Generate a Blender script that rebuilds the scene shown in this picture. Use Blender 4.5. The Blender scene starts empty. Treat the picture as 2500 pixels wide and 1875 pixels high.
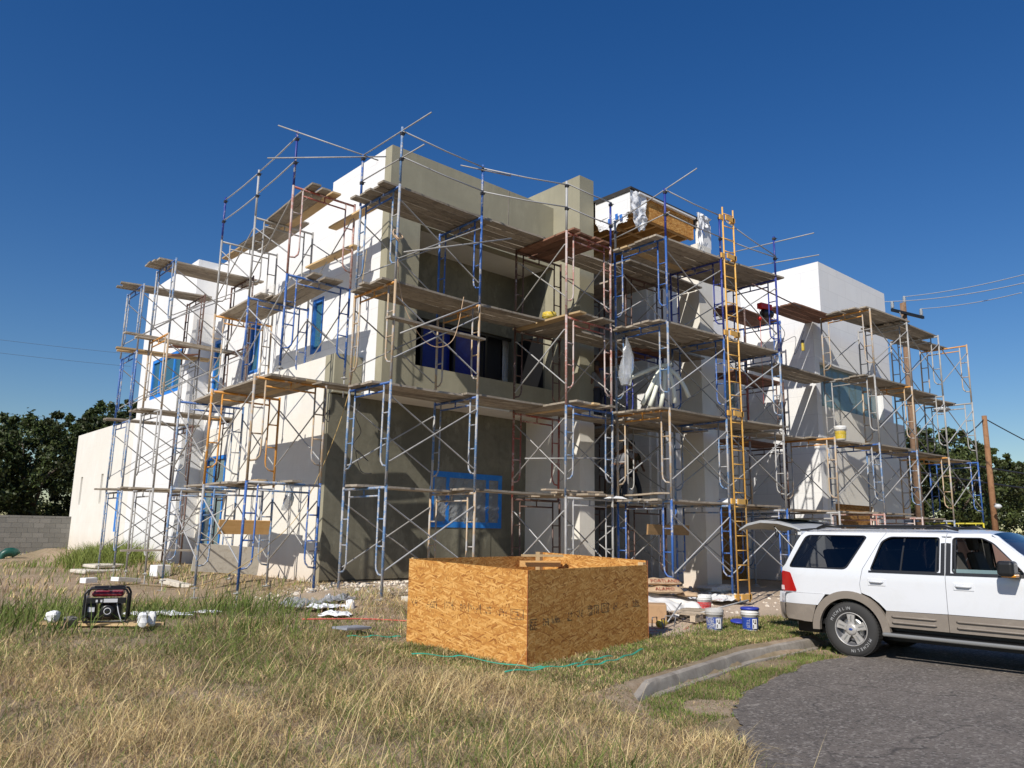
import bpy, bmesh, math, random
import numpy as np
from mathutils import Vector, Matrix, noise as mnoise
from mathutils.geometry import delaunay_2d_cdt
random.seed(7); rng = np.random.default_rng(11)
sc = bpy.context.scene
COL = sc.collection
R = math.radians

# ------------------------------------------------------------------ camera
cd = bpy.data.cameras.new('camera'); cam = bpy.data.objects.new('camera', cd); COL.objects.link(cam); sc.camera = cam
rot = Matrix(((0.7457648, -0.13632444, -0.65211234), (-0.66601509, -0.1289248, -0.73471239), (0.0160858, 0.9822393, -0.18694171)))
cam.matrix_world = Matrix.Translation((0, 0, 1.7)) @ rot.to_4x4()
cd.sensor_width = 36.0; cd.lens = 1906.24 / 2500 * 36; cd.clip_start = 0.05; cd.clip_end = 3000

# ------------------------------------------------------------------ light
SUN_EL, SUN_AZ = 40.0, 20.5          # the sun stands behind the left shoulder
S = Vector((-math.cos(R(SUN_AZ)) * math.cos(R(SUN_EL)), -math.sin(R(SUN_AZ)) * math.cos(R(SUN_EL)), math.sin(R(SUN_EL))))
sd = bpy.data.lights.new('sun', 'SUN'); sd.energy = 4.9; sd.angle = R(0.5); sd.color = (1.0, 0.945, 0.86)
so = bpy.data.objects.new('sun', sd); COL.objects.link(so); so.rotation_euler = (-S).to_track_quat('-Z', 'Y').to_euler(); so.location = (0, 0, 60)
w = bpy.data.worlds.new('World'); sc.world = w; w.use_nodes = True
wn = w.node_tree; wn.nodes.clear()
sky = wn.nodes.new('ShaderNodeTexSky'); sky.sky_type = 'NISHITA'; sky.sun_disc = False
sky.sun_elevation = R(SUN_EL); sky.sun_rotation = math.atan2(S.x, S.y)
sky.altitude = 0; sky.air_density = 1.25; sky.dust_density = 0.15; sky.ozone_density = 5.0
bg = wn.nodes.new('ShaderNodeBackground'); bg.inputs['Strength'].default_value = 0.086
wo = wn.nodes.new('ShaderNodeOutputWorld')
hs = wn.nodes.new('ShaderNodeHueSaturation'); hs.inputs['Saturation'].default_value = 1.30; hs.inputs['Hue'].default_value = 0.512; hs.inputs['Value'].default_value = 1.0
wn.links.new(sky.outputs[0], hs.inputs['Color']); wn.links.new(hs.outputs[0], bg.inputs['Color']); wn.links.new(bg.outputs[0], wo.inputs['Surface'])
vs = sc.view_settings; vs.view_transform = 'Standard'; vs.look = 'None'; vs.exposure = 0.0; vs.gamma = 1.0; vs.use_curve_mapping = False
sc.cycles.max_bounces = 6; sc.cycles.transparent_max_bounces = 12
sc.cycles.use_adaptive_sampling = True

# ------------------------------------------------------------------ materials
MATS = {}
def mat(name, col, rough=0.7, metal=0.0, spec=0.5):
    if name in MATS: return MATS[name]
    m = bpy.data.materials.new(name); m.use_nodes = True; MATS[name] = m
    b = m.node_tree.nodes['Principled BSDF']
    b.inputs['Base Color'].default_value = (*col, 1); b.inputs['Roughness'].default_value = rough
    b.inputs['Metallic'].default_value = metal; b.inputs['Specular IOR Level'].default_value = spec
    return m
class NT:
    def __init__(s, m): s.m = m; s.t = m.node_tree; s.b = s.t.nodes['Principled BSDF']
    def n(s, typ, **kw):
        nd = s.t.nodes.new(typ)
        for k, v in kw.items():
            if k.startswith('i_'): nd.inputs[k[2:].replace('_', ' ')].default_value = v
            else: setattr(nd, k, v)
        return nd
    def l(s, a, b): s.t.links.new(a, b)
    def coord(s, kind='Object', scale=(1, 1, 1)):
        tc = s.n('ShaderNodeTexCoord') if kind != 'World' else s.n('ShaderNodeNewGeometry')
        mp = s.n('ShaderNodeMapping'); mp.inputs['Scale'].default_value = scale
        s.l(tc.outputs[kind if kind != 'World' else 'Position'], mp.inputs['Vector']); return mp.outputs[0]
    def noise(s, vec, scale, detail=4, rough=0.55, dist=0.0):
        nd = s.n('ShaderNodeTexNoise'); nd.inputs['Scale'].default_value = scale; nd.inputs['Detail'].default_value = detail
        nd.inputs['Roughness'].default_value = rough; nd.inputs['Distortion'].default_value = dist
        s.l(vec, nd.inputs['Vector']); return nd.outputs['Fac']
    def ramp(s, fac, stops):
        r = s.n('ShaderNodeValToRGB'); s.l(fac, r.inputs['Fac']); e = r.color_ramp.elements
        while len(e) < len(stops): e.new(0.5)
        for el, (p, c) in zip(e, stops):
            el.position = p; el.color = (*c, 1) if hasattr(c, '__len__') else (c, c, c, 1)
        return r.outputs['Color']
    def mix(s, fac, a, b, mode='MIX'):
        x = s.n('ShaderNodeMix', data_type='RGBA', blend_type=mode)
        for idx, v in ((0, fac), (6, a), (7, b)):
            if hasattr(v, 'is_linked') or hasattr(v, 'links'): s.l(v, x.inputs[idx])
            elif idx == 0: x.inputs[0].default_value = v
            else: x.inputs[idx].default_value = (*v, 1)
        return x.outputs[2]
    def bump(s, h, strength=0.3, dist=0.01):
        b = s.n('ShaderNodeBump'); b.inputs['Strength'].default_value = strength; b.inputs['Distance'].default_value = dist
        s.l(h, b.inputs['Height']); s.l(b.outputs[0], s.b.inputs['Normal'])
    def base(s, c): s.l(c, s.b.inputs['Base Color'])
def math_node(nt, op, a, b=None):
    n = nt.n('ShaderNodeMath', operation=op)
    for i, v in enumerate((a, b)):
        if v is None: continue
        if hasattr(v, 'links'): nt.l(v, n.inputs[i])
        else: n.inputs[i].default_value = v
    return n.outputs[0]

def stucco_mat(name, c1, c2, seam=0.0, mott=1.0):
    m = mat(name, c1, 0.9, spec=0.2); t = NT(m); v = t.coord('World')
    n1 = t.noise(v, 0.55, 5, 0.6, 0.6); n2 = t.noise(v, 3.2, 5, 0.65, 1.2); n3 = t.noise(v, 60, 3)
    c = t.mix(t.ramp(n1, [(0.35, 0), (0.7, 1)]), c1, c2)
    c = t.mix(math_node(t, 'MULTIPLY', t.ramp(n2, [(0.45, 0), (0.75, 1)]), 0.35 * mott), c, tuple(x * 0.8 for x in c1))
    n4 = t.noise(t.coord('World', (1.6, 1.6, 0.8)), 0.9, 7, 0.72, 0.2)
    c = t.mix(math_node(t, 'MULTIPLY', t.ramp(n4, [(0.54, 0), (0.60, 1)]), 0.20 * mott), c, tuple(min(1, x * 1.4) for x in c2))
    n5 = t.noise(t.coord('World', (5, 5, 0.5)), 1.1, 5, 0.6, 0.2)
    c = t.mix(math_node(t, 'MULTIPLY', t.ramp(n5, [(0.52, 0), (0.70, 1)]), 0.16 * mott), c, tuple(x * 0.62 for x in c1))
    # splashed red-brown soil near the ground
    sp = t.n('ShaderNodeSeparateXYZ'); t.l(v, sp.inputs[0])
    if seam:
        br = t.n('ShaderNodeTexBrick'); cx = t.n('ShaderNodeCombineXYZ')
        t.l(math_node(t, 'ADD', sp.outputs[0], sp.outputs[1]), cx.inputs[0]); t.l(sp.outputs[2], cx.inputs[1]); t.l(cx.outputs[0], br.inputs['Vector'])
        br.inputs['Scale'].default_value = 1.0; br.inputs['Brick Width'].default_value = 1.22; br.inputs['Row Height'].default_value = 0.61
        br.inputs['Mortar Size'].default_value = 0.012; br.inputs['Mortar Smooth'].default_value = 0.6
        br.inputs['Color1'].default_value = (1, 1, 1, 1); br.inputs['Color2'].default_value = (0.955, 0.96, 0.97, 1); br.inputs['Mortar'].default_value = (0.86, 0.86, 0.87, 1)
        c = t.mix(seam, c, br.outputs['Color'], 'MULTIPLY')
    mr = t.n('ShaderNodeMapRange'); t.l(math_node(t, 'ADD', sp.outputs[2], math_node(t, 'MULTIPLY', n2, 0.5)), mr.inputs[0])
    mr.inputs[1].default_value = 0.75; mr.inputs[2].default_value = 1.75; mr.inputs[3].default_value = 0.5; mr.inputs[4].default_value = 0.0
    c = t.mix(mr.outputs[0], c, (0.62 * c1[0] / 0.78, 0.48 * c1[1] / 0.77, 0.36 * c1[2] / 0.72))
    t.base(c); t.bump(math_node(t, 'ADD', n3, n2), 0.18, 0.012); return m
stucco_mat('white_base_coat', (0.75, 0.715, 0.64), (0.79, 0.765, 0.70), 0.2, 0.45)
stucco_mat('white_foam_board', (0.78, 0.78, 0.775), (0.82, 0.81, 0.79), 1.0, 0.35)
stucco_mat('grey_render', (0.37, 0.345, 0.25), (0.29, 0.272, 0.20), 0.0, 1.3)
stucco_mat('grey_render_wet_shaded', (0.15, 0.143, 0.108), (0.25, 0.237, 0.18), 0.0, 1.8)  # darker copy of the grey render, shade mixed into its wet colour
stucco_mat('shaded_base_coat', (0.20, 0.195, 0.185), (0.27, 0.265, 0.25), 0.0, 1.0)  # base coat darkened to carry the entry's shade in its colour
stucco_mat('pink_stucco', (0.42, 0.27, 0.21), (0.38, 0.245, 0.19), 0.0, 0.6)

def wood(name, c1, c2, axis=0, scale=1.0, stain=0.5):
    m = mat(name, c1, 0.85, spec=0.2); t = NT(m); oi = t.n('ShaderNodeObjectInfo')
    sc3 = [2.2, 26, 26] if axis == 0 else ([26, 2.2, 26] if axis == 1 else [26, 26, 2.2])
    tc = t.n('ShaderNodeTexCoord'); off = t.n('ShaderNodeVectorMath', operation='MULTIPLY_ADD')
    cb = t.n('ShaderNodeCombineXYZ'); 
    for i in range(3): t.l(oi.outputs['Random'], cb.inputs[i])
    t.l(cb.outputs[0], off.inputs[0]); off.inputs[1].default_value = (37, 19, 53); t.l(tc.outputs['Object'], off.inputs[2])
    mp = t.n('ShaderNodeMapping'); mp.inputs['Scale'].default_value = [x * scale for x in sc3]; t.l(off.outputs[0], mp.inputs[0])
    g = t.noise(mp.outputs[0], 1.0, 6, 0.65, 0.6); bl = t.noise(off.outputs[0], 5.0, 5, 0.7, 1.0)
    c = t.mix(t.ramp(g, [(0.3, 0), (0.7, 1)]), c1, c2)
    c = t.mix(math_node(t, 'MULTIPLY', t.ramp(bl, [(0.5, 0), (0.62, 1)]), stain), c, tuple(x * 0.55 for x in c1))
    hv = t.n('ShaderNodeHueSaturation'); t.l(c, hv.inputs['Color'])
    mr = t.n('ShaderNodeMapRange'); t.l(oi.outputs['Random'], mr.inputs[0]); mr.inputs[3].default_value = 0.72; mr.inputs[4].default_value = 1.25
    t.l(mr.outputs[0], hv.inputs['Value']); t.base(hv.outputs[0]); t.bump(g, 0.35, 0.004); return m
wood('weathered_plank', (0.27, 0.225, 0.175), (0.42, 0.37, 0.30)); wood('fresh_plank', (0.50, 0.35, 0.18), (0.60, 0.44, 0.25), stain=0.2)
wood('red_brown_plank', (0.20, 0.10, 0.065), (0.28, 0.15, 0.10)); wood('orange_lumber', (0.58, 0.32, 0.11), (0.66, 0.40, 0.17), stain=0.15)
wood('joist_lumber', (0.42, 0.25, 0.11), (0.52, 0.33, 0.16), stain=0.3); wood('pole_timber', (0.16, 0.095, 0.055), (0.24, 0.155, 0.10), axis=2, scale=0.6)
wood('red_pole_timber', (0.24, 0.12, 0.06), (0.31, 0.17, 0.09), axis=2, scale=0.6)
wood('pallet_wood', (0.36, 0.29, 0.21), (0.46, 0.38, 0.29))

def paint(name, c, worn=(0.40, 0.39, 0.38), amount=0.5, rough=0.5):
    m = mat(name, c, rough); t = NT(m); v = t.coord('World'); oi = t.n('ShaderNodeObjectInfo')
    a = t.noise(v, 3.0, 4, 0.7, 0.5); b = t.noise(v, 26, 5, 0.75, 0.8)
    f = math_node(t, 'ADD', math_node(t, 'MULTIPLY', a, 0.55), math_node(t, 'MULTIPLY', b, 0.45))
    lo = 0.60 - 0.22 * amount
    c2 = t.mix(t.ramp(f, [(lo, 0), (lo + 0.05, 1)]), c, worn)
    r = t.ramp(b, [(0.62, 0), (0.66, 1)]); c2 = t.mix(math_node(t, 'MULTIPLY', r, 0.6), c2, (0.16, 0.08, 0.05))
    t.base(c2); t.bump(b, 0.25, 0.004); return m
paint('blue_paint', (0.03, 0.11, 0.36), amount=0.35); paint('deep_blue_paint', (0.018, 0.035, 0.24), amount=0.25)
paint('pale_blue_paint', (0.11, 0.21, 0.38), amount=0.6); paint('orange_paint', (0.62, 0.28, 0.05), amount=0.3, worn=(0.50, 0.40, 0.30))
paint('yellow_paint', (0.55, 0.47, 0.03), amount=0.3); paint('red_paint', (0.34, 0.085, 0.06), amount=0.4, worn=(0.48, 0.36, 0.33))
paint('pink_paint', (0.42, 0.20, 0.16), amount=0.6, worn=(0.50, 0.42, 0.39)); paint('plaster_grey_paint', (0.33, 0.32, 0.30), amount=0.5)
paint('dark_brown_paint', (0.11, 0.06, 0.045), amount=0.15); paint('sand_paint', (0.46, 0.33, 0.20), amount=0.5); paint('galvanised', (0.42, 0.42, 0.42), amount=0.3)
paint('ladder_orange', (0.72, 0.40, 0.09), amount=0.25, worn=(0.55, 0.42, 0.25))

def osb(name, tint=1.0):
    m = mat(name, (0.6, 0.35, 0.12), 0.75, spec=0.25); t = NT(m); v = t.coord('Object')
    c = None; hh = None
    wv = t.n('ShaderNodeTexNoise'); wv.inputs['Scale'].default_value = 1.7; t.l(v, wv.inputs['Vector'])
    for k, (ang, sx, sy) in enumerate(((0.15, 9, 50), (0.9, 9.5, 55), (-0.5, 8, 46), (1.5, 11, 62), (-1.05, 9.5, 53), (0.45, 8.5, 50), (-0.2, 9.5, 55))):
        sp = t.n('ShaderNodeSeparateXYZ'); t.l(v, sp.inputs[0]); cx = t.n('ShaderNodeCombineXYZ')
        t.l(math_node(t, 'ADD', sp.outputs[0], sp.outputs[1]), cx.inputs[0]); t.l(sp.outputs[2], cx.inputs[1]); cx.inputs[2].default_value = k * 7.3
        rt = t.n('ShaderNodeVectorRotate', rotation_type='Z_AXIS'); rt.inputs['Angle'].default_value = ang; t.l(cx.outputs[0], rt.inputs['Vector'])
        mp = t.n('ShaderNodeMapping'); mp.inputs['Scale'].default_value = (sx, sy, 1); t.l(rt.outputs[0], mp.inputs[0])
        vo = t.n('ShaderNodeTexVoronoi', voronoi_dimensions='2D'); vo.inputs['Scale'].default_value = 1.0; vo.inputs['Randomness'].default_value = 1.0; t.l(mp.outputs[0], vo.inputs['Vector'])
        s2 = t.n('ShaderNodeSeparateColor'); t.l(vo.outputs['Color'], s2.inputs[0])
        cc = t.ramp(s2.outputs[0], [(0.0, (0.30 * tint, 0.115 * tint, 0.026 * tint)), (0.10, (0.42 * tint, 0.175 * tint, 0.04 * tint)), (0.55, (0.57 * tint, 0.275 * tint, 0.068 * tint)), (1.0, (0.72 * tint, 0.41 * tint, 0.135 * tint))])
        h = s2.outputs[2]
        if c is None: c = cc; hh = h
        else:
            f = math_node(t, 'GREATER_THAN', s2.outputs[1], 0.62); c = t.mix(f, c, cc)
            mm = t.n('ShaderNodeMix', data_type='FLOAT'); t.l(f, mm.inputs[0]); t.l(hh, mm.inputs[2]); t.l(h, mm.inputs[3]); hh = mm.outputs[0]
    t.base(c); t.bump(hh, 0.9, 0.008); return m
osb('osb_panel'); osb('osb_board_dark', 0.62)
mat('black_print', (0.05, 0.035, 0.025), 0.8); mat('osb_edge', (0.42, 0.13, 0.05), 0.8)

m = mat('asphalt', (0.1, 0.095, 0.09), 0.9); t = NT(m); v = t.coord('World')
a = t.noise(v, 0.9, 6, 0.65, 1.0); b = t.noise(v, 5.5, 6, 0.7, 1.5); g = t.noise(v, 62, 4, 0.8); st = t.coord('World', (3, 9, 1)); d = t.noise(st, 1.6, 5, 0.7, 0.3)
c = t.mix(t.ramp(a, [(0.35, 0), (0.65, 1)]), (0.10, 0.083, 0.069), (0.160, 0.134, 0.112)); c = t.mix(math_node(t, 'MULTIPLY', t.ramp(g, [(0.4, 0), (0.65, 1)]), 0.6), c, (0.30, 0.262, 0.225))
c = t.mix(math_node(t, 'MULTIPLY', t.ramp(d, [(0.60, 0), (0.64, 1)]), 0.6), c, (0.42, 0.38, 0.33)); c = t.mix(math_node(t, 'MULTIPLY', t.ramp(b, [(0.28, 1), (0.42, 0)]), 0.5), c, (0.06, 0.055, 0.055))
e1 = t.noise(t.coord('World', (0.25, 1.6, 1)), 1.1, 4, 0.6, 0.6); c = t.mix(math_node(t, 'MULTIPLY', t.ramp(e1, [(0.50, 0), (0.62, 1)]), 0.22), c, (0.075, 0.066, 0.062))
wv = t.n('ShaderNodeTexNoise'); wv.inputs['Scale'].default_value = 1.2; t.l(v, wv.inputs['Vector']); ad = t.n('ShaderNodeVectorMath', operation='ADD'); t.l(v, ad.inputs[0]); t.l(wv.outputs['Color'], ad.inputs[1])
vo = t.n('ShaderNodeTexVoronoi', feature='DISTANCE_TO_EDGE'); vo.inputs['Scale'].default_value = 0.42; t.l(ad.outputs[0], vo.inputs['Vector'])
ck = math_node(t, 'MULTIPLY', t.ramp(vo.outputs['Distance'], [(0.0, 1), (0.012, 0)]), t.ramp(a, [(0.42, 0), (0.55, 1)])); c = t.mix(math_node(t, 'MULTIPLY', ck, 0.7), c, (0.035, 0.03, 0.028))
v3 = t.n('ShaderNodeTexVoronoi'); v3.inputs['Scale'].default_value = 38; t.l(v, v3.inputs['Vector']); s3 = t.n('ShaderNodeSeparateColor'); t.l(v3.outputs['Color'], s3.inputs[0]); c = t.mix(math_node(t, 'MULTIPLY', math_node(t, 'GREATER_THAN', s3.outputs[0], 0.86), 0.5), c, (0.36, 0.325, 0.285)); c = t.mix(math_node(t, 'MULTIPLY', math_node(t, 'LESS_THAN', s3.outputs[0], 0.15), 0.5), c, (0.045, 0.04, 0.037))
t.base(c); t.bump(math_node(t, 'ADD', g, b), 0.9, 0.015)

m = mat('soil', (0.35, 0.25, 0.17), 0.95, spec=0.1); t = NT(m); v = t.coord('World')
a = t.noise(v, 0.35, 5, 0.6, 0.8); b = t.noise(v, 6, 6, 0.75, 0.5); g = t.noise(v, 70, 3, 0.7)
c = t.mix(t.ramp(b, [(0.3, 0), (0.7, 1)]), (0.30, 0.205, 0.13), (0.50, 0.395, 0.285)); c = t.mix(math_node(t, 'MULTIPLY', t.ramp(a, [(0.42, 0), (0.6, 1)]), 0.6), c, (0.20, 0.165, 0.09))
at = t.n('ShaderNodeAttribute', attribute_name='pale'); c = t.mix(at.outputs['Fac'], c, t.mix(t.ramp(g, [(0.35, 0), (0.6, 1)]), (0.50, 0.37, 0.26), (0.66, 0.55, 0.43)))
t.base(c); t.bump(math_node(t, 'ADD', b, g), 0.7, 0.03)

m = mat('concrete', (0.38, 0.35, 0.31), 0.9, spec=0.2); t = NT(m); v = t.coord('World'); a = t.noise(v, 3, 6, 0.7, 0.7); g = t.noise(v, 90, 2)
c = t.mix(t.ramp(a, [(0.3, 0), (0.7, 1)]), (0.21, 0.18, 0.15), (0.40, 0.36, 0.305)); t.base(c); t.bump(math_node(t, 'ADD', a, g), 0.5, 0.01)
m = mat('block_concrete', (0.2, 0.195, 0.18), 0.92, spec=0.15); t = NT(m); v = t.coord('World'); oi = t.n('ShaderNodeObjectInfo'); g = t.noise(v, 45, 4, 0.7)
c = t.mix(oi.outputs['Random'], (0.155, 0.15, 0.135), (0.225, 0.215, 0.195)); c = t.mix(math_node(t, 'MULTIPLY', g, 0.4), c, (0.30, 0.29, 0.27)); t.base(c); t.bump(g, 0.5, 0.01)
mat('mortar', (0.30, 0.29, 0.27), 0.95)

m = mat('grass_blade', (0.2, 0.2, 0.08), 0.65, spec=0.25); t = NT(m); at = t.n('ShaderNodeAttribute', attribute_name='col'); t.base(at.outputs['Color'])
t.b.inputs['Transmission Weight'].default_value = 0.0
tr = t.n('ShaderNodeBsdfTranslucent'); t.l(at.outputs['Color'], tr.inputs['Color']); ms = t.n('ShaderNodeMixShader'); ms.inputs[0].default_value = 0.28
t.l(t.b.outputs[0], ms.inputs[1]); t.l(tr.outputs[0], ms.inputs[2]); t.l(ms.outputs[0], t.t.nodes['Material Output'].inputs['Surface'])
m = mat('tree_leaf', (0.05, 0.08, 0.025), 0.55, spec=0.4); t = NT(m); at = t.n('ShaderNodeAttribute', attribute_name='col'); t.base(at.outputs['Color'])
tr = t.n('ShaderNodeBsdfTranslucent'); t.l(at.outputs['Color'], tr.inputs['Color']); ms = t.n('ShaderNodeMixShader'); ms.inputs[0].default_value = 0.2
t.l(t.b.outputs[0], ms.inputs[1]); t.l(tr.outputs[0], ms.inputs[2]); t.l(ms.outputs[0], t.t.nodes['Material Output'].inputs['Surface'])
m = mat('bark', (0.11, 0.085, 0.06), 0.95); t = NT(m); v = t.coord('World', (6, 6, 1.2)); a = t.noise(v, 2, 5, 0.7); t.base(t.mix(a, (0.06, 0.045, 0.035), (0.17, 0.135, 0.10))); t.bump(a, 0.8, 0.03)

def dirty(name, c, c2, rough=0.5, scale=6, lo=0.5, hi=0.68, metal=0.0, bump=0.1, amt=0.8, spec=0.5):
    m = mat(name, c, rough, metal, spec); t = NT(m); v = t.coord('World'); a = t.noise(v, scale, 6, 0.7, 0.8)
    t.base(t.mix(math_node(t, 'MULTIPLY', t.ramp(a, [(lo, 0), (hi, 1)]), amt), c, c2)); t.bump(a, bump, 0.006); return m
dirty('white_foam', (0.80, 0.80, 0.80), (0.62, 0.60, 0.56), 0.85); dirty('house_wrap', (0.80, 0.81, 0.83), (0.68, 0.69, 0.72), 0.5, 9, bump=0.8)
dirty('blue_tape', (0.02, 0.14, 0.50), (0.06, 0.24, 0.60), 0.6, 4); dirty('bright_blue_tape', (0.015, 0.20, 0.66), (0.06, 0.30, 0.72), 0.6, 4)
dirty('blue_film', (0.006, 0.018, 0.22), (0.012, 0.04, 0.32), 0.25, 2.5, bump=0.5); mat('dark_opening', (0.018, 0.018, 0.02), 0.6)
dirty('roof_felt', (0.03, 0.028, 0.026), (0.06, 0.05, 0.045), 0.9); dirty('tarp_white', (0.74, 0.73, 0.70), (0.58, 0.52, 0.45), 0.6, 5, bump=0.6)
dirty('cement_paper', (0.47, 0.33, 0.20), (0.36, 0.24, 0.15), 0.8, 12, bump=0.7); dirty('cardboard', (0.45, 0.28, 0.15), (0.36, 0.22, 0.12), 0.85)
mat('red_print', (0.45, 0.07, 0.04), 0.8); mat('faded_red_print', (0.72, 0.36, 0.34), 0.8)
dirty('bucket_white', (0.70, 0.69, 0.66), (0.42, 0.40, 0.37), 0.45, 14); dirty('bucket_blue_print', (0.02, 0.06, 0.34), (0.05, 0.10, 0.36), 0.45, 14)
dirty('bucket_blue_worn', (0.04, 0.08, 0.30), (0.42, 0.42, 0.42), 0.6, 16, 0.45, 0.55); dirty('bucket_grey', (0.42, 0.41, 0.39), (0.58, 0.56, 0.52), 0.7, 14)
dirty('bucket_red_print', (0.50, 0.05, 0.05), (0.60, 0.35, 0.33), 0.5, 14); dirty('bucket_yellow', (0.60, 0.43, 0.03), (0.66, 0.60, 0.40), 0.5, 18)
mat('lid_blue', (0.03, 0.05, 0.36), 0.45); mat('white_print', (0.8, 0.8, 0.8), 0.6); dirty('meter_box_lid', (0.28, 0.29, 0.32), (0.4, 0.4, 0.42), 0.6)
mat('green_strap', (0.03, 0.30, 0.20), 0.5); mat('green_metal', (0.01, 0.07, 0.05), 0.4); mat('orange_cord', (0.62, 0.42, 0.16), 0.6); mat('red_cord', (0.60, 0.12, 0.09), 0.6)
mat('rope', (0.55, 0.38, 0.24), 0.9); mat('black_cord', (0.03, 0.03, 0.035), 0.6); mat('white_pvc', (0.8, 0.8, 0.78), 0.5); mat('foam_tube', (0.78, 0.80, 0.70), 0.8)
dirty('limestone', (0.62, 0.57, 0.48), (0.44, 0.38, 0.30), 0.95, 8, bump=0.6); dirty('pale_rubble', (0.72, 0.65, 0.55), (0.50, 0.42, 0.33), 0.95, 12, bump=0.6)
# car
m = dirty('car_white_paint', (0.70, 0.715, 0.74), (0.60, 0.595, 0.58), 0.24, 2.2, 0.5, 0.8, bump=0.0, amt=0.5); m.node_tree.nodes['Principled BSDF'].inputs['Coat Weight'].default_value = 0.6; m.node_tree.nodes['Principled BSDF'].inputs['Coat Roughness'].default_value = 0.04
dirty('car_taupe_cladding', (0.235, 0.20, 0.165), (0.29, 0.25, 0.205), 0.5, 5, bump=0.02); mat('car_black_trim', (0.012, 0.012, 0.013), 0.4); None
dirty('dusty_grey_paint', (0.42, 0.43, 0.44), (0.33, 0.32, 0.30), 0.3, 3); mat('far_wire', (0.10, 0.16, 0.24), 0.6)
mat('rubber', (0.035, 0.034, 0.033), 0.85); mat('alloy', (0.50, 0.50, 0.49), 0.3, 0.85); dirty('dusty_alloy', (0.48, 0.465, 0.44), (0.30, 0.26, 0.22), 0.45, 18, metal=0.35); mat('tail_red', (0.42, 0.012, 0.012), 0.12, 0, 0.8)
mat('tail_white', (0.75, 0.6, 0.6), 0.15); mat('mirror_amber', (0.60, 0.24, 0.02), 0.2); mat('car_interior', (0.10, 0.095, 0.085), 0.8); mat('car_grey_metal', (0.27, 0.27, 0.26), 0.4, 0.4)
mat('oval_blue', (0.02, 0.06, 0.25), 0.3); mat('tyre_lettering', (0.42, 0.42, 0.42), 0.8)
mat('generator_black', (0.012, 0.012, 0.013), 0.35); dirty('generator_red', (0.22, 0.012, 0.02), (0.55, 0.18, 0.18), 0.35, 20); mat('machine_grey', (0.18, 0.18, 0.19), 0.4, 0.5); mat('label_silver', (0.60, 0.60, 0.62), 0.4)
mat('hoist_red', (0.65, 0.02, 0.02), 0.35); mat('insulator', (0.28, 0.30, 0.32), 0.3); mat('wire', (0.55, 0.56, 0.58), 0.5, 0.3); mat('black_wire', (0.02, 0.02, 0.022), 0.6); mat('lamp_white', (0.6, 0.62, 0.62), 0.4)
mat('skin', (0.13, 0.065, 0.04), 0.6); mat('shirt_grey', (0.17, 0.175, 0.19), 0.85); mat('jeans_dark', (0.025, 0.03, 0.045), 0.9); mat('black_hair', (0.01, 0.01, 0.01), 0.6); mat('boot_brown', (0.07, 0.045, 0.03), 0.8)
dirty('camo_shirt', (0.025, 0.023, 0.015), (0.06, 0.055, 0.035), 0.9, 9, 0.45, 0.5); mat('cap_dark', (0.03, 0.03, 0.035), 0.8)
def glass(name, tint, rough, alpha_mix):
    m = mat(name, tint, rough); t = NT(m); tp = t.n('ShaderNodeBsdfTransparent'); tp.inputs[0].default_value = (*[min(1, 0.75 + 0.25 * c) for c in tint], 1)
    gl = t.n('ShaderNodeBsdfGlossy'); gl.inputs['Roughness'].default_value = rough; gl.inputs['Color'].default_value = (0.9, 0.95, 1, 1)
    fr = t.n('ShaderNodeFresnel'); fr.inputs[0].default_value = 1.5; mx = t.n('ShaderNodeMixShader'); t.l(fr.outputs[0], mx.inputs[0]); t.l(tp.outputs[0], mx.inputs[1]); t.l(gl.outputs[0], mx.inputs[2])
    m2 = t.n('ShaderNodeMixShader'); m2.inputs[0].default_value = alpha_mix; t.l(mx.outputs[0], m2.inputs[1]); t.l(t.b.outputs[0], m2.inputs[2]); t.l(m2.outputs[0], t.t.nodes['Material Output'].inputs['Surface']); return m
glass('car_tinted_glass', (0.01, 0.012, 0.015), 0.02, 0.0); MATS['car_tinted_glass'].node_tree.nodes['Transparent BSDF'].inputs[0].default_value = (0.13, 0.14, 0.15, 1)
glass('clear_glass', (0.75, 0.85, 0.85), 0.02, 0.06); glass('plastic_film', (0.62, 0.64, 0.66), 0.2, 0.38); glass('green_window_glass', (0.28, 0.40, 0.40), 0.04, 0.55); glass('blue_window_glass', (0.05, 0.17, 0.25), 0.04, 0.7)
t = NT(MATS['plastic_film']); v = t.coord('World'); t.bump(t.noise(v, 9, 5, 0.7, 2.5), 1.0, 0.03)

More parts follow.
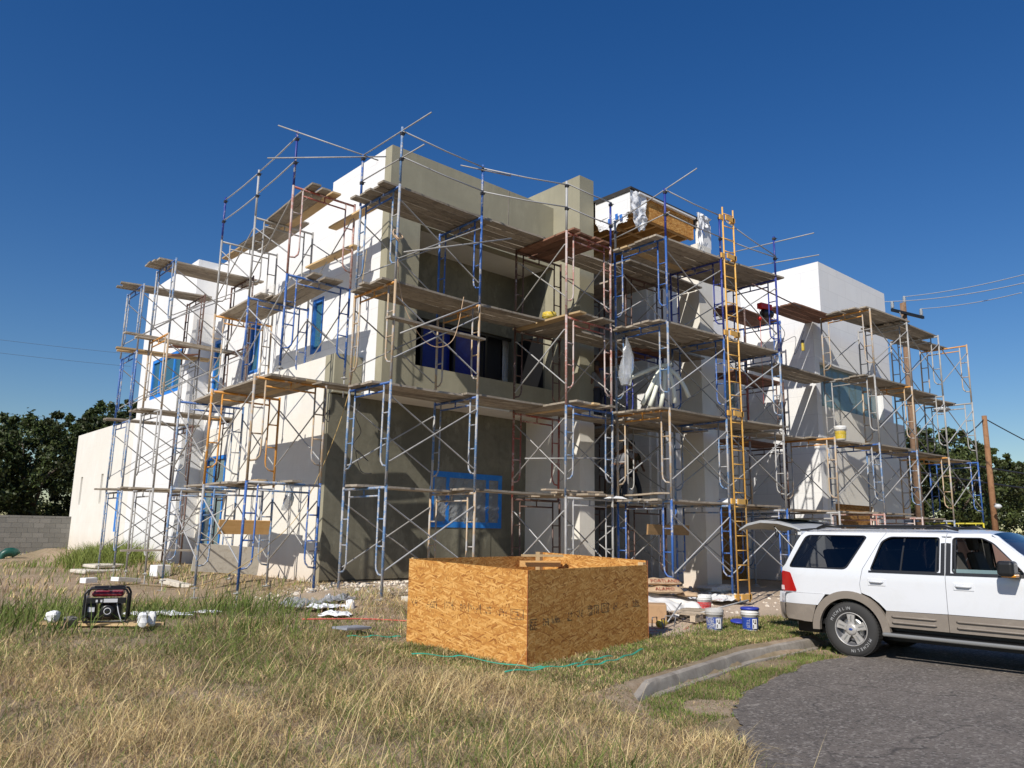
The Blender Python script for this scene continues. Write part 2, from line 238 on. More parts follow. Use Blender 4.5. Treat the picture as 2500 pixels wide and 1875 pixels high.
# ------------------------------------------------------------------ mesh helpers
class MB:
    def __init__(s): s.v = []; s.f = []; s.m = []
    def add(s, vs_, fs, mi=0):
        o = len(s.v); s.v.extend([tuple(p) for p in vs_]); s.f.extend([tuple(i + o for i in f) for f in fs]); s.m.extend([mi] * len(fs)); return s
    def bb(s, x0, x1, y0, y1, z0, z1, mi=0, M=None):
        p = [(x, y, z) for z in (z0, z1) for x, y in ((x0, y0), (x1, y0), (x1, y1), (x0, y1))]
        if M is not None: p = [tuple(M @ Vector(q)) for q in p]
        return s.add(p, [(3, 2, 1, 0), (4, 5, 6, 7), (0, 1, 5, 4), (1, 2, 6, 5), (2, 3, 7, 6), (3, 0, 4, 7)], mi)
    def tube(s, pts, r, n=8, mi=0, cap=True, closed=False):
        P = [Vector(p) for p in pts]; k = len(P); rs = r if hasattr(r, '__len__') else [r] * k; rings = []; up = None
        for i, p in enumerate(P):
            if closed: d = P[(i + 1) % k] - P[i - 1]
            else: d = P[min(i + 1, k - 1)] - P[max(i - 1, 0)]
            d.normalize()
            if up is None: up = Vector((0, 0, 1)) if abs(d.z) < 0.9 else Vector((1, 0, 0))
            a = d.cross(up).normalized(); b = a.cross(d).normalized(); up = b
            rings.append([p + (a * math.cos(2 * math.pi * j / n) + b * math.sin(2 * math.pi * j / n)) * rs[i] for j in range(n)])
        vs_ = [q for rg in rings for q in rg]; fs = []
        for i in range(k if closed else k - 1):
            i2 = (i + 1) % k
            for j in range(n): fs.append((i * n + j, i * n + (j + 1) % n, i2 * n + (j + 1) % n, i2 * n + j))
        if cap and not closed: fs += [tuple(range(n - 1, -1, -1)), tuple((k - 1) * n + j for j in range(n))]
        return s.add(vs_, fs, mi)
    def lathe(s, prof, n=24, mi=0, M=None):      # profile of (radius, z)
        vs_ = []; fs = []
        for (r_, z_) in prof:
            for j in range(n):
                q = Vector((r_ * math.cos(2 * math.pi * j / n), r_ * math.sin(2 * math.pi * j / n), z_)); vs_.append(M @ q if M else q)
        for i in range(len(prof) - 1):
            for j in range(n): fs.append((i * n + j, i * n + (j + 1) % n, (i + 1) * n + (j + 1) % n, (i + 1) * n + j))
        return s.add(vs_, fs, mi)
    def mesh(s, name, mats, smooth=False):
        me = bpy.data.meshes.new(name); me.from_pydata(s.v, [], s.f)
        for m_ in (mats if isinstance(mats, (list, tuple)) else [mats]): me.materials.append(MATS[m_])
        me.polygons.foreach_set('material_index', s.m)
        if smooth: me.polygons.foreach_set('use_smooth', [True] * len(s.f))
        me.update(); return me
def link(name, me, parent=None, loc=None, rot=None):
    o = bpy.data.objects.new(name, me); COL.objects.link(o); o.parent = parent
    if loc is not None: o.location = loc
    if rot is not None: o.rotation_euler = rot
    return o
def ob(name, mb, mats, parent=None, smooth=False, loc=None, rot=None): return link(name, mb.mesh(name, mats, smooth), parent, loc, rot)
def tag(o, label=None, cat=None, group=None, kind=None):
    if label: o['label'] = label
    if cat: o['category'] = cat
    if group: o['group'] = group
    if kind: o['kind'] = kind
    return o
def thing(name, label, cat, loc=(0, 0, 0), rz=0, group=None):
    e = bpy.data.objects.new(name, None); COL.objects.link(e); e.location = loc; e.rotation_euler = (0, 0, rz); e.empty_display_size = 0.1
    return tag(e, label, cat, group)
def smooth_angle(o, ang=35):
    o.data.polygons.foreach_set('use_smooth', [True] * len(o.data.polygons))
    try: o.data.set_sharp_from_angle(angle=R(ang))
    except Exception: pass
    return o
def bevel(o, w=0.01, seg=2):
    b = o.modifiers.new('bevel', 'BEVEL'); b.width = w; b.segments = seg; b.limit_method = 'ANGLE'; return o
def text_mesh(txt, size, material, extrude=0.001, align='CENTER'):
    cu = bpy.data.curves.new('txt', 'FONT'); cu.body = txt; cu.size = size; cu.extrude = extrude; cu.align_x = align; cu.align_y = 'CENTER'; cu.resolution_u = 2
    to = bpy.data.objects.new('txt', cu); COL.objects.link(to); dg = bpy.context.evaluated_depsgraph_get()
    me = bpy.data.meshes.new_from_object(to.evaluated_get(dg)); bpy.data.objects.remove(to); me.materials.clear(); me.materials.append(MATS[material]); me.name = 'lettering'; return me
def S01(t_): t_ = np.clip(t_, 0, 1); return t_ * t_ * (3 - 2 * t_)
def gh(x, y):   # ground height: lawn rises towards the house pad
    x = np.asarray(x, float); y = np.asarray(y, float)
    g = 0.30 * S01((y - 6.5) / 7.0) + 0.27 * S01((x - 6.2) / 2.2) * S01((y - 9) / 5.5) * (1 - 0.75 * S01((x - 12.5) / 6.0)) + 0.0045 * np.clip(y - 16, 0, 40)
    g += 0.05 * np.sin(x * 0.9 + 1.3) * np.sin(y * 0.7) * S01((14 - y) / 8) * 0.5
    return g
# ------------------------------------------------------------------ ground, road, kerb
KX = [-60, 0, 3.0, 4.5, 5.6, 6.4, 7.0, 8.7, 10.2, 12.2, 12.9, 14.5, 60, 500]; KY = [-60, -1.2, 1.6, 3.1, 4.3, 5.2, 5.75, 6.05, 6.38, 6.5, 6.6, 6.9, 6.9, 6.9]
def gz(x, y):
    x = np.asarray(x, float); y = np.asarray(y, float)
    d = y - np.interp(x, KX, KY)
    wd = 0.9 - 0.78 * S01((x - 6.2) / 0.7) + 1.68 * S01((x - 12.8) / 0.8)
    w_ = S01(d / wd)
    return -0.045 * (1 - w_) + w_ * (gh(x, y) + 0.055 * S01((12 - y) / 5) + 0.06 * S01((7.6 - y) / 1.0) * S01((x - 6.0) / 1.2))
def GZ(x, y): return float(gz(x, y))
def gr(a, b, s, grow): 
    out = [a]; 
    while out[-1] < b: out.append(out[-1] + s); s *= grow
    return out
xs = sorted(set([-v for v in gr(6, 500, 1.0, 1.25)] + list(np.arange(-6, 34, 0.2)) + gr(34, 600, 1.0, 1.25)))
ys = sorted(set([-v for v in gr(6, 400, 1.0, 1.25)] + list(np.arange(-6, 3, 0.4)) + list(np.arange(3, 18, 0.16)) + list(np.arange(18, 40, 0.4)) + gr(40, 700, 1.0, 1.25)))
X, Y = np.meshgrid(xs, ys); Z = gz(X, Y)
bumpy = (np.sin(X * 3.1 + Y * 1.7) * np.sin(Y * 4.3 - X * 2.2) * 0.5 + np.sin(X * 7.9) * np.sin(Y * 6.7) * 0.5)
Z = Z + bumpy * 0.018 * S01((Y - np.interp(X, KX, KY) - 0.4) / 1.0) * (np.abs(X) < 34) * (Y < 40)
mound = lambda cx, cy, r, h: h * np.exp(-((X - cx) ** 2 + (Y - cy) ** 2) / r ** 2)
Z = Z + mound(7.0, 34.5, 0.9, 0.35) + mound(5.9, 33.0, 1.2, 0.15) + mound(7.25, 13.6, 0.5, 0.12)
nx, ny = len(xs), len(ys); me = bpy.data.meshes.new('ground')
vv = np.stack([X, Y, Z], -1).reshape(-1, 3); ii = np.arange(nx * ny).reshape(ny, nx)
ff = np.stack([ii[:-1, :-1], ii[:-1, 1:], ii[1:, 1:], ii[1:, :-1]], -1).reshape(-1, 4)
me.from_pydata(vv.tolist(), [], ff.tolist()); me.materials.append(MATS['soil']); me.polygons.foreach_set('use_smooth', [True] * len(ff))
pale = np.clip(np.exp(-(((X - 10.5) / 3.6) ** 2 + ((Y - 14.3) / 1.3) ** 2)) * 1.3 + np.exp(-(((X - 15.0) / 4.5) ** 2 + ((Y - 11.2) / 2.6) ** 2)) * 1.4 + np.exp(-(((X - 11.3) / 1.2) ** 2 + ((Y - 8.6) / 0.9) ** 2)) * 1.2, 0, 1)
at = me.attributes.new('pale', 'FLOAT', 'POINT'); at.data.foreach_set('value', pale.reshape(-1).astype('f'))
tag(link('ground', me), kind='structure')
# asphalt cul-de-sac
edge = [(60, 6.3), (14.5, 6.25), (12.6, 5.95), (11.71, 5.72), (11.1, 5.80), (10.6, 5.74), (10.0, 5.55), (9.48, 5.52), (8.9, 5.33), (8.27, 5.24), (7.7, 4.95), (7.19, 4.70), (6.8, 4.35), (6.36, 4.15), (6.0, 3.80), (5.58, 3.52), (4.6, 2.6), (3.2, 1.1), (1.2, -1.5), (-4, -9), (-20, -40), (60, -40)]
fine = []
for a, b in zip(edge, edge[1:] + edge[:1]):
    n = 8 if max(abs(a[0]), abs(b[0])) < 15 and max(abs(a[1]), abs(b[1])) < 12 else 1
    for k in range(n):
        t_ = k / n; j = 0.035 if n > 1 else 0
        fine.append((a[0] + (b[0] - a[0]) * t_ + random.uniform(-j, j), a[1] + (b[1] - a[1]) * t_ + random.uniform(-j, j)))
mb = MB(); mb.add([(x, y, -0.03) for x, y in fine], [tuple(range(len(fine)))[::-1]]); tag(ob('road', mb, 'asphalt'), kind='structure')
# kerb: one swept concrete strip, four cast lengths
def kerb_pt(s_):
    kx = [6.85, 7.3, 8.7, 10.2, 12.2, 12.75]; ky = [5.60, 5.76, 6.05, 6.38, 6.5, 6.56]
    L = [0]; 
    for i in range(5): L.append(L[-1] + math.hypot(kx[i + 1] - kx[i], ky[i + 1] - ky[i]))
    return np.interp(s_, L, kx), np.interp(s_, L, ky), L[-1]
KL = kerb_pt(0)[2]
prof = [(-0.10, -0.06), (-0.09, -0.024), (0.0, -0.022), (0.012, 0.05), (0.03, 0.092), (0.05, 0.104), (0.10, 0.107), (0.108, 0.10), (0.11, -0.12)]
kroot = tag(link('kerb', None), kind='structure')
seg = [0, 1.15, 2.65, 4.3, KL]
for a, b in zip(seg, seg[1:]):
    mb = MB(); n = 10; vs_ = []
    for k in range(n + 1):
        s_ = a + 0.006 + (b - a - 0.012) * k / n; x, y, _ = kerb_pt(s_); x2, y2, _ = kerb_pt(min(s_ + 0.05, KL)); x1, y1, _ = kerb_pt(max(s_ - 0.05, 0))
        d = Vector((x2 - x1, y2 - y1)).normalized(); nrm = Vector((-d.y, d.x)); drop = 0.10 * float(S01((0.5 - s_) / 0.5)) + 0.09 * float(S01((s_ - KL + 0.35) / 0.35))
        for (u, z) in prof: vs_.append((x + nrm.x * u, y + nrm.y * u, z - drop + random.uniform(-.003, .003)))
    p = len(prof); fs = [(k * p + j, (k + 1) * p + j, (k + 1) * p + j + 1, k * p + j + 1) for k in range(n) for j in range(p - 1)]
    fs += [tuple(range(p)), tuple(n * p + j for j in range(p - 1, -1, -1))]
    mb.add(vs_, fs); o = ob('kerb_length', mb, 'concrete', kroot); smooth_angle(o, 28)

# ------------------------------------------------------------------ the house
house = thing('stucco_house', 'half-plastered white and grey-green flat-roofed house wrapped in scaffolding', 'house')
def slab(mb, plane, c0, c1, u0, u1, z0, z1, holes=(), mi=0):
    us = sorted({u0, u1, *[h[0] for h in holes], *[h[1] for h in holes]}); zs = sorted({z0, z1, *[h[2] for h in holes], *[h[3] for h in holes]})
    us = [u for u in us if u0 <= u <= u1]; zs = [z for z in zs if z0 <= z <= z1]
    ok = [[not any(h[0] <= (us[i] + us[i + 1]) / 2 <= h[1] and h[2] <= (zs[j] + zs[j + 1]) / 2 <= h[3] for h in holes) for j in range(len(zs) - 1)] for i in range(len(us) - 1)]
    for j in range(len(zs) - 1):
        i = 0
        while i < len(us) - 1:
            if ok[i][j]:
                k = i
                while k + 1 < len(us) - 1 and ok[k + 1][j]: k += 1
                if plane == 'x': mb.bb(c0, c1, us[i], us[k + 1], zs[j], zs[j + 1], mi)
                else: mb.bb(us[i], us[k + 1], c0, c1, zs[j], zs[j + 1], mi)
                i = k + 1
            else: i += 1
    return mb
def hpart(name, fn, mats, label=None, bev=0.0):
    mb = MB(); fn(mb); o = ob(name, mb, mats, house)
    if label: o['label'] = label
    return o
# left side, sunlit
W1 = [(17.5, 18.1, 6.1, 7.55), (21.25, 21.95, 6.1, 7.6), (24.1, 24.7, 5.9, 7.6)]
hpart('side_wall', lambda m: slab(m, 'x', 9.1, 9.4, 14.9, 25.0, 4.71, 10.2, W1), 'white_foam_board', 'white foam-board upper side wall')
hpart('corner_parapet', lambda m: m.bb(9.1, 9.4, 14.9, 17.4, 10.2, 10.6), 'white_foam_board')
hpart('corner_render', lambda m: (m.bb(9.09, 9.1, 14.6, 14.86, 4.73, 10.595), m.bb(8.39, 8.4, 15.6, 15.8, 0.2, 4.71), m.bb(8.392, 8.4, 15.45, 15.52, 4.73, 5.60)), 'grey_render', 'strip of sunlit grey render on the corner')
hpart('lower_side_wall', lambda m: m.bb(8.4, 9.1, 15.9, 21.2, 0.0, 5.60), 'white_base_coat', 'cream lower side wall with planter ledge')
hpart('recess_wall', lambda m: slab(m, 'x', 9.1, 9.4, 21.2, 25.0, 0.0, 4.71, [(22.4, 24.6, 0.45, 3.85)]), 'white_base_coat')
hpart('projecting_bay', lambda m: (slab(m, 'x', 8.45, 8.75, 25.0, 30.0, 0.0, 10.3, [(25.7, 28.7, 6.05, 7.45)]), m.bb(8.75, 9.4, 25.0, 25.3, 0, 10.3), m.bb(8.75, 9.4, 29.7, 30.0, 0, 10.3), m.bb(8.75, 9.4, 25.3, 29.7, 9.9, 10.2)), 'white_foam_board', 'projecting white bay with blue-taped window')
SL = [(36.45, 36.75, 2.55, 3.7), (33.4, 33.7, 2.55, 3.7), (31.1, 31.35, 1.5, 3.1)]
hpart('rear_low_wall', lambda m: slab(m, 'x', 8.45, 8.65, 30.0, 38.0, 0.0, 5.55, SL), 'white_base_coat', 'low cream rear wall with slit windows')
hpart('rear_low_body', lambda m: (m.bb(8.8, 14, 30.0, 38.0, 0, 5.5), m.bb(8.65, 8.8, 30.0, 31.0, 0, 5.55), m.bb(8.65, 8.8, 37.0, 38.0, 0, 5.55)), 'white_base_coat')
hpart('main_body', lambda m: (m.bb(9.8, 14.3, 17.2, 30.0, 0.0, 10.1), m.bb(14.3, 23.0, 16.6, 34.0, 0.0, 10.0), m.bb(23.0, 29.0, 16.1, 30.0, 0, 10.0)), 'white_foam_board')
for z0, z1, yy in ((2.55, 3.7, 36.45), (2.55, 3.7, 33.4)): hpart('slit_window', lambda m: m.bb(8.56, 8.62, yy + .003, yy + .297, z0, z1), 'galvanised')
def window_x(x, y0, y1, z0, z1, tape, gl, nm, mull=(), back=0.55):
    fr = MB(); b = 0.11
    fr.bb(x - 0.012, x + 0.09, y0, y1, z1 - b, z1 + 0.02); fr.bb(x - 0.012, x + 0.09, y0, y1, z0 - 0.02, z0 + b)
    fr.bb(x - 0.010, x + 0.088, y0 - 0.02, y0 + b, z0 + b, z1 - b); fr.bb(x - 0.010, x + 0.088, y1 - b, y1 + 0.02, z0 + b, z1 - b)
    for q in mull: fr.bb(x + 0.0, x + 0.08, q - 0.06, q + 0.06, z0 + b, z1 - b)
    f = ob('window', fr, tape, house); g_ = MB(); g_.bb(x + 0.04, x + 0.05, y0 + b, y1 - b, z0 + b, z1 - b); ob('pane', g_, gl, f)
    d = MB(); d.bb(x + 0.22, x + 0.24, y0, y1, z0, z1); ob('dark_backing', d, 'car_interior', f); f['label'] = nm  # added dark panel standing in for the unlit room
window_x(9.12, 17.5, 18.1, 6.1, 7.55, 'blue_tape', 'blue_window_glass', 'narrow blue-framed window above the ledge')
window_x(9.12, 21.25, 21.95, 6.1, 7.6, 'blue_tape', 'blue_window_glass', 'blue-framed glass door by the parapet end')
window_x(9.12, 24.1, 24.7, 5.9, 7.6, 'bright_blue_tape', 'blue_window_glass', 'thin blue-taped window beside the bay')
window_x(9.12, 22.4, 24.6, 0.45, 3.85, 'bright_blue_tape', 'green_window_glass', 'tall blue-taped entrance glazing in the recess', (23.1, 23.9))
window_x(8.47, 25.7, 28.7, 6.05, 7.45, 'bright_blue_tape', 'blue_window_glass', 'wide blue-taped window of the bay', (26.5, 27.9))
window_x(8.47, 31.1, 31.35, 1.5, 3.1, 'bright_blue_tape', 'bright_blue_tape', 'slit covered with bright blue tape')
# grey-green front
hpart('front_parapet', lambda m: m.bb(9.1, 14.4, 14.6, 14.9, 8.86, 10.6), 'grey_render', 'grey-green rendered roof parapet')
hpart('front_pilaster', lambda m: (m.bb(9.1, 9.97, 14.6, 14.9, 4.73, 8.86), m.bb(9.4, 9.97, 14.9, 16.1, 4.93, 8.88)), 'grey_render')
hpart('balcony_wall', lambda m: m.bb(9.97, 14.4, 14.6, 14.8, 4.73, 5.45), 'grey_render', 'dark grey balcony wall')
hpart('balcony_soffit', lambda m: m.bb(9.1, 14.4, 14.62, 16.1, 4.70, 4.73), 'white_base_coat')
hpart('balcony_floor', lambda m: m.bb(9.97, 14.4, 14.8, 16.1, 4.73, 4.93), 'concrete')
hpart('balcony_ceiling', lambda m: m.bb(9.4, 14.4, 14.9, 16.1, 8.88, 9.1), 'white_base_coat')
hpart('balcony_back_wall', lambda m: slab(m, 'y', 16.1, 16.3, 9.4, 14.4, 4.73, 9.3, [(10.15, 14.3, 4.95, 7.1), (10.1, 10.95, 7.4, 8.6)]), 'grey_render_wet_shaded')  # wall colour carries recess shade; small upper hole stands in for pilaster's shadow
hpart('pier_shade_overlay', lambda m: m.bb(14.392, 14.4, 14.9, 16.09, 4.94, 8.86), 'grey_render_wet_shaded', 'added slab on the pier side with balcony shade in its colour')  # thin overlay that paints the recess shade onto the pier
hpart('pier_side_glass', lambda m: m.bb(14.38, 14.391, 14.95, 16.0, 4.96, 7.0), 'car_black_trim')
hpart('balcony_opening', lambda m: m.bb(10.05, 14.35, 16.6, 16.65, 4.9, 8.7), 'dark_opening')
hpart('blue_protective_film', lambda m: (m.bb(11.3, 12.25, 16.34, 16.37, 4.95, 7.1), m.bb(12.35, 13.3, 16.34, 16.36, 4.95, 7.1)), 'blue_film', 'deep blue film over the balcony door')
def bdoor(m):
    for x in (10.2, 11.2, 12.26, 13.35): m.bb(x, x + 0.07, 16.18, 16.24, 4.95, 7.1)
    m.bb(10.15, 14.3, 16.17, 16.235, 7.03, 7.1)
hpart('balcony_door_frame', bdoor, 'car_black_trim')
hpart('control_joint', lambda m: m.bb(12.72, 12.735, 14.593, 14.6, 8.87, 10.59), 'concrete')
hpart('planter_end', lambda m: m.bb(8.4, 9.1, 15.45, 15.9, 4.72, 5.61), 'grey_render', 'grey rendered end of the planter ledge')
hpart('lower_front_wall', lambda m: slab(m, 'y', 15.6, 15.9, 8.4, 13.2, 0.62, 4.70, [(11.28, 13.5, 1.84, 3.12)]), 'grey_render_wet_shaded', 'patchy dark grey render on the lower front, shade in its colour')
hpart('lower_front_wall_white', lambda m: slab(m, 'y', 15.61, 15.9, 13.2, 14.4, 0.2, 4.70, [(11.28, 13.5, 1.84, 3.12)]), 'grey_render_wet_shaded')
hpart('footing', lambda m: m.bb(8.38, 14.4, 15.66, 15.95, 0.0, 0.60), 'concrete')
hpart('window_void', lambda m: m.bb(11.2, 13.6, 16.2, 16.22, 1.7, 3.2), 'dark_opening')
fr = MB()
for a in ((11.24, 13.54, 3.02, 3.16), (11.24, 13.54, 1.80, 1.94)): fr.bb(a[0], a[1], 15.585, 15.68, a[2], a[3])
for a in ((11.24, 11.36), (11.72, 11.82), (13.0, 13.1), (13.42, 13.54)): fr.bb(a[0], a[1], 15.588, 15.677, 1.94, 3.02)
f = ob('window', fr, 'bright_blue_tape', house); f['label'] = 'blue-taped window with plastic film in the dark front'
g_ = MB()
for i in range(12):
    for j in range(7):
        pass
nxg, nzg = 26, 14; vs_ = [(11.34 + 2.1 * i / nxg, 15.60 - 0.012 * math.sin(i * 1.9 + j) * math.sin(j * 1.3 + i * .4) - random.uniform(0, .012), 1.9 + 1.15 * j / nzg) for j in range(nzg + 1) for i in range(nxg + 1)]
g_.add(vs_, [(j * (nxg + 1) + i, j * (nxg + 1) + i + 1, (j + 1) * (nxg + 1) + i + 1, (j + 1) * (nxg + 1) + i) for j in range(nzg) for i in range(nxg)]); ob('plastic_sheet', g_, 'plastic_film', f)
g_ = MB(); g_.bb(11.36, 13.42, 15.70, 15.71, 1.94, 3.02); ob('pane', g_, 'green_window_glass', f)
# tall pier
hpart('pier', lambda m: m.bb(14.4, 14.95, 13.6, 16.4, 4.86, 11.25), 'grey_render', 'tall grey-green pier')
hpart('pier_base', lambda m: m.bb(14.4, 14.95, 13.6, 16.4, 0.0, 4.86), 'white_base_coat', 'white unrendered lower half of the pier')
# entry bay
hpart('entry_back_wall', lambda m: slab(m, 'y', 15.7, 15.9, 14.95, 18.3, 0.0, 10.0, [(15.1, 16.3, 4.9, 9.2)]), 'shaded_base_coat', 'back wall of the entry with its shade in the colour')
hpart('entry_blue_film', lambda m: m.bb(15.1, 16.3, 15.78, 15.8, 4.9, 9.2), 'blue_film', 'deep blue film over the tall entry window')
hpart('entry_dark_door', lambda m: m.bb(15.05, 16.0, 15.66, 15.68, 0.4, 4.3), 'dark_opening')
hpart('entry_column', lambda m: m.bb(17.75, 18.4, 12.2, 12.95, 0.0, 9.82), 'white_base_coat', 'square white column right of the entry')
hpart('entry_side_wall', lambda m: slab(m, 'y', 14.2, 14.4, 18.3, 23.1, 0.0, 10.2, [(21.4, 22.95, 0.0, 2.85), (22.0, 22.6, 5.9, 6.7)]), 'white_foam_board')
hpart('entry_return_wall', lambda m: m.bb(18.2, 18.4, 14.4, 15.9, 0.0, 10.2), 'white_foam_board')
hpart('door_board', lambda m: m.bb(21.4, 22.95, 14.25, 14.27, 0.1, 2.85), 'osb_board_dark', 'OSB board closing the doorway behind the ladder')
hpart('small_window_pane', lambda m: m.bb(22.0, 22.6, 14.26, 14.27, 5.9, 6.7), 'green_window_glass')
hpart('canopy_fascia', lambda m: m.bb(15.0, 15.12, 12.36, 13.58, 10.0, 10.62), 'white_foam_board', 'white canopy side fascia')
hpart('canopy_board', lambda m: m.bb(15.12, 17.8, 12.36, 12.385, 9.98, 10.62), 'osb_panel', 'bare OSB front of the entry canopy')
hpart('canopy_edge_beam', lambda m: m.bb(15.12, 17.8, 12.39, 12.47, 9.97, 10.2), 'joist_lumber')
hpart('canopy_roof_felt', lambda m: (m.bb(14.97, 18.52, 12.30, 15.7, 10.63, 10.68), m.bb(14.97, 15.0, 12.33, 13.55, 10.56, 10.63)), 'roof_felt')
hpart('canopy_drip_edge', lambda m: m.bb(15.3, 17.8, 12.27, 12.355, 10.57, 10.615), 'white_foam')
for k in range(6):
    x = 15.3 + k * 0.46
    hpart('canopy_joist', lambda m: (m.bb(x, x + 0.02, 12.47, 15.7, 10.0, 10.38), m.bb(x - .02, x + 0.04, 12.47, 15.7, 9.96, 10.0)), 'orange_lumber')
hpart('canopy_deck', lambda m: m.bb(15.12, 17.8, 12.47, 15.7, 10.5, 10.6), 'roof_felt')
for yy in (13.2, 14.4): hpart('canopy_blocking', lambda m: m.bb(15.14, 17.78, yy, yy + 0.045, 9.90, 9.955), 'joist_lumber')
hpart('canopy_end_panel', lambda m: m.bb(17.95, 18.5, 12.25, 12.40, 9.83, 10.56), 'white_foam', 'white foam panel at the canopy end')
# right wing
hpart('wing_parapet', lambda m: m.bb(23.7, 28.7, 11.65, 16.0, 8.85, 10.62), 'white_foam_board', 'large white foam parapet block of the right wing')
hpart('wing_ledge', lambda m: m.bb(23.1, 23.7, 11.65, 16.0, 8.75, 8.85), 'white_foam_board')
hpart('wing_front_wall', lambda m: slab(m, 'y', 11.65, 11.95, 23.4, 29.6, 0.0, 8.85 if False else 5.78, [(23.9, 26.6, 0.0, 2.75)]), 'white_base_coat')
hpart('wing_upper_wall', lambda m: slab(m, 'y', 11.65, 11.95, 23.4, 28.7, 7.2, 8.85), 'white_foam_board')
hpart('wing_pilaster', lambda m: m.bb(27.95, 28.7, 11.65, 13.0, 5.78, 7.2), 'white_foam_board')
hpart('wing_side_wall', lambda m: slab(m, 'x', 23.1, 23.4, 11.65, 14.2, 0.0, 8.75), 'white_foam_board')
hpart('wing_window', lambda m: m.bb(23.4, 27.95, 11.85, 11.87, 5.78, 7.2), 'green_window_glass', 'grey-green film over the wing window')
hpart('wing_window_void', lambda m: m.bb(23.4, 27.95, 13.2, 13.25, 5.6, 7.4), 'white_base_coat')
hpart('wing_body', lambda m: (m.bb(23.4, 28.7, 13.3, 16.1, 0, 8.85), m.bb(23.4, 29.6, 12.0, 16.0, 2.9, 5.70), m.bb(28.7, 29.6, 11.95, 16, 0, 5.7), m.bb(26.6, 28.7, 11.95, 13.3, 0, 5.7)), 'white_base_coat')
hpart('garage_board', lambda m: m.bb(23.9, 26.6, 11.72, 11.74, 0.0, 2.75), 'osb_board_dark', 'OSB boards closing the garage opening')

# crumpled house wrap on the canopy
def crumple(x0, x1, z0, z1, y, n=22, amp=0.06, taper=0.3, seed=0, axis='y'):
    rr = random.Random(seed); vs_ = []
    for j in range(n + 1):
        for i in range(n + 1):
            u = i / n; v = j / n; wq = 1 - taper * (1 - v) * rr.uniform(0.6, 1.4)
            a = x0 + (x1 - x0) * (0.5 + (u - 0.5) * wq) + rr.uniform(-.02, .02); b = z0 + (z1 - z0) * v + rr.uniform(-.02, .02) + (0.08 * math.sin(u * 9) if j == 0 else 0)
            c_ = y + amp * 2.4 * mnoise.noise(Vector((u * 3.5, v * 3.5, seed * 1.7))) + amp * 1.1 * abs(mnoise.noise(Vector((u * 8, v * 8, seed * 3.1))))
            vs_.append((a, c_, b) if axis == 'y' else (c_, a, b) if axis == 'x' else (a, b, c_))
    return vs_, [(j * (n + 1) + i, j * (n + 1) + i + 1, (j + 1) * (n + 1) + i + 1, (j + 1) * (n + 1) + i) for j in range(n) for i in range(n)]
mb = MB(); mb.add(*crumple(14.96, 15.62, 10.0, 10.6, 12.31, seed=3, amp=0.022, taper=.12)); mb.add(*crumple(12.4, 13.5, 9.72, 10.05, 14.96, seed=5, amp=.025, axis='x', taper=.15))
mb.add(*crumple(15.0, 15.75, 9.62, 10.05, 12.33, seed=9, amp=0.03, taper=.5))
o = ob('house_wrap', mb, 'house_wrap', house); smooth_angle(o, 60); o['label'] = 'crumpled white house wrap with blue print'
for q in ((12.55, 9.8), (12.7, 9.86), (12.95, 9.8)): mb = MB(); mb.bb(14.90, 14.905, q[0], q[0] + 0.09, q[1], q[1] + 0.16); ob('wrap_print', mb, 'blue_tape', house)
mb = MB(); mb.add(*crumple(17.75, 18.1, 9.6, 10.75, 12.2, seed=21, amp=.035, taper=.4)); mb.add(*crumple(17.85, 18.45, 10.45, 10.75, 12.2, n=14, seed=22, amp=.06, taper=.2)); o = ob('house_wrap', mb, 'house_wrap', house); smooth_angle(o, 60)
ob('wrap_letter', MB(), 'blue_tape', house) if False else None
o = link('wrap_letter', text_mesh('K', 0.28, 'blue_tape'), house, (17.92, 12.12, 10.18), (R(90), 0, 0))

# ------------------------------------------------------------------ block wall behind on the left
bw = thing('block_wall', 'plain grey concrete block garden wall left of the house', 'wall', (0, 37.6, 0))
blk = MB(); blk.bb(0, 0.39, 0, 0.19, 0, 0.19); bm_ = blk.mesh('block', 'block_concrete'); cap = MB(); cap.bb(0, 0.41, -0.005, 0.195, 0, 0.09); cm_ = cap.mesh('cap_block', 'block_concrete')
bwz = 0.58
for j in range(7):
    for i in range(11):
        x = 4.5 + i * 0.4 + (0.2 if j % 2 else 0)
        if x + 0.39 > 8.85: continue
        link('block', bm_, bw, (x, random.uniform(-.003, .003), bwz + j * 0.2))
for i in range(10): link('cap_block', cm_, bw, (4.5 + i * 0.42, 0, bwz + 1.4))
mb = MB(); mb.bb(-30, 8.75, 0.012, 0.178, 0.3, bwz + 1.4); ob('mortar_core', mb, 'mortar', bw)
mb = MB()
for j in range(7):
    for i in range(1, 60):
        x = 4.5 - i * 0.4 + (0.2 if j % 2 else 0); mb.bb(x, x + 0.39, 0, 0.19, bwz + j * 0.2, bwz + j * 0.2 + 0.19)
tag(ob('far_blocks', mb, 'block_concrete', bw), kind='stuff')
# pink neighbour wall on the right
nw = thing('pink_wall', 'dusty pink stuccoed boundary wall behind the white car', 'wall', (0, 0, 0))
mb = MB(); mb.bb(33, 90, 12.3, 12.5, -0.3, 1.72); ob('wall_panel', mb, 'pink_stucco', nw); mb = MB(); mb.bb(32.95, 90, 12.26, 12.54, 1.72, 1.80); ob('wall_cap', mb, 'pink_stucco', nw)

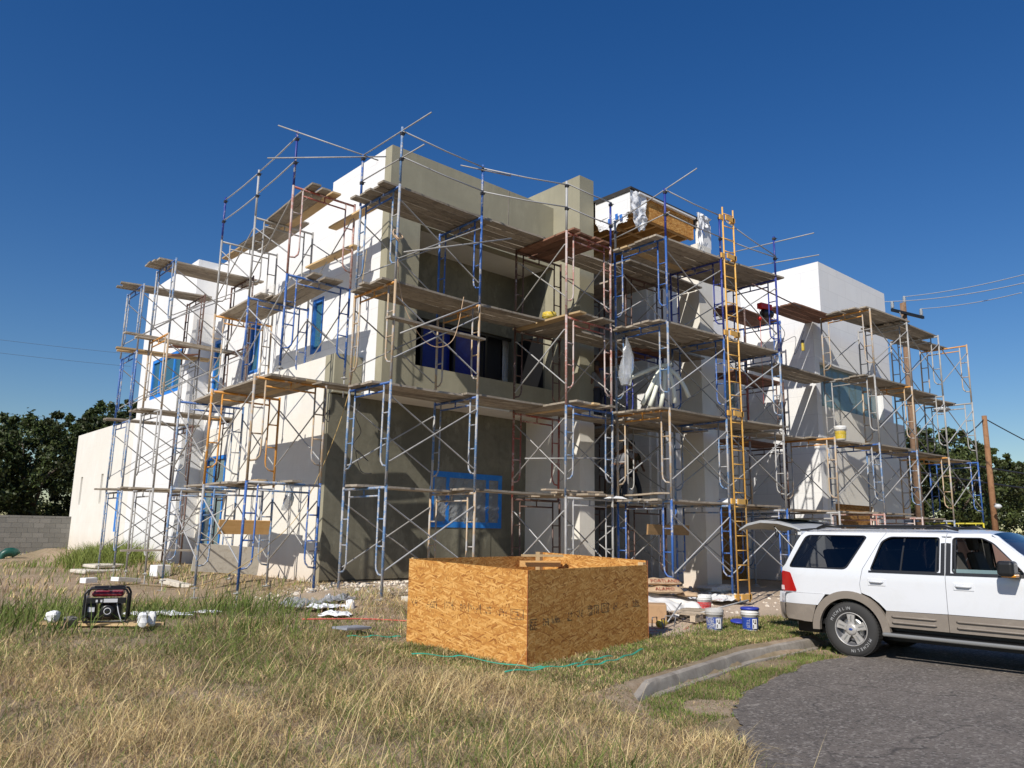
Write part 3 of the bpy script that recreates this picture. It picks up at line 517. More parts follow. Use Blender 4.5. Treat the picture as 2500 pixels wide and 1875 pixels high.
# ------------------------------------------------------------------ trees
def leaf_mesh(centres, radii, n, size, colf, seed):
    r = np.random.default_rng(seed); k = len(centres); idx = r.integers(0, k, n); c = np.array(centres)[idx]; rad = np.array(radii)[idx]
    d = r.normal(size=(n, 3)); d /= np.linalg.norm(d, axis=1)[:, None]; rr = r.random(n) ** 0.45
    P = c + d * (rad * rr)[:, None] * np.array([1, 1, 0.8]) + r.normal(size=(n, 3)) * (rad * .28)[:, None]
    a = r.normal(size=(n, 3)); a /= np.linalg.norm(a, axis=1)[:, None]; b = np.cross(a, r.normal(size=(n, 3))); b /= np.linalg.norm(b, axis=1)[:, None]
    s = size * r.uniform(0.6, 1.4, n)[:, None]; V = np.stack([P - a * s, P + b * s * .55, P + a * s, P - b * s * .55], 1).reshape(-1, 3)
    F = np.arange(n * 4).reshape(n, 4); col = colf(r, n, idx); C = np.repeat(col, 4, 0); return V, F, C
def np_mesh(name, V, F, material, C=None, smooth=False):
    me = bpy.data.meshes.new(name); nf = len(F); k = F.shape[1]
    me.vertices.add(len(V)); me.vertices.foreach_set('co', V.astype('f').ravel()); me.loops.add(nf * k); me.loops.foreach_set('vertex_index', F.astype('i').ravel())
    me.polygons.add(nf); me.polygons.foreach_set('loop_start', (np.arange(nf) * k).astype('i')); me.update(calc_edges=True); me.validate()
    if C is not None:
        at = me.attributes.new('col', 'FLOAT_COLOR', 'POINT'); at.data.foreach_set('color', np.concatenate([C, np.ones((len(C), 1))], 1).astype('f').ravel())
    me.materials.append(MATS[material])
    if smooth: me.polygons.foreach_set('use_smooth', [True] * nf)
    return me
def tree(x, y, h, wdt, label, seed, n=26000, low=0.28, kind='oak', size=0.10, group=None):
    r = random.Random(seed); base = 0.3; t_ = thing('tree', label, 'tree', (x, y, base), 0, group)
    tr = MB(); tips = []
    def limb(p, d, L, rad, depth):
        pts = [p]; q = Vector(p); dd = Vector(d)
        for k in range(4):
            dd = (dd + Vector((r.uniform(-.25, .25), r.uniform(-.25, .25), r.uniform(-.05, .2)))).normalized(); q = q + dd * L / 4; pts.append(tuple(q))
        tr.tube(pts, [rad * (1 - 0.13 * k) for k in range(5)], 7, cap=True)
        if depth == 0: tips.append(q.copy()); return
        for k in range(3 if depth > 1 else 3):
            nd = (dd + Vector((r.uniform(-1, 1), r.uniform(-1, 1), r.uniform(-.1, .6))) * 0.9).normalized(); limb(tuple(q), nd, L * r.uniform(.6, .85), rad * .5, depth - 1)
    for k in range(r.choice((2, 3))):
        limb((r.uniform(-.15, .15), r.uniform(-.15, .15), 0), (r.uniform(-.45, .45), r.uniform(-.45, .45), 1), h * 0.36, h * 0.032, 2)
    ob('trunk', tr, 'bark', t_, smooth=True)
    cs, rs = [], []
    for k in range(190):
        a = r.uniform(0, 6.283); q = r.random() ** .55; zz = r.uniform(low, 1.0); sh = math.sqrt(max(0.05, 1 - ((zz - 0.55) / 0.5) ** 2))
        cs.append((math.cos(a) * wdt * q * sh, math.sin(a) * wdt * q * sh, h * (zz * 0.93) + r.uniform(-.3, .3))); rs.append(r.uniform(.22, .62) * h / 8)
    for k in range(90):      # loose twigs on the outline
        a = r.uniform(0, 6.283); zz = r.uniform(.75, 1.08); sh = math.sqrt(max(0.03, 1 - ((zz - 0.55) / 0.56) ** 2)); cs.append((math.cos(a) * wdt * sh * .97, math.sin(a) * wdt * sh * .97, h * min(zz, 1.02) * .95)); rs.append(r.uniform(.08, .26) * h / 8)
    cb = np.array([r.uniform(.55, 1.35) for _ in cs])
    def colf(rg, n_, idx):
        b = np.array([0.040, 0.062, 0.018]) if kind == 'oak' else np.array([0.058, 0.080, 0.024])
        v = cb[idx][:, None] * rg.uniform(.6, 1.5, n_)[:, None]; return b * v + np.array([0.02, 0.012, 0.0]) * rg.random((n_, 1))
    V, F, C = leaf_mesh(cs, rs, n, size, colf, seed); link('crown', np_mesh('crown', V, F, 'tree_leaf', C), t_)
    return t_
tree(9.3, 47, 7.1, 4.4, 'dark spreading tree right behind the block wall beside the house edge', 1, 34000, .12)
tree(4.2, 45.5, 6.3, 4.0, 'dark broad tree in the middle of the group behind the block wall', 2, 34000, .12)
tree(-.5, 46, 6.2, 4.2, 'dark tree at the left edge of the picture behind the block wall', 14, 24000, .12)
tree(14.0, 48, 8.5, 4.2, 'rounded dark tree rising above the low rear wall of the house', 3, 30000, .2)
tree(7.0, 53, 7.2, 5.0, 'second-row dark tree seen between the trunks behind the block wall', 15, 24000, .08)
tree(-6, 52, 7.0, 5.0, 'dark tree beyond the left picture edge behind the block wall', 4, 12000, .12)
tree(18.5, 56, 9.5, 4.0, 'taller tree just left of the projecting white bay', 6, 12000)
tree(50, 18.5, 7.9, 3.6, 'sunlit green tree behind the rightmost scaffold frames', 7, 34000, 0.08, 'm', 0.11)
tree(58, 19.5, 7.5, 4.4, 'broad green tree left of the brown wooden pole', 8, 34000, 0.08, 'm', 0.11)
tree(66, 16.5, 7.0, 4.8, 'low green tree right of the brown wooden pole', 9, 32000, 0.05, 'm', 0.12)
tree(74, 17.0, 7.4, 5.0, 'green tree at the right picture edge above the car windshield', 10, 26000, 0.05, 'm', 0.13)
tree(47, 21, 6.4, 3.6, 'dark tree close behind the right wing of the house', 12, 24000, 0.05, 'm', 0.11)

# ------------------------------------------------------------------ poles, wires, lamps
p1 = thing('utility_pole', 'weathered utility pole with crossarm and insulators right of the white wing', 'utility pole', (40.4, 15.5, 0.2))
mb = MB(); mb.tube([(0, 0, -.2), (0, 0, 7), (0, 0, 13.35)], [.21, .18, .145], 14); ob('pole', mb, 'pole_timber', p1, True)
mb = MB(); Mx = Matrix.Translation((0.0, -.2, 12.75)) @ Matrix.Rotation(R(-12), 4, 'Z'); mb.bb(-1.3, 1.3, -.05, .05, -.07, .07, M=Mx); ob('crossarm', mb, 'car_black_trim', p1)
mb = MB(); mb.tube([(-.75, -.1, 12.7), (0, -.1, 11.8)], .03); ob('arm_brace', mb, 'galvanised', p1)
INS = [(-1.2, .05, 12.83), (1.15, -.42, 12.83), (.22, 0, 13.4)]
for q in INS:
    mb = MB(); mb.lathe([(.03, 0), (.1, .05), (.05, .09), (.1, .14), (.05, .18), (.1, .23), (.05, .27), (.09, .32), (.03, .38), (.0, .4)], 12); ob('insulator', mb, 'insulator', p1, True, q)
mb = MB(); mb.tube([(.05, -.15, 7.7), (.35, -.4, 8.05), (.7, -.7, 8.1), (1.0, -.9, 8.0)], .03); ob('lamp_arm', mb, 'galvanised', p1, True)
for q in ((1.15, -1.0, 7.9),):
    mb = MB(); mb.lathe([(0.0, .16), (.1, .15), (.16, .08), (.38, .03), (.38, -.02), (.26, -.14), (.1, -.17), (0, -.18)], 18); ob('lamp_head', mb, 'lamp_white', p1, True, q)
p2 = thing('utility_pole', 'plain brown wooden pole with a small lamp above the car roof', 'utility pole', (46.4, 14.1, 0.1))
mb = MB(); mb.tube([(0, 0, -.2), (-0.05, 0, 8.15)], [.17, .125], 12); ob('pole', mb, 'red_pole_timber', p2, True)
mb = MB(); mb.tube([(-.05, 0, 3.4), (-.3, -.2, 3.5), (-.6, -.4, 3.4)], .02); ob('lamp_arm', mb, 'galvanised', p2, True); mb = MB(); mb.lathe([(0, .14), (.12, .1), (.19, 0), (.08, -.11), (0, -.12)], 14); ob('lamp_head', mb, 'lamp_white', p2, True, (-.66, -.42, 3.32))
def wire(a, b, sag, r_, label, m_='wire', grp=None):
    mb = MB(); a = Vector(a); b = Vector(b); pts = []
    for k in range(25):
        t_ = k / 24; p = a.lerp(b, t_); p.z -= sag * 4 * t_ * (1 - t_); pts.append(tuple(p))
    mb.tube(pts, r_, 5); tag(ob('power_line', mb, m_), label, 'power line', grp)
wire((39.25, 15.6, 13.42), (33.75, 8.45, 11.45), .15, .02, 'upper grey power line from the pole crossarm to the right edge'); wire((40.65, 15.5, 13.95), (37.0, 9.2, 12.75), .12, .02, 'highest grey power line over the pole top insulator')
wire((41.6, 15.1, 13.42), (37.4, 9.5, 12.1), .12, .02, 'lower grey power line ending on the outer crossarm insulator')
wire((39.25, 15.6, 13.42), (30, 21, 13.0), .2, .02, 'grey power line running behind the white wing block')
for z, l in ((5.6, 'upper thick black cable crossing the trees right of the house'), (4.75, 'lower thick black cable crossing the trees right of the house')): wire((40.4, 15.3, z + .15), (62, 13.5, z), .1, .05, l, 'black_wire')
wire((40.5, 15.4, 6.7), (46.35, 14.1, 8.1), .7, .03, 'thin sagging black line between the two wooden poles', 'black_wire')
wire((46.4, 14.1, 8.1), (52, 10.5, 5.2), .1, .03, 'black guy line slanting right from the brown pole', 'black_wire')
for z, l in ((13.0, 'faint upper wire across the sky left of the scaffold'), (12.2, 'faint second wire across the sky left of the scaffold'), (8.6, 'faint low wire above the left treetops')): wire((-6, 60, z + .8), (14, 52, z - .6), .3, .012, l, 'far_wire')
# ------------------------------------------------------------------ scaffolding
FW, LIFT, OFF = 1.52, 2.0, 0.23
PR = 0.027
def fr_parts():
    d = {}
    def T(pts, r): 
        m_ = MB(); m_.tube(pts, r, 8); return m_
    d['post_a'] = T([(0, 0, -LIFT), (0, 0, 0.03)], PR); d['post_b'] = T([(FW, 0, -LIFT), (FW, 0, 0.03)], PR)
    d['top_bar'] = T([(PR, 0, -0.02), (FW - PR, 0, -0.02)], PR); d['lower_bar'] = T([(OFF, 0, -0.17), (FW - OFF, 0, -0.17)], 0.019)
    d['tie'] = T([(FW / 2, 0, -0.155), (FW / 2, 0, -0.04)], 0.016)
    def leg(s_, x0): return T([(x0 + s_ * OFF, 0, -0.04), (x0 + s_ * OFF, 0, -1.42), (x0 + s_ * OFF * .93, 0, -1.52), (x0 + s_ * OFF * .62, 0, -1.60), (x0 + s_ * PR * .7, 0, -1.62)], 0.0185)
    d['leg_a'] = leg(1, 0); d['leg_b'] = leg(-1, FW)
    for k, z in enumerate((-0.60, -1.10)):
        d['rung_a%d' % k] = T([(PR * .6, 0, z), (OFF - .012, 0, z)], 0.015); d['rung_b%d' % k] = T([(FW - OFF + .012, 0, z), (FW - PR * .6, 0, z)], 0.015)
    return d
FP = fr_parts(); FM = {}
NAMES = {'post_a': 'post', 'post_b': 'post', 'top_bar': 'top_bar', 'lower_bar': 'lower_bar', 'tie': 'tie', 'leg_a': 'ladder_leg', 'leg_b': 'ladder_leg'}
def get_mesh(key, colr):
    if (key, colr) not in FM: FM[(key, colr)] = FP[key].mesh(NAMES.get(key, 'rung'), colr, True)
    return FM[(key, colr)]
CN = {'blue_paint': 'blue', 'deep_blue_paint': 'deep blue', 'pale_blue_paint': 'plaster-splashed pale blue', 'orange_paint': 'orange', 'yellow_paint': 'yellow', 'red_paint': 'red', 'pink_paint': 'faded pink',
      'plaster_grey_paint': 'plaster-grey', 'dark_brown_paint': 'dark brown', 'sand_paint': 'sand-coloured', 'galvanised': 'grey'}
B, DB, PB, O, Yw, RD, PK, PG, DK, SD = 'blue_paint', 'deep_blue_paint', 'pale_blue_paint', 'orange_paint', 'yellow_paint', 'red_paint', 'pink_paint', 'plaster_grey_paint', 'dark_brown_paint', 'sand_paint'
# station: outer post x, y, direction to the inner post, height of first deck, {level: colour or (post, bars)}, place phrase
ST = {
 'FA': (8.0, 12.5, 0, 1, 2.51, {0: PB, 1: PB, 2: SD, 3: PB}, 'at the outer corner of the grey front'),
 'FB': (10.18, 12.56, 0, 1, 2.50, {0: SD, 1: PB, 2: SD, 3: B}, 'before the middle of the grey front'),
 'TN': (12.08, 11.82, 1, 0, 2.47, {0: PG, 1: PB, 2: PK, 3: PK}, 'nearest the OSB pit box, before the pier'),
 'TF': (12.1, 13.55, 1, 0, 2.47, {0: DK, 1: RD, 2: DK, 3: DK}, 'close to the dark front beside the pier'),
 'MM': (13.92, 10.43, 0, 1, 2.44, {0: B, 1: SD, 2: PB, 3: B}, 'right of the pier before the entry'),
 'NN': (16.05, 10.37, 0, 1, 2.41, {0: B, 1: PB, 2: B, 3: DB}, 'beside the long orange ladder'),
 'OO': (18.2, 10.12, 0, 1, 2.37, {0: B, 1: PG, 2: PB, 3: DB}, 'right of the orange ladder'),
 'EA': (15.25, 12.75, 1, 0, 2.40, {0: DK, 1: PG, 2: DB, 3: DK}, 'inside the entry near its mouth'),  # both entry stations: dark brown stands in for blue dimmed by shade
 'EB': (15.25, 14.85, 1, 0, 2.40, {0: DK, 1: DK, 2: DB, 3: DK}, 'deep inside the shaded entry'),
 'SA': (20.2, 12.3, 0, 1, 2.42, {0: PB, 1: SD, 2: RD, 3: DK}, 'before the shaded wall left of the wing'),
 'SB': (22.25, 12.3, 0, 1, 2.42, {0: PB, 1: DK, 2: DK, 3: B}, 'in the corner left of the right wing'),
 'QA': (20.6, 9.95, 0, 1, 2.38, {0: PG, 1: SD}, 'halfway between ladder and right wing'),
 'RA': (22.7, 9.66, 0, 1, 2.38, {0: PK, 1: PB, 2: PG, 3: SD}, 'at the left end of the wing front'),
 'RB': (24.84, 9.47, 0, 1, 2.33, {0: PK, 1: PB, 2: SD, 3: PG}, 'before the middle of the wing front'),
 'RC': (27.08, 9.37, 0, 1, 2.30, {0: PB, 1: SD, 2: PG, 3: PG}, 'before the right end of the wing'),
 'RD': (28.9, 9.12, 0, 1, 2.26, {0: Yw, 1: B, 2: PG, 3: SD}, 'free-standing at the far right end'),
 'LA': (6.08, 14.3, 1, 0, 2.58, {0: B, 1: SD}, 'against the cream wall nearest the corner'),
 'LB': (6.05, 16.35, 1, 0, 2.55, {0: PB, 1: O}, 'against the middle of the cream wall'),
 'LC': (6.12, 18.5, 1, 0, 2.58, {0: PB, 1: PB}, 'before the blue-taped entrance glazing'),
 'BA': (6.35, 20.5, 0, 1, 2.62, {0: PG, 1: PG, 2: SD, 3: PB}, 'nearer pair left of the projecting bay'),
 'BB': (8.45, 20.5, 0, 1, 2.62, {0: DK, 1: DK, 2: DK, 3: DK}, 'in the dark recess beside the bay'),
 'CA': (6.47, 23.55, 0, 1, 2.65, {0: PB, 1: PB, 2: B, 3: PB}, 'farther pair at the far left end'),
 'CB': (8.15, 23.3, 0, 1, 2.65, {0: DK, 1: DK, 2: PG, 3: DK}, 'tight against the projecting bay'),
 'UA': (6.95, 15.1, 1, 0, 3.04, {2: B, 3: PK}, 'on the upper left side nearest the corner'),
 'UB': (7.08, 17.35, 1, 0, 3.04, {2: B, 3: PG}, 'on the upper left side, middle'),
 'UC': (7.12, 19.5, 1, 0, 3.04, {2: SD, 3: PG}, 'on the upper left side, farthest back'),
}
LIFTN = ['lowest lift', 'second lift', 'third lift', 'top lift']
GBASE = {}
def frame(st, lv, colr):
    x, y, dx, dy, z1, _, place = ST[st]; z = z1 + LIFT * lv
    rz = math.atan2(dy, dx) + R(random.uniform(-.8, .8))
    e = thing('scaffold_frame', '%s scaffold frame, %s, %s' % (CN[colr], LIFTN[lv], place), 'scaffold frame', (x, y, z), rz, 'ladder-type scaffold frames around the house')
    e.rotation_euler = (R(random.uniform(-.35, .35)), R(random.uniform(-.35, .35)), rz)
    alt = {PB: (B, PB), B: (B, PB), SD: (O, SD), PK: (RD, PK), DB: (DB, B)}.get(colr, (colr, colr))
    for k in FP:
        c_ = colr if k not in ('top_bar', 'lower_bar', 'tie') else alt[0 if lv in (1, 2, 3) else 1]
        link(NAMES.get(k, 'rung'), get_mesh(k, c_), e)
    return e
JK = MB(); JK.tube([(0, 0, -.42), (0, 0, .12)], .016, 8); JK.lathe([(.016, .0), (.055, .0), (.055, .02), (.016, .02)], 8)
for q in (0,): JK.bb(-.075, .075, -.012, .012, .0, .018)
JP = MB(); JP.bb(-.075, .075, -.075, .075, 0, .012); jm = JK.mesh('screw_jack', 'plaster_grey_paint', True); jp = JP.mesh('base_plate', 'plaster_grey_paint')
for st in ST:
    x, y, dx, dy, z1, lv, place = ST[st]
    for k, c_ in lv.items():
        e = frame(st, k, c_)
        if k == min(lv):
            for xx in (0, FW):
                link('screw_jack', jm, e, (xx, 0, -LIFT - .06)); gx, gy = x + dx * xx, y + dy * xx
                gzv = GZ(gx, gy) if k == 0 else (4.66 if xx == 0 else 5.62)
                pl = MB(); top = z1 + LIFT * k - LIFT - .06 - .42; hh = max(0.0, top - gzv)
                if k == 0: pl.tube([(0, 0, 0), (0, 0, top - gzv + .02)], .016, 6) if hh > .02 else None; pl.bb(-.075, .075, -.075, .075, 0, .012)
                elif xx == 0: pl.bb(-.07, .07, -.07, .07, 0, .01)
                if pl.v: ob('base_plate', pl, 'plaster_grey_paint', e, loc=(xx, 0, gzv - (z1 + LIFT * k)))
# cross braces
BR = {}
def brace(a, b, zt, zb, label, colr='galvanised', grp='crossed brace pipes between scaffold frames'):
    a = Vector(a); b = Vector(b); d = b - a; L = d.length
    key = (round(L, 2), round(zt - zb, 2), colr)
    if key not in BR:
        h = zt - zb; m1 = MB(); m1.tube([(0.02, 0, 0), (0.05, .012, 0), (L - .05, .012, -h), (L - .02, 0, -h)], .0155, 6); m2 = MB(); m2.tube([(0.02, 0, -h), (0.05, -.012, -h), (L - .05, -.012, 0), (L - .02, 0, 0)], .0155, 6)
        pv = MB(); pv.tube([(L / 2, -.03, -h / 2), (L / 2, .03, -h / 2)], .012, 6); BR[key] = (m1.mesh('brace_pipe', colr, True), m2.mesh('brace_pipe', colr, True), pv.mesh('pivot_bolt', 'galvanised'))
    e = thing('cross_brace', label, 'scaffold brace', (a.x, a.y, zt), math.atan2(d.y, d.x), grp)
    link('brace_pipe', BR[key][0], e); link('brace_pipe', BR[key][1], e); link('pivot_bolt', BR[key][2], e)
def post_xy(st, side):
    x, y, dx, dy = ST[st][:4]; return (x + dx * FW * side, y + dy * FW * side)
BAYS = [  # a, b, levels, bay phrase, deck spec {level: (n planks, material, lateral start fraction, overhang)}, brace levels
 ('FA', 'FB', 'bay before the grey corner', {0: (2, 'weathered_plank', .38, .25), 1: (4, 'weathered_plank', .2, .25), 2: (5, 'weathered_plank', .05, .3), 3: (5, 'weathered_plank', .05, .35)}, (0, 1, 2, 3)),
 ('TN', 'TF', 'tower bay before the pier', {0: (3, 'pallet_wood', .3, .3), 1: (5, 'weathered_plank', .05, .25), 2: (5, 'weathered_plank', .05, .25), 3: (5, 'red_brown_plank', .02, .15)}, (0, 1, 2, 3)),
 ('MM', 'NN', 'bay left of the orange ladder', {0: (5, 'weathered_plank', .1, .25), 1: (6, 'weathered_plank', .0, .3), 2: (6, 'weathered_plank', .0, .3), 3: (6, 'weathered_plank', 0., .25)}, (0, 1, 2, 3)),
 ('NN', 'OO', 'bay right of the orange ladder', {0: (4, 'pallet_wood', .2, .3), 1: (6, 'weathered_plank', .0, .25), 2: (6, 'weathered_plank', .0, .2), 3: (6, 'weathered_plank', 0., .38)}, (0, 1, 2, 3)),
 ('EA', 'EB', 'inside the shaded entry', {0: (5, 'weathered_plank', .02, .3), 1: (5, 'weathered_plank', .05, .3), 2: (5, 'red_brown_plank', .05, .3), 3: (5, 'weathered_plank', .05, .25)}, (0, 1, 2, 3)),
 ('SA', 'SB', 'by the shaded wall left of wing', {0: (3, 'pallet_wood', .2, .3), 1: (4, 'red_brown_plank', .1, .3), 2: (4, 'red_brown_plank', .1, .3), 3: (4, 'red_brown_plank', .1, .4)}, (0, 1, 2, 3)),
 ('QA', 'RA', 'just left of wing front', {0: (3, 'pallet_wood', .2, .3), 1: (3, 'weathered_plank', .3, .25)}, (0, 1)),
 ('RA', 'RB', 'before the wing, left bay', {0: (3, 'pallet_wood', .2, .25), 1: (4, 'weathered_plank', .1, .2), 2: (4, 'weathered_plank', .1, .2), 3: (5, 'weathered_plank', .0, .25)}, (0, 1, 2, 3)),
 ('RB', 'RC', 'before the wing, middle bay', {0: (3, 'pallet_wood', .2, .2), 1: (4, 'weathered_plank', .1, .25), 2: (4, 'weathered_plank', .15, .2), 3: (5, 'weathered_plank', .05, .25)}, (0, 1, 2, 3)),
 ('RC', 'RD', 'beyond the wing, rightmost bay', {1: (3, 'weathered_plank', .2, .2), 2: (3, 'weathered_plank', .35, .2), 3: (3, 'weathered_plank', .45, .2)}, (0, 1, 2, 3)),
 ('LA', 'LB', 'along the cream wall near the corner', {0: (1, 'weathered_plank', .5, .3), 1: (5, 'weathered_plank', .12, .3)}, (0, 1)),
 ('LB', 'LC', 'along the cream wall toward the back', {0: (3, 'weathered_plank', .25, .3), 1: (4, 'weathered_plank', .2, .3)}, (0, 1)),
 ('BA', 'BB', 'running into the recess, nearer run', {0: (3, 'weathered_plank', .3, .45), 1: (3, 'weathered_plank', .3, .4), 2: (1, 'weathered_plank', .75, .4), 3: (4, 'weathered_plank', .2, .4)}, (0, 1, 2, 3)),
 ('CA', 'CB', 'far left end, farther run', {0: (3, 'weathered_plank', .2, .4), 1: (2, 'weathered_plank', .4, .4), 2: (2, 'fresh_plank', .1, .4), 3: (3, 'weathered_plank', .25, .4)}, (0, 1, 2, 3)),
 ('UA', 'UB', 'high left side nearest the corner', {2: (3, 'weathered_plank', .3, .3), 3: (3, 'weathered_plank', .18, .3)}, (2, 3)),
 ('UB', 'UC', 'high left side, rear bay', {2: (4, 'weathered_plank', .1, .3), 3: (3, 'weathered_plank', .35, .3)}, (2, 3)),
]
PLK = {}
def plank(cx, cy, cz, L, ang, matn, label, wd=0.235, th=0.042, tilt=0.0, grp='scaffold planks'):
    key = (round(L, 1), matn, wd, th)
    if key not in PLK:
        mb = MB(); n = 6; l = L / 2; vs_ = []; rr = random.Random(len(PLK))
        for k in range(n + 1):
            x = -l + L * k / n; s_ = 0.004 * math.sin(k * 1.3); e_ = 0.012 if k in (0, n) else 0
            for (yy, zz) in ((-wd / 2 + e_, -th / 2), (wd / 2 - e_, -th / 2), (wd / 2 - e_, th / 2), (-wd / 2 + e_, th / 2)): vs_.append((x, yy, zz + s_))
        fs = [(k * 4 + j, (k + 1) * 4 + j, (k + 1) * 4 + (j + 1) % 4, k * 4 + (j + 1) % 4) for k in range(n) for j in range(4)] + [(0, 1, 2, 3), tuple(n * 4 + j for j in (3, 2, 1, 0))]
        fs = [f[::-1] for f in fs]
        mb.add(vs_, fs); PLK[key] = mb.mesh('plank', matn)
    o = link('plank', PLK[key], None, (cx, cy, cz), (R(random.uniform(-1, 1)), tilt + R(random.uniform(-.4, .4)), ang + R(random.uniform(-1.4, 1.4))))
    tag(o, label, 'plank', grp); return o
ORD = ['outermost', 'second', 'third', 'fourth', 'fifth', 'sixth']
MW = {'weathered_plank': 'weathered', 'pallet_wood': 'pale grey', 'red_brown_plank': 'red-brown', 'fresh_plank': 'fresh yellow'}
DKN = ['first deck', 'second deck', 'third deck', 'top deck']
for a, b, ph, decks, bl in BAYS:
    za, zb_ = ST[a][4], ST[b][4]
    for lv in bl:
        for side, nm in ((0, 'outer'), (1, 'inner')):
            pa, pb = post_xy(a, side), post_xy(b, side); zt = (za + zb_) / 2 + LIFT * lv - 0.30
            brace((*pa, 0), (*pb, 0), zt, zt - 1.22, '%s brace cross, %s, %s' % (nm, LIFTN[lv], ph), 'galvanised' if (lv + side) % 2 == 0 else 'plaster_grey_paint')
    for lv, (n, mt, s0, ov) in decks.items():
        for k in range(n):
            f_ = s0 + (k + .5) * 0.25 / FW; f_ = min(f_, 0.97)
            xa, ya = ST[a][0] + ST[a][2] * FW * f_, ST[a][1] + ST[a][3] * FW * f_; xb, yb = ST[b][0] + ST[b][2] * FW * f_, ST[b][1] + ST[b][3] * FW * f_
            L = math.hypot(xb - xa, yb - ya) + 2 * ov; sh = random.uniform(-.07, .07); an = math.atan2(yb - ya, xb - xa)
            plank((xa + xb) / 2 + math.cos(an) * sh, (ya + yb) / 2 + math.sin(an) * sh, (za + zb_) / 2 + LIFT * lv + 0.026 + 0.0 + (0.044 if (BAYS.index((a, b, ph, decks, bl)) % 2 and ov > .22) else 0.0) + random.uniform(0, .006), L, an, mt if random.random() > .12 else 'fresh_plank' if mt == 'weathered_plank' and random.random() < .35 else mt,
                  '%s plank, %s of %d, %s, %s' % (MW[mt], ORD[k], n, DKN[lv], ph) if n > 1 else '%s single plank, %s, %s' % (MW[mt], DKN[lv], ph))
# bridging decks FB -> TN tower
for lv, n in ((0, 2), (1, 4), (2, 4), (3, 5)):
    for k in range(n):
        y0 = 12.72 + k * 0.255; plank(11.28, y0 + .05, 2.49 + 2 * lv + .072, 2.5, R(-2), 'weathered_plank', 'weathered bridging plank %s of %d, %s, between grey front and pier tower' % (ORD[k], n, DKN[lv]))
# bridging deck TN tower -> entry
for lv in (1, 2, 3):
    for k in range(3): plank(14.35, 12.75 + .26 * k, 2.44 + 2 * lv + .072, 1.9, 0, 'weathered_plank', 'weathered linking plank %s of 3, %s, passing before the pier' % (ORD[k], DKN[lv]))
for k in range(3): plank(19.55, 10.6 + .26 * k, 2.38 + .03, 2.9, R(-4), 'pallet_wood', 'pale grey linking plank %s of 3, first deck, right of the ladder bay' % ORD[k])
for k in range(3): plank(19.5, 10.9 + .26 * k, 4.38 + .03, 2.9, R(-4), 'weathered_plank', 'weathered linking plank %s of 3, second deck, right of the ladder bay' % ORD[k])
for lv in (1, 2, 3):
    for k in range(3): plank(16.1, 12.12 + .26 * k, 2.42 + 2 * lv + .03, 3.2, R(1), 'weathered_plank', 'weathered plank %s of 3, %s, linking front bays to the shaded entry' % (ORD[k], DKN[lv]))
for k in range(4): plank(22.1, 11.05 + .26 * k, 8.46, 2.6, R(-3), 'red_brown_plank', 'red-brown plank %s of 4, top deck, left end of the wing' % ORD[k])
for k in range(4): plank(21.3, 11.1 + .26 * k, 6.46, 3.4, R(-2), 'weathered_plank', 'weathered plank %s of 4, third deck, left end of the wing' % ORD[k])
# upper-left corner decks between UA run and FA
for k in range(2): plank(7.75, 14.5 + .27 * k, 4.68, 1.9, R(2), 'weathered_plank', 'weathered corner plank %s of 2, second deck, under the planter end' % ORD[k])
plank(8.45, 15.1, 8.75, 1.9, R(91), 'fresh_plank', 'yellowish plank propped high beside the white upper corner')
plank(8.5, 16.1, 8.05, 2.2, R(90), 'fresh_plank', 'yellow plank hung halfway up the white upper wall')
plank(7.85, 19.6, 9.13, 3.0, R(91), 'fresh_plank', 'long yellow plank bridging the highest rear left frames'); plank(9.1, 12.55, 5.75, 2.5, R(2), 'weathered_plank', 'single plank tied across the grey front under the third deck', .2)
plank(7.45, 22.0, 6.75, 3.6, R(4), 'weathered_plank', 'single plank sticking out before the blue bay window', .2)
plank(7.0, 16.7, 2.66, 2.9, R(84), 'fresh_plank', 'loose fresh plank lying askew on the first left deck')
for k, (xx, yy, zz) in enumerate(((7.55, 23.0, 6.62), (7.65, 23.3, 6.95))): plank(xx, yy, zz, .8, R(6), 'red_brown_plank', ['lower', 'upper'][k] + ' red-brown wooden ramp board before the bay window', .45, .03, R(-10))
# long low planks between jacks on the left, leaning board
plank(7.3, 19.8, 1.15, 3.4, R(-8), 'weathered_plank', 'thin plank tied low between the far left frames', .18)
mb = MB(); mb.bb(-.72, .72, -.012, .012, -.30, .30); o = ob('plywood_sheet', mb, 'limestone', loc=(7.1, 17.4, 1.02), rot=(R(8), R(4), R(-6))); tag(o, 'plaster-crusted plywood sheet hung low before the tall glazing', 'board')
mb = MB(); mb.bb(-.52, .52, -.02, .02, -.14, .14); o = ob('siding_board', mb, 'orange_lumber', loc=(6.62, 15.5, 1.72), rot=(R(12), 0, R(-2))); tag(o, 'bright orange board resting on frame rungs before the cream wall', 'board')
mb = MB(); mb.bb(-.85, .85, -.02, .02, -.115, .115); o = ob('header_board', mb, 'joist_lumber', loc=(14.95, 11.3, 1.82), rot=(R(5), 0, R(4))); tag(o, 'brown board standing on rungs below the entry deck', 'board')
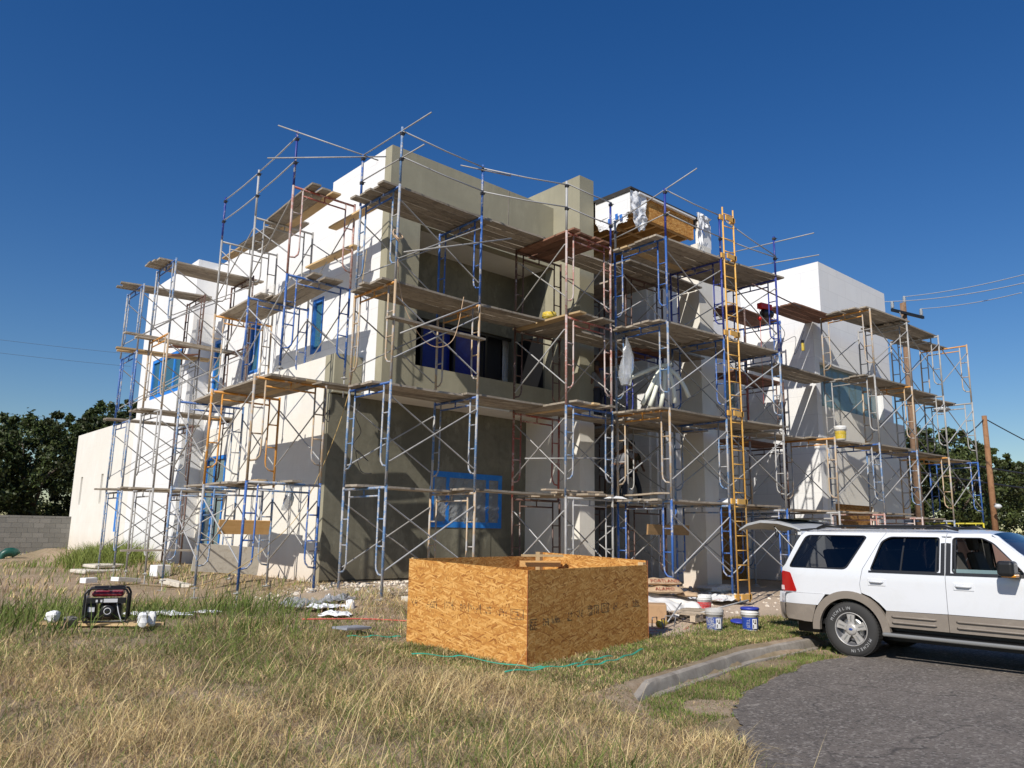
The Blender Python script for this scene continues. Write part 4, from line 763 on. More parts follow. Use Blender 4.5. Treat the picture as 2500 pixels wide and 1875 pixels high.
# guard rails
def pipe_thing(name, a, b, r_, m_, label, cat='guard rail', grp='guard rail pipes above the top decks', sag=0.0):
    a = Vector(a); b = Vector(b); mb = MB(); mb.tube([a - a, (b - a) / 2 - Vector((0, 0, sag)), b - a], r_, 7); e = ob(name, mb, m_, loc=a); e.data.polygons.foreach_set('use_smooth', [True] * len(e.data.polygons)); tag(e, label, cat, grp); return e
GP = {'g1': (7.12, 19.5, 9.05, 10.25), 'g2': (7.08, 17.35, 9.05, 10.25), 'g3': (6.95, 15.1, 9.05, 10.35), 'g4': (8.0, 14.02, 8.55, 9.75), 'g5': (8.0, 12.5, 8.55, 9.78), 'g6': (10.18, 12.56, 8.52, 9.72), 'g7': (12.08, 11.82, 8.5, 9.7), 'g8': (13.6, 11.82, 8.5, 9.65),
      'g9': (13.92, 10.43, 8.47, 9.65), 'g10': (16.05, 10.37, 8.44, 9.6), 'g11': (18.2, 10.12, 8.4, 9.55), 'g12': (13.92, 11.95, 8.47, 9.3)}
gname = dict(g1='farthest back on the left', g2='middle of the left side', g3='tallest at the left', g4='beside the white parapet', g5='at the outer grey corner', g6='before the grey parapet', g7='left of the pier', g8='right of the pier foot', g9='before the entry canopy', g10='behind the ladder top', g11='at the right end of the top deck', g12='inside the canopy corner')
gcol = dict(g1=DB, g2='galvanised', g3=DB, g4=B, g5=PB, g6=B, g7='galvanised', g8=DB, g9=DB, g10=DB, g11=DB, g12='plaster_grey_paint')
for k, (x, y, z0, z1) in GP.items():
    mb = MB(); mb.tube([(0, 0, 0), (0, 0, z1 - z0)], PR, 8); e = thing('guard_post', '%s guard post %s' % (CN[gcol[k]], gname[k]), 'guard post', (x, y, z0), 0, 'upright guard posts above the top decks'); ob('post', mb, gcol[k], e, True)
    for q in (0.52, 1.08):
        if q < z1 - z0: c_ = MB(); c_.bb(-.035, .035, -.045, .03, q - .03, q + .03); c_.tube([(0, -.05, q), (.05, -.07, q + .01)], .01, 5); ob('rail_clamp', c_, 'black_cord', e)
RL = [('g1', 'g2', 1.13), ('g1', 'g2', .55), ('g2', 'g3', 1.15), ('g2', 'g3', .58), ('g5', 'g6', 1.12), ('g5', 'g6', .56), ('g6', 'g7', 1.1), ('g6', 'g7', .55), ('g7', 'g8', 1.12), ('g7', 'g8', .55), ('g9', 'g10', 1.12), ('g9', 'g10', .55), ('g10', 'g11', 1.08), ('g10', 'g11', .55)]
GSH = dict(g1='rear left', g2='middle left', g3='tallest left', g5='grey corner', g6='grey parapet', g7='pier', g8='pier foot', g9='canopy', g10='ladder', g11='deck end')
for a, b, h in RL:
    A, Bq = GP[a], GP[b]; hh = 'upper' if h > .7 else 'lower'; dn = -.5 if (a, h) == ('g10', 1.08) else 0
    pipe_thing('guard_rail', (A[0], A[1] - .04, A[2] + h), (Bq[0], Bq[1] - .04, Bq[2] + h + dn), .0155, 'galvanised', '%s rail pipe between the %s post and the %s post' % (hh, GSH[a], GSH[b]), sag=.02)
def ext(a, d1, b, d2):
    A = Vector(a); Bv = Vector(b); d = (Bv - A).normalized(); return A - d * d1, Bv + d * d2
for (a, d1, b, d2, l) in (((6.95, 15.05, 10.28), .5, (8.0, 14.0, 9.72), .35, 'upper rail slanting from the tallest left post to the parapet, end sticking out'), ((6.95, 15.05, 9.68), .65, (8.0, 14.0, 9.68), .5, 'level lower rail with long free ends beside the white parapet'),
    ((8.0, 13.98, 9.72), .15, (8.0, 12.45, 9.70), .95, 'long upper rail overshooting the outer grey corner into the sky'), ((8.0, 13.98, 9.12), .1, (8.0, 12.45, 9.10), .75, 'lower rail overshooting the outer grey corner'),
    ((13.92, 11.95, 9.25), .1, (13.92, 10.4, 9.62), .9, 'upper rail overshooting the post before the canopy'), ((13.92, 11.95, 8.85), .1, (13.92, 10.4, 9.02), .1, 'lower rail before the canopy mouth'),
    ((18.2, 11.6, 9.45), .3, (18.2, 10.1, 9.38), 1.1, 'upper free rail pointing right past the last top deck post'), ((18.2, 11.6, 8.95), .3, (18.2, 10.1, 8.82), 1.2, 'lower free rail pointing right past the last top deck post'), ((10.18, 12.52, 9.58), .55, (10.8, 12.32, 9.58), .0, 'short rail end lapped over the post before the grey parapet')):
    p, q = ext(a, d1, b, d2); pipe_thing('guard_rail', p, q, .0145, 'plaster_grey_paint', l)
# a few stray tubes
for a, b, l in (((11.6, 12.6, 1.9 + 1.4), (14.0, 12.0, 3.45), 'horizontal tube lashed halfway up before the white pier'), ((8.1, 12.4, 5.45), (10.1, 12.5, 6.5), 'loose slanting tube before the grey front, third lift'), ((8.1, 12.4, 7.1), (11.0, 12.5, 8.2), 'loose slanting tube under the top grey-front deck'),
                ((17.0, 10.1, 7.95), (19.6, 10.2, 7.9), 'rusty tube carrying the red hoist, sticking out right')):
    pipe_thing('loose_tube', a, b, .018, 'plaster_grey_paint' if 'rusty' not in l else 'dark_brown_paint', l, 'tube', 'loose tubes tied to the scaffold')

# orange ladder
LA_b, LA_t = Vector((17.4, 9.95, GZ(17.4, 9.95) + .05)), Vector((15.95, 10.1, 9.72))
LB_off = Vector((0.40, -0.09, 0)); lad = thing('access_ladder', 'long orange ladder clipped to the scaffold beside the entry', 'ladder', tuple(Vector((16.2, 10.02, GZ(16.3, 10)))))
o0 = Vector(lad.location); b0 = Vector((15.86, 10.10, GZ(16.2, 10) + .06)) - o0; t0 = Vector((15.93, 10.20, 9.72)) - o0; off = Vector((0.37, -0.06, 0))
for k in (0, 1): mb = MB(); mb.tube([b0 + off * k, t0 + off * k], .02, 8); ob('ladder_rail', mb, 'ladder_orange', lad, True)
nr = 29; rm = MB(); rm.tube([(0, 0, 0), tuple(off)], .013, 6); rmm = rm.mesh('rung', 'ladder_orange', True)
for k in range(nr): link('rung', rmm, lad, b0.lerp(t0, (k + .5) / nr))
for z in (0.12, 2.25, 4.3, 6.25, 8.2, 9.4):
    t_ = z / (t0.z - b0.z); p = b0.lerp(t0, min(t_, .97)); mb = MB(); mb.bb(p.x - .13, p.x + .02, p.y - .02, p.y + .02, p.z - .06, p.z + .06); mb.bb(p.x + .0, p.x + .36, p.y - .12 + .02, p.y - .10 + .03, p.z - .065, p.z + .055); mb.bb(p.x + .31, p.x + .40, p.y - .10, p.y + .02, p.z - .06, p.z + .06); ob('clip_bracket', mb, 'ladder_orange', lad)
# ------------------------------------------------------------------ OSB box over the pit
bx = thing('osb_box', 'large open-topped OSB plywood box standing on the lawn', 'box', (6.98, 7.50, 0), R(10.0))
LX, L, H, T_ = 3.15, 2.15, 1.23, 0.018
def panel(nm, x0, x1, y0, y1, zl, zr, axis, mt='osb_panel'):
    mb = MB(); z00, z01 = zl; z10, z11 = zr
    if axis == 'y': p = [(x0, y0, -.15), (x1, y0, -.15), (x1, y1, -.15), (x0, y1, -.15), (x0, y0, z00), (x1, y0, z00), (x1, y1, z01), (x0, y1, z01)]
    else: p = [(x0, y0, -.15), (x1, y0, -.15), (x1, y1, -.15), (x0, y1, -.15), (x0, y0, z00), (x1, y0, z01), (x1, y1, z01), (x0, y1, z00)]
    mb.add(p, [(3, 2, 1, 0), (4, 5, 6, 7), (0, 1, 5, 4), (1, 2, 6, 5), (2, 3, 7, 6), (3, 0, 4, 7)]); return ob(nm, mb, mt, bx)
gx_, gy_ = 0.022, 0.036
za, zb, zc, zd = H, H + gy_ * L, H + gx_ * LX, H + gx_ * LX + gy_ * L
panel('side_panel', 0, T_, 0, L, (za, zb), (za, zb), 'y'); panel('front_panel', T_ + .001, LX, -.001, T_, (za, za), (za, zc), 'x')
panel('side_panel', LX - T_, LX - .001, T_ + .001, L, (zc, zd), (zc, zd), 'y'); panel('back_panel', T_ + .001, LX - T_ - .001, L - T_, L, (zb, zb), (zb, zd), 'x')
for (x, y, z) in ((-.003, -.003, za), (LX - .002, -.004, zc)): mb = MB(); mb.bb(x, x + .006, y, y + .006, -.1, z); ob('cut_edge', mb, 'osb_edge', bx)
for (x, y, z) in ((T_ + .002, T_ + .002, za - .03), (T_ + .002, L - T_ - .042, zb + .015), (LX - T_ - .092, T_ + .002, zc - .03), (LX - T_ - .092, L - T_ - .092, zd)): mb = MB(); mb.bb(x, x + (.09 if z != zb + .015 else .05), y, y + (.09 if z != zb + .015 else .04), 0, z); ob('corner_post', mb, 'fresh_plank', bx)
mb = MB(); mb.bb(-.36, .36, -.04, .04, -.018, .018, M=Matrix.Translation((LX - .5, L - .45, 1.33)) @ Matrix.Rotation(R(-36), 4, 'Z')); ob('corner_brace', mb, 'fresh_plank', bx)
mb = MB(); mb.bb(-.36, .36, -.018, .018, -.10, .0, M=Matrix.Translation((LX - .38, L - .32, 1.24)) @ Matrix.Rotation(R(-36), 4, 'Z')); ob('corner_brace', mb, 'orange_lumber', bx)
# smudged printed stamp rows on the boards (illegible in the photo: bars, frames and dashes)
def stamps(face, u0, u1, zc_, slope, seed):
    rr = random.Random(seed); mb = MB(); u = u0
    def q(ua, ub, z0, z1):
        if face == 'L': mb.bb(-.0025, -.0005, ua, ub, z0, z1)
        else: mb.bb(ua, ub, -.0035, -.0015, z0, z1)
    while u < u1:
        k = rr.choice('bfffg.'); zb_ = zc_ + slope * (u - u0) + rr.uniform(-.015, .015); wd = rr.uniform(.10, .24)
        if k in 'f':
            for z in (zb_, zb_ + .12): q(u, u + wd, z, z + .004) if rr.random() < .6 else None
            for v in (u, u + wd): q(v, v + .006, zb_, zb_ + .12) if rr.random() < .7 else None
        n = int(wd / .022)
        for i in range(n):
            for j in range(3):
                if rr.random() < .55: q(u + i * .022 + .004, u + i * .022 + rr.choice((.009, .014)), zb_ + .012 + j * .033, zb_ + .012 + j * .033 + rr.uniform(.012, .03))
        u += wd + rr.uniform(.04, .16)
    tag(ob('printed_stamp', mb, 'black_print', bx), kind='stuff')
stamps('L', .06, 2.15, .62, .02, 4); stamps('F', .05, 2.8, .50, .05, 8)

# ------------------------------------------------------------------ generator
gz0 = GZ(3.4, 12.5) + .09
gen = thing('generator', 'black-framed red portable generator standing in the grass', 'generator', (3.42, 12.55, gz0), R(-20))
mb = MB(); w_, d_, h_ = .33, .25, .54
for y in (-d_, d_):
    pts = [(-w_ + .02, y, 0), (-w_, y, .05), (-w_, y, h_ - .09), (-w_ + .04, y, h_ - .02), (-w_ + .1, y, h_), (w_ - .1, y, h_), (w_ - .04, y, h_ - .02), (w_, y, h_ - .09), (w_, y, .05), (w_ - .02, y, 0)]
    mb.tube(pts, .019, 8, closed=True)
for x in (-w_ + .08, 0, w_ - .08): mb.tube([(x, -d_, h_), (x, d_, h_)], .014, 8)
for x in (-w_ + .03, w_ - .03): mb.tube([(x, -d_, .0), (x, d_, .0)], .014, 8)
ob('tube_frame', mb, 'generator_black', gen, True)
mb = MB(); mb.bb(-.24, .25, -.2, .2, h_ - .14, h_ - .045); o = ob('fuel_tank', mb, 'generator_red', gen); bevel(o, .05, 4)
mb = MB(); mb.lathe([(0, .03), (.035, .03), (.04, 0), (.04, -.01)], 14); ob('fuel_cap', mb, 'generator_black', gen, True, (-.05, 0, h_ - .03))
mb = MB(); mb.bb(-.30, .30, -d_ - .012, -d_ + .05, h_ - .24, h_ - .15); o = ob('control_panel', mb, 'generator_black', gen); bevel(o, .006)
mb = MB(); mb.bb(-.04, .17, -d_ - .016, -d_ - .012, h_ - .225, h_ - .165); ob('control_label', mb, 'label_silver', gen)
for q in (-.16, -.09): mb = MB(); mb.bb(q, q + .03, -d_ - .016, -d_ - .012, h_ - .22, h_ - .18); ob('control_dial', mb, 'label_silver', gen)
mb = MB(); mb.bb(-.10, .24, -.17, .16, .04, .29); o = ob('engine_block', mb, 'generator_black', gen); bevel(o, .03, 3)
Mx = Matrix.Translation((.03, -.17, .17)) @ Matrix.Rotation(R(90), 4, 'X'); mb = MB(); mb.lathe([(0, .07), (.04, .07), (.05, .06), (.05, .075), (.095, .07), (.115, .04), (.12, 0)], 22, M=Mx); ob('recoil_starter', mb, 'generator_black', gen, True)
mb = MB(); mb.lathe([(.045, .078), (.052, .082), (.058, .078), (.052, .074), (.045, .078)], 22, M=Mx); ob('starter_ring', mb, 'label_silver', gen, True)
mb = MB(); mb.bb(-.29, -.15, -.2, .12, .05, .3); o = ob('alternator_housing', mb, 'generator_black', gen); bevel(o, .03, 3)
mb = MB(); mb.bb(-.27, -.17, -.205, -.2, .16, .24); ob('data_label', mb, 'label_silver', gen)
mb = MB(); mb.bb(-w_ - .02, -w_ + .03, -.19, .19, .05, h_ - .14); o = ob('muffler_guard', mb, 'machine_grey', gen); bevel(o, .012)
mb = MB(); mb.tube([(.16, -.2, .3), (.2, -.24, .15), (.26, -.27, .0)], .008, 6); ob('handle_rod', mb, 'label_silver', gen)
gen.scale = (.84, .84, .84)
for k, (x, y, a) in enumerate(((3.10, 12.75, -37), (3.55, 12.3, -35))):
    for j in range(2): mb = MB(); mb.bb(-.55, .55, -.045, .045, 0, .035); o = ob('timber_offcut', mb, 'fresh_plank', loc=(x + .09 * j, y + .13 * j, gz0 - .065 + .003 * k), rot=(0, 0, R(a + j * 2))); tag(o, ['long pale timber offcut under the generator, rear left', 'second pale offcut under the generator rear', 'pale timber offcut under the generator, front', 'second pale offcut under the generator front'][k * 2 + j], 'timber offcut')
def cable(pts, r_, m_, label, cat='cable', n=60, wob=0.0):
    P = [Vector(p) for p in pts]; out = []
    for i in range(len(P) - 1):
        p0, p1, p2, p3 = P[max(i - 1, 0)], P[i], P[i + 1], P[min(i + 2, len(P) - 1)]
        for k in range(10):
            t_ = k / 10; out.append(0.5 * ((2 * p1) + (-p0 + p2) * t_ + (2 * p0 - 5 * p1 + 4 * p2 - p3) * t_ ** 2 + (-p0 + 3 * p1 - 3 * p2 + p3) * t_ ** 3))
    out.append(P[-1]); mb = MB(); mb.tube([tuple(q) for q in out], r_, 6); o = ob('cable', mb, m_, None, True); return tag(o, label, cat)
cable([(3.68, 12.62, gz0 + .5), (4.2, 12.9, .80), (5.0, 13.4, .74), (5.8, 13.9, .95), (6.6, 14.4, 1.35), (7.5, 14.7, 2.2), (8.0, 14.1, 4.4), (8.05, 13.9, 6.5), (8.2, 14.0, 7.6)], .0065, 'orange_cord', 'orange-yellow extension cord rising from the generator to the scaffold corner', 'extension cord')
cable([(8.05, 12.6, 7.5), (8.2, 12.55, 6.2), (8.8, 12.5, 5.4), (9.4, 12.45, 5.55), (9.7, 12.5, 6.55)], .008, 'rope', 'tan rope looping before the grey front corner', 'rope'); 
cable([(8.02, 12.45, 7.3), (7.9, 12.5, 7.45), (8.0, 12.6, 7.6), (8.12, 12.5, 7.45), (7.96, 12.4, 7.35), (8.0, 12.6, 7.5)], .013, 'rope', 'bundle of tan rope knotted to the outer corner post', 'rope')
cable([(8.3, 14.1, 4.3), (8.15, 14.0, 4.0), (8.35, 14.1, 3.7), (8.25, 14.2, 3.4), (8.5, 14.0, 3.1), (8.2, 14.0, 3.3), (8.4, 14.1, 2.9), (8.6, 14.0, 2.85)], .008, 'black_cord', 'black cable tangle hanging from the inner corner post')
cable([(7.6, 14.3, 4.3), (7.55, 14.25, 4.0), (7.65, 14.2, 3.85), (7.7, 14.3, 4.1), (7.6, 14.35, 3.9)], .008, 'black_cord', 'small black cable coil on the corner frame at the cream wall')

# ------------------------------------------------------------------ bits on the grass
def lump(name, x, y, s, mt, label, cat, seed, flat=.6, z=None, dz=0.0):
    rr = random.Random(seed); n = 7; vs_ = []; fs = []
    for j in range(n + 1):
        for i in range(n * 2):
            th = math.pi * j / n; ph = 2 * math.pi * i / (n * 2); q = rr.uniform(.72, 1.1)
            sx = math.copysign(abs(math.sin(th) * math.cos(ph)) ** .6, math.cos(ph)); sy = math.copysign(abs(math.sin(th) * math.sin(ph)) ** .6, math.sin(ph)); vs_.append((s[0] * sx * q, s[1] * sy * q, s[2] * math.copysign(abs(math.cos(th)) ** .7, math.cos(th)) * rr.uniform(.85, 1.08)))
    m2 = n * 2
    for j in range(n):
        for i in range(m2): fs.append((j * m2 + i, (j + 1) * m2 + i, (j + 1) * m2 + (i + 1) % m2, j * m2 + (i + 1) % m2))
    mb = MB(); mb.add(vs_, fs); o = ob(name, mb, mt, loc=(x, y, (GZ(x, y) if z is None else z) + s[2] * .6 + dz), rot=(0, 0, rr.uniform(0, 3))); return tag(o, label, cat)
lump('foam_chunk', 2.75, 12.6, (.09, .08, .08), 'white_foam', 'white foam lump in the grass left of the generator', 'foam', 1, dz=.12)
lump('foam_chunk', 3.72, 11.9, (.06, .07, .10), 'white_foam', 'left of two white foam chunks right of the generator', 'foam', 2, dz=.10); lump('foam_chunk', 3.86, 11.95, (.06, .06, .10), 'white_foam', 'right of two white foam chunks right of the generator', 'foam', 3, dz=.10)
lump('white_bag', 7.25, 12.3, (.08, .06, .10), 'white_foam', 'small white crumpled bag on the rubble before the grey front', 'bag', 4)
lump('boulder', 3.0, 12.7, (.1, .09, .07), 'block_concrete', 'grey stone beside the generator timbers', 'stone', 14, dz=.04)
def sheet(name, x, y, sx, sy, mt, label, cat, seed, h=.10, rz=0.0):
    rr = random.Random(seed); n = 24; vs_ = []
    for j in range(n + 1):
        for i in range(n + 1):
            u, v = i / n - .5, j / n - .5; xx = u * sx + sx * .25 * mnoise.noise(Vector((u * 3, v * 3, seed * 2.3))); yy = v * sy + sy * .45 * mnoise.noise(Vector((u * 3.5, v * 3, seed * 5.1))); vs_.append((xx, yy, h * (1.6 * abs(mnoise.noise(Vector((u * 5, v * 3.5, seed)))) + .9 * abs(mnoise.noise(Vector((u * 12, v * 9, seed + 4))))) * (1 - 2.2 * max(abs(u), abs(v)) ** 2) + .015))
    mb = MB(); mb.add(vs_, [(j * (n + 1) + i, j * (n + 1) + i + 1, (j + 1) * (n + 1) + i + 1, (j + 1) * (n + 1) + i) for j in range(n) for i in range(n)])
    o = ob(name, mb, mt, loc=(x, y, GZ(x, y) + .02), rot=(0, 0, rz)); smooth_angle(o, 40); return tag(o, label, cat)
sheet('plastic_sheet', 6.75, 13.1, .75, .5, 'plastic_film', 'crumpled clear plastic on the soil before the cream wall', 'plastic sheet', 3, .16, .5); sheet('plastic_sheet', 6.95, 12.6, .6, .4, 'house_wrap', 'white wrap scrap trailing before the grey corner', 'plastic sheet', 5, .07, .2)
sheet('plastic_sheet', 6.75, 11.85, .5, .4, 'white_foam', 'bright white sheet piece nearest the meter box lid', 'plastic sheet', 7, .07, .9); sheet('plastic_sheet', 4.35, 13.3, .95, .35, 'house_wrap', 'flat white sheet strip behind the generator', 'plastic sheet', 9, .06, -.6)
sheet('plastic_sheet', 5.1, 13.2, .4, .15, 'white_foam', 'small flat white scrap right of the generator strip', 'plastic sheet', 11, .04, -.3)
sheet('plastic_sheet', 7.35, 12.9, .7, .3, 'plastic_film', 'thin clear plastic strip beside the corner jack', 'plastic sheet', 13, .12, .1)
def boxthing(name, x, y, s, mt, label, cat, rz=0, dz=0, tilt=(0, 0), bw_=.01):
    mb = MB(); mb.bb(-s[0] / 2, s[0] / 2, -s[1] / 2, s[1] / 2, 0, s[2]); o = ob(name, mb, mt, loc=(x, y, GZ(x, y) + dz), rot=(R(tilt[0]), R(tilt[1]), R(rz))); bevel(o, bw_); return tag(o, label, cat)
boxthing('stone_slab', 6.55, 25.3, (1.3, .7, .10), 'limestone', 'lower rough stone slab at the foot of the rear wall', 'stone slab', 20, 0, (2, 1), .03); boxthing('stone_slab', 6.8, 25.7, (1.1, .5, .09), 'limestone', 'upper rough stone slab at the foot of the rear wall', 'stone slab', 28, .11, (3, 0), .03)
boxthing('foam_block', 7.0, 21.4, (.38, .32, .28), 'white_foam', 'square white foam block in the grass between the left frames', 'foam', 15, .05); boxthing('foam_strip', 6.0, 20.7, (.8, .22, .10), 'white_foam', 'long white foam strip lying among the left jacks', 'foam', 35, .06, (0, 5)); boxthing('foam_strip', 5.2, 20.8, (.32, .2, .12), 'white_foam', 'short white foam piece at the leftmost jack', 'foam', 25, .05)
boxthing('timber_slab', 6.6, 18.9, (.85, .25, .1), 'limestone', 'pale slab slanting beside the low plank on the left', 'stone slab', -60, .03, (0, 8)); boxthing('concrete_brick', 8.45, 12.2, (.32, .22, .09), 'limestone', 'flat pale brick beside the white pipe stub', 'brick', 20, .0)
mb = MB(); mb.lathe([(0, .16), (.04, .16), (.06, .155), (.06, 0), (0, 0)], 16); tag(ob('pipe_stub', mb, 'white_pvc', None, True, (8.75, 12.35, GZ(8.75, 12.35))), 'white plastic pipe stub on the rubble left of the OSB box', 'pipe')
mb = MB(); mb.bb(-.24, .24, -.16, .16, 0, .03); mb.bb(-.2, .2, -.12, .12, .03, .035); o = ob('meter_box', mb, 'meter_box_lid', loc=(6.15, 10.35, GZ(6.15, 10.35) + .10), rot=(0, R(2), R(12))); bevel(o, .006); tag(o, 'grey meter box lid lying in the lawn left of the OSB box', 'meter box')
mb = MB(); mb.tube([(0, 0, 0), (0, 0, .72)], .013, 7); mb.tube([(-.14, -.02, .72), (.1, 0, .725)], .011, 6); mb.tube([(-.0, 0, .62), (-.06, -.03, .58), (-.08, -.03, .45)], .009, 6); tag(ob('standpipe', mb, 'dark_brown_paint', None, True, (7.95, 15.0, GZ(7.95, 15.0))), 'thin rusty water standpipe with tap before the cream wall', 'standpipe')
t_ = thing('transformer_hood', 'dark green pipe hood before the block wall at the left edge', 'vent', (5.55, 33.0, GZ(5.7, 33.0) + .1)); mb = MB(); mb.tube([(-.2, 0, -.1), (-.2, 0, .05), (-.15, 0, .18), (-.05, 0, .25), (.08, 0, .26), (.2, 0, .24), (.26, 0, .16)], [.1, .1, .13, .15, .16, .16, .16], 14); ob('hood', mb, 'green_metal', t_, True)
for k, (pts, l) in enumerate(((((6.0, 8.6), (6.45, 8.2), (6.75, 7.3), (6.8, 7.0)), 'green plastic strap curling left of the OSB box corner'), (((6.3, 7.15), (6.8, 7.0), (7.3, 6.95), (7.7, 7.1), (8.2, 7.15)), 'long green plastic strap in the grass before the OSB box'), (((7.1, 6.75), (7.6, 6.75), (8.2, 6.95), (8.9, 7.2)), 'green plastic strap piece nearest the kerb'), (((5.9, 10.05), (6.2, 9.9), (6.6, 9.75)), 'short green strap beside the meter box lid'))):
    mb = MB(); P = [Vector((x, y, GZ(x, y) + .055 + .02 * math.sin(i * 3))) for i, (x, y) in enumerate(pts)]; out = []
    for i in range(len(P) - 1):
        for q in range(8): out.append(P[i].lerp(P[i + 1], q / 8) + Vector((0, 0, .012 * math.sin(q * .8 + i))))
    out.append(P[-1]); vs_ = []
    for i, p in enumerate(out): vs_ += [p + Vector((0, -.012, -.002)), p + Vector((0, .012, .006)), p + Vector((0, .012, .009)), p + Vector((0, -.012, .001))]
    mb.add(vs_, [(i * 4 + j, (i + 1) * 4 + j, (i + 1) * 4 + (j + 1) % 4, i * 4 + (j + 1) % 4) for i in range(len(out) - 1) for j in range(4)]); tag(ob('strap', mb, 'green_strap'), l, 'strap')
cable([(8.2, 9.9, .20), (7.7, 10.6, .26), (7.0, 11.2, .3), (6.4, 11.4, .32), (6.0, 11.6, .32)], .012, 'red_cord', 'faded red cord lying in the grass left of the OSB box', 'cord')
# scattered rubble at the wall foot
mb = MB(); rr = random.Random(5)
for k in range(900):
    x = rr.gauss(10.2, 2.4); y = 15.3 - abs(rr.gauss(0, 1.1)); 
    if rr.random() < .35: x = rr.uniform(11, 19); y = rr.uniform(9.2, 13.5)
    if 6.9 < x < 9.5 and 7.2 < y < 10.1: continue
    if y > 15.5 or x < 6.8: continue
    s_ = rr.uniform(.012, .05) * (1.6 if rr.random() < .1 else 1); z = GZ(x, y); a = rr.uniform(0, 3); c_, d__ = math.cos(a) * s_, math.sin(a) * s_; hh = s_ * rr.uniform(.4, .9)
    mb.add([(x + c_, y + d__, z - .01), (x - d__, y + c_, z - .01), (x - c_, y - d__, z - .01), (x + d__, y - c_, z - .01), (x + c_ * .6, y + d__ * .6, z + hh), (x - d__ * .7, y + c_ * .7, z + hh * .8), (x - c_ * .6, y - d__ * .6, z + hh * .9), (x + d__ * .6, y - c_ * .6, z + hh)], [(4, 5, 6, 7), (0, 1, 5, 4), (1, 2, 6, 5), (2, 3, 7, 6), (3, 0, 4, 7)])
tag(ob('rubble', mb, 'pale_rubble'), 'pale limestone rubble strewn along the foot of the front wall', 'rubble', kind='stuff')

# ------------------------------------------------------------------ building materials right of the box
def bucket(x, y, label, body, band, lid=None, z=None, s=1.0, txt=None, crust=False, grp=None, face=-62):
    e = thing('bucket', label, 'bucket', (x, y, GZ(x, y) if z is None else z), R(face), grp); mb = MB()
    mb.lathe([(0, 0), (.125 * s, 0), (.13 * s, .01), (.145 * s, .27 * s), (.155 * s, .275 * s), (.155 * s, .29 * s), (.148 * s, .30 * s), (.158 * s, .31 * s), (.158 * s, .325 * s), (.15 * s, .33 * s), (.152 * s, .37 * s), (.14 * s, .37 * s), (.135 * s, .33 * s), (.125 * s, .06 * s)] + ([] if lid else [(0, .06 * s)]), 28); ob('pail', mb, body, e, True)
    if band: mb = MB(); n = 20; r0, r1, z0, z1 = .1325 * s, .1455 * s, .03 * s, .235 * s; vs_ = []; 
    if band:
        for k in range(n + 1):
            a = R(-78 + 156 * k / n); vs_ += [(r0 * math.sin(a), -r0 * math.cos(a), z0), (r1 * math.sin(a), -r1 * math.cos(a), z1)]
        mb.add(vs_, [(2 * k, 2 * k + 2, 2 * k + 3, 2 * k + 1) for k in range(n)]); b_ = ob('label_band', mb, band, e, True)
    if txt:
        me = text_mesh(txt[0], .075 * s, txt[1]); r_ = .147 * s; a0 = R(-8)
        for v in me.vertices:      # wrapped upright round the pail, reading bottom to top
            lx, ly = v.co.x, v.co.y; a = a0 - ly / r_; v.co = Vector(((r_ + .001) * math.sin(a), -(r_ + .001) * math.cos(a), .135 * s + lx * .75))
        link('lettering', me, e)
        mb = MB(); n = 6; vs_ = []
        for k in range(n + 1): a = R(18 + 34 * k / n); vs_ += [((r_ + .0015) * math.sin(a), -(r_ + .0015) * math.cos(a), .05 * s), ((r_ + .0015) * math.sin(a), -(r_ + .0015) * math.cos(a), .215 * s)]
        mb.add(vs_, [(2 * k, 2 * k + 2, 2 * k + 3, 2 * k + 1) for k in range(n)]); ob('label_patch', mb, 'white_print', e)
        mb = MB(); vs_ = []; 
        for (za_, zb_, aa, ab) in ((.15, .2, 22, 40), (.13, .15, 30, 44), (.06, .12, 22, 28)):
            q = [((r_ + .003) * math.sin(R(a)), -(r_ + .003) * math.cos(R(a)), z * s) for a, z in ((aa, za_), (ab, za_), (ab, zb_), (aa, zb_))]; mb.add(q, [(0, 1, 2, 3)])
        ob('label_drawing', mb, 'black_print', e)
    if lid: mb = MB(); mb.lathe([(0, .41 * s), (.12 * s, .405 * s), (.15 * s, .40 * s), (.162 * s, .39 * s), (.163 * s, .36 * s), (.156 * s, .36 * s)], 28); ob('lid', mb, lid, e, True)
    mb = MB(); mb.tube([(-.157 * s, 0, .30 * s), (-.165 * s, -.06, .24 * s), (-.1 * s, -.165 * s, .2 * s), (0, -.185 * s, .19 * s), (.1 * s, -.165 * s, .2 * s), (.165 * s, -.06, .24 * s), (.157 * s, 0, .30 * s)], .003, 5) if not txt else mb.tube([(-.157 * s, 0, .30 * s), (-.168 * s, .05, .25 * s), (-.1 * s, .165 * s, .22 * s), (0, .185 * s, .21 * s), (.1 * s, .165 * s, .22 * s), (.168 * s, .05, .25 * s), (.157 * s, 0, .30 * s)], .003, 5)
    ob('handle', mb, 'machine_grey', e)
    return e
bucket(12.62, 7.82, 'clean blue-labelled white bucket with blue lid beside the car bumper', 'bucket_white', 'bucket_blue_print', 'lid_blue', txt=('SETLL', 'white_print'))
bucket(11.98, 8.12, 'plaster-smeared open bucket with worn blue label, left of the lidded one', 'bucket_grey', 'bucket_blue_worn', txt=('SETLL', 'white_print'))
bucket(13.75, 9.55, 'crusted white bucket with torn red label beside the cement bags', 'bucket_white', 'bucket_red_print')
mb = MB(); mb.lathe([(0, .03), (.13, .03), (.15, .02), (.16, 0), (.15, 0)], 26); tag(ob('blue_disc', mb, 'lid_blue', None, True, (13.1, 8.35, GZ(13.1, 8.35) + .06), (R(6), R(-4), 0)), 'loose blue bucket lid lying on the grass behind the buckets', 'lid')
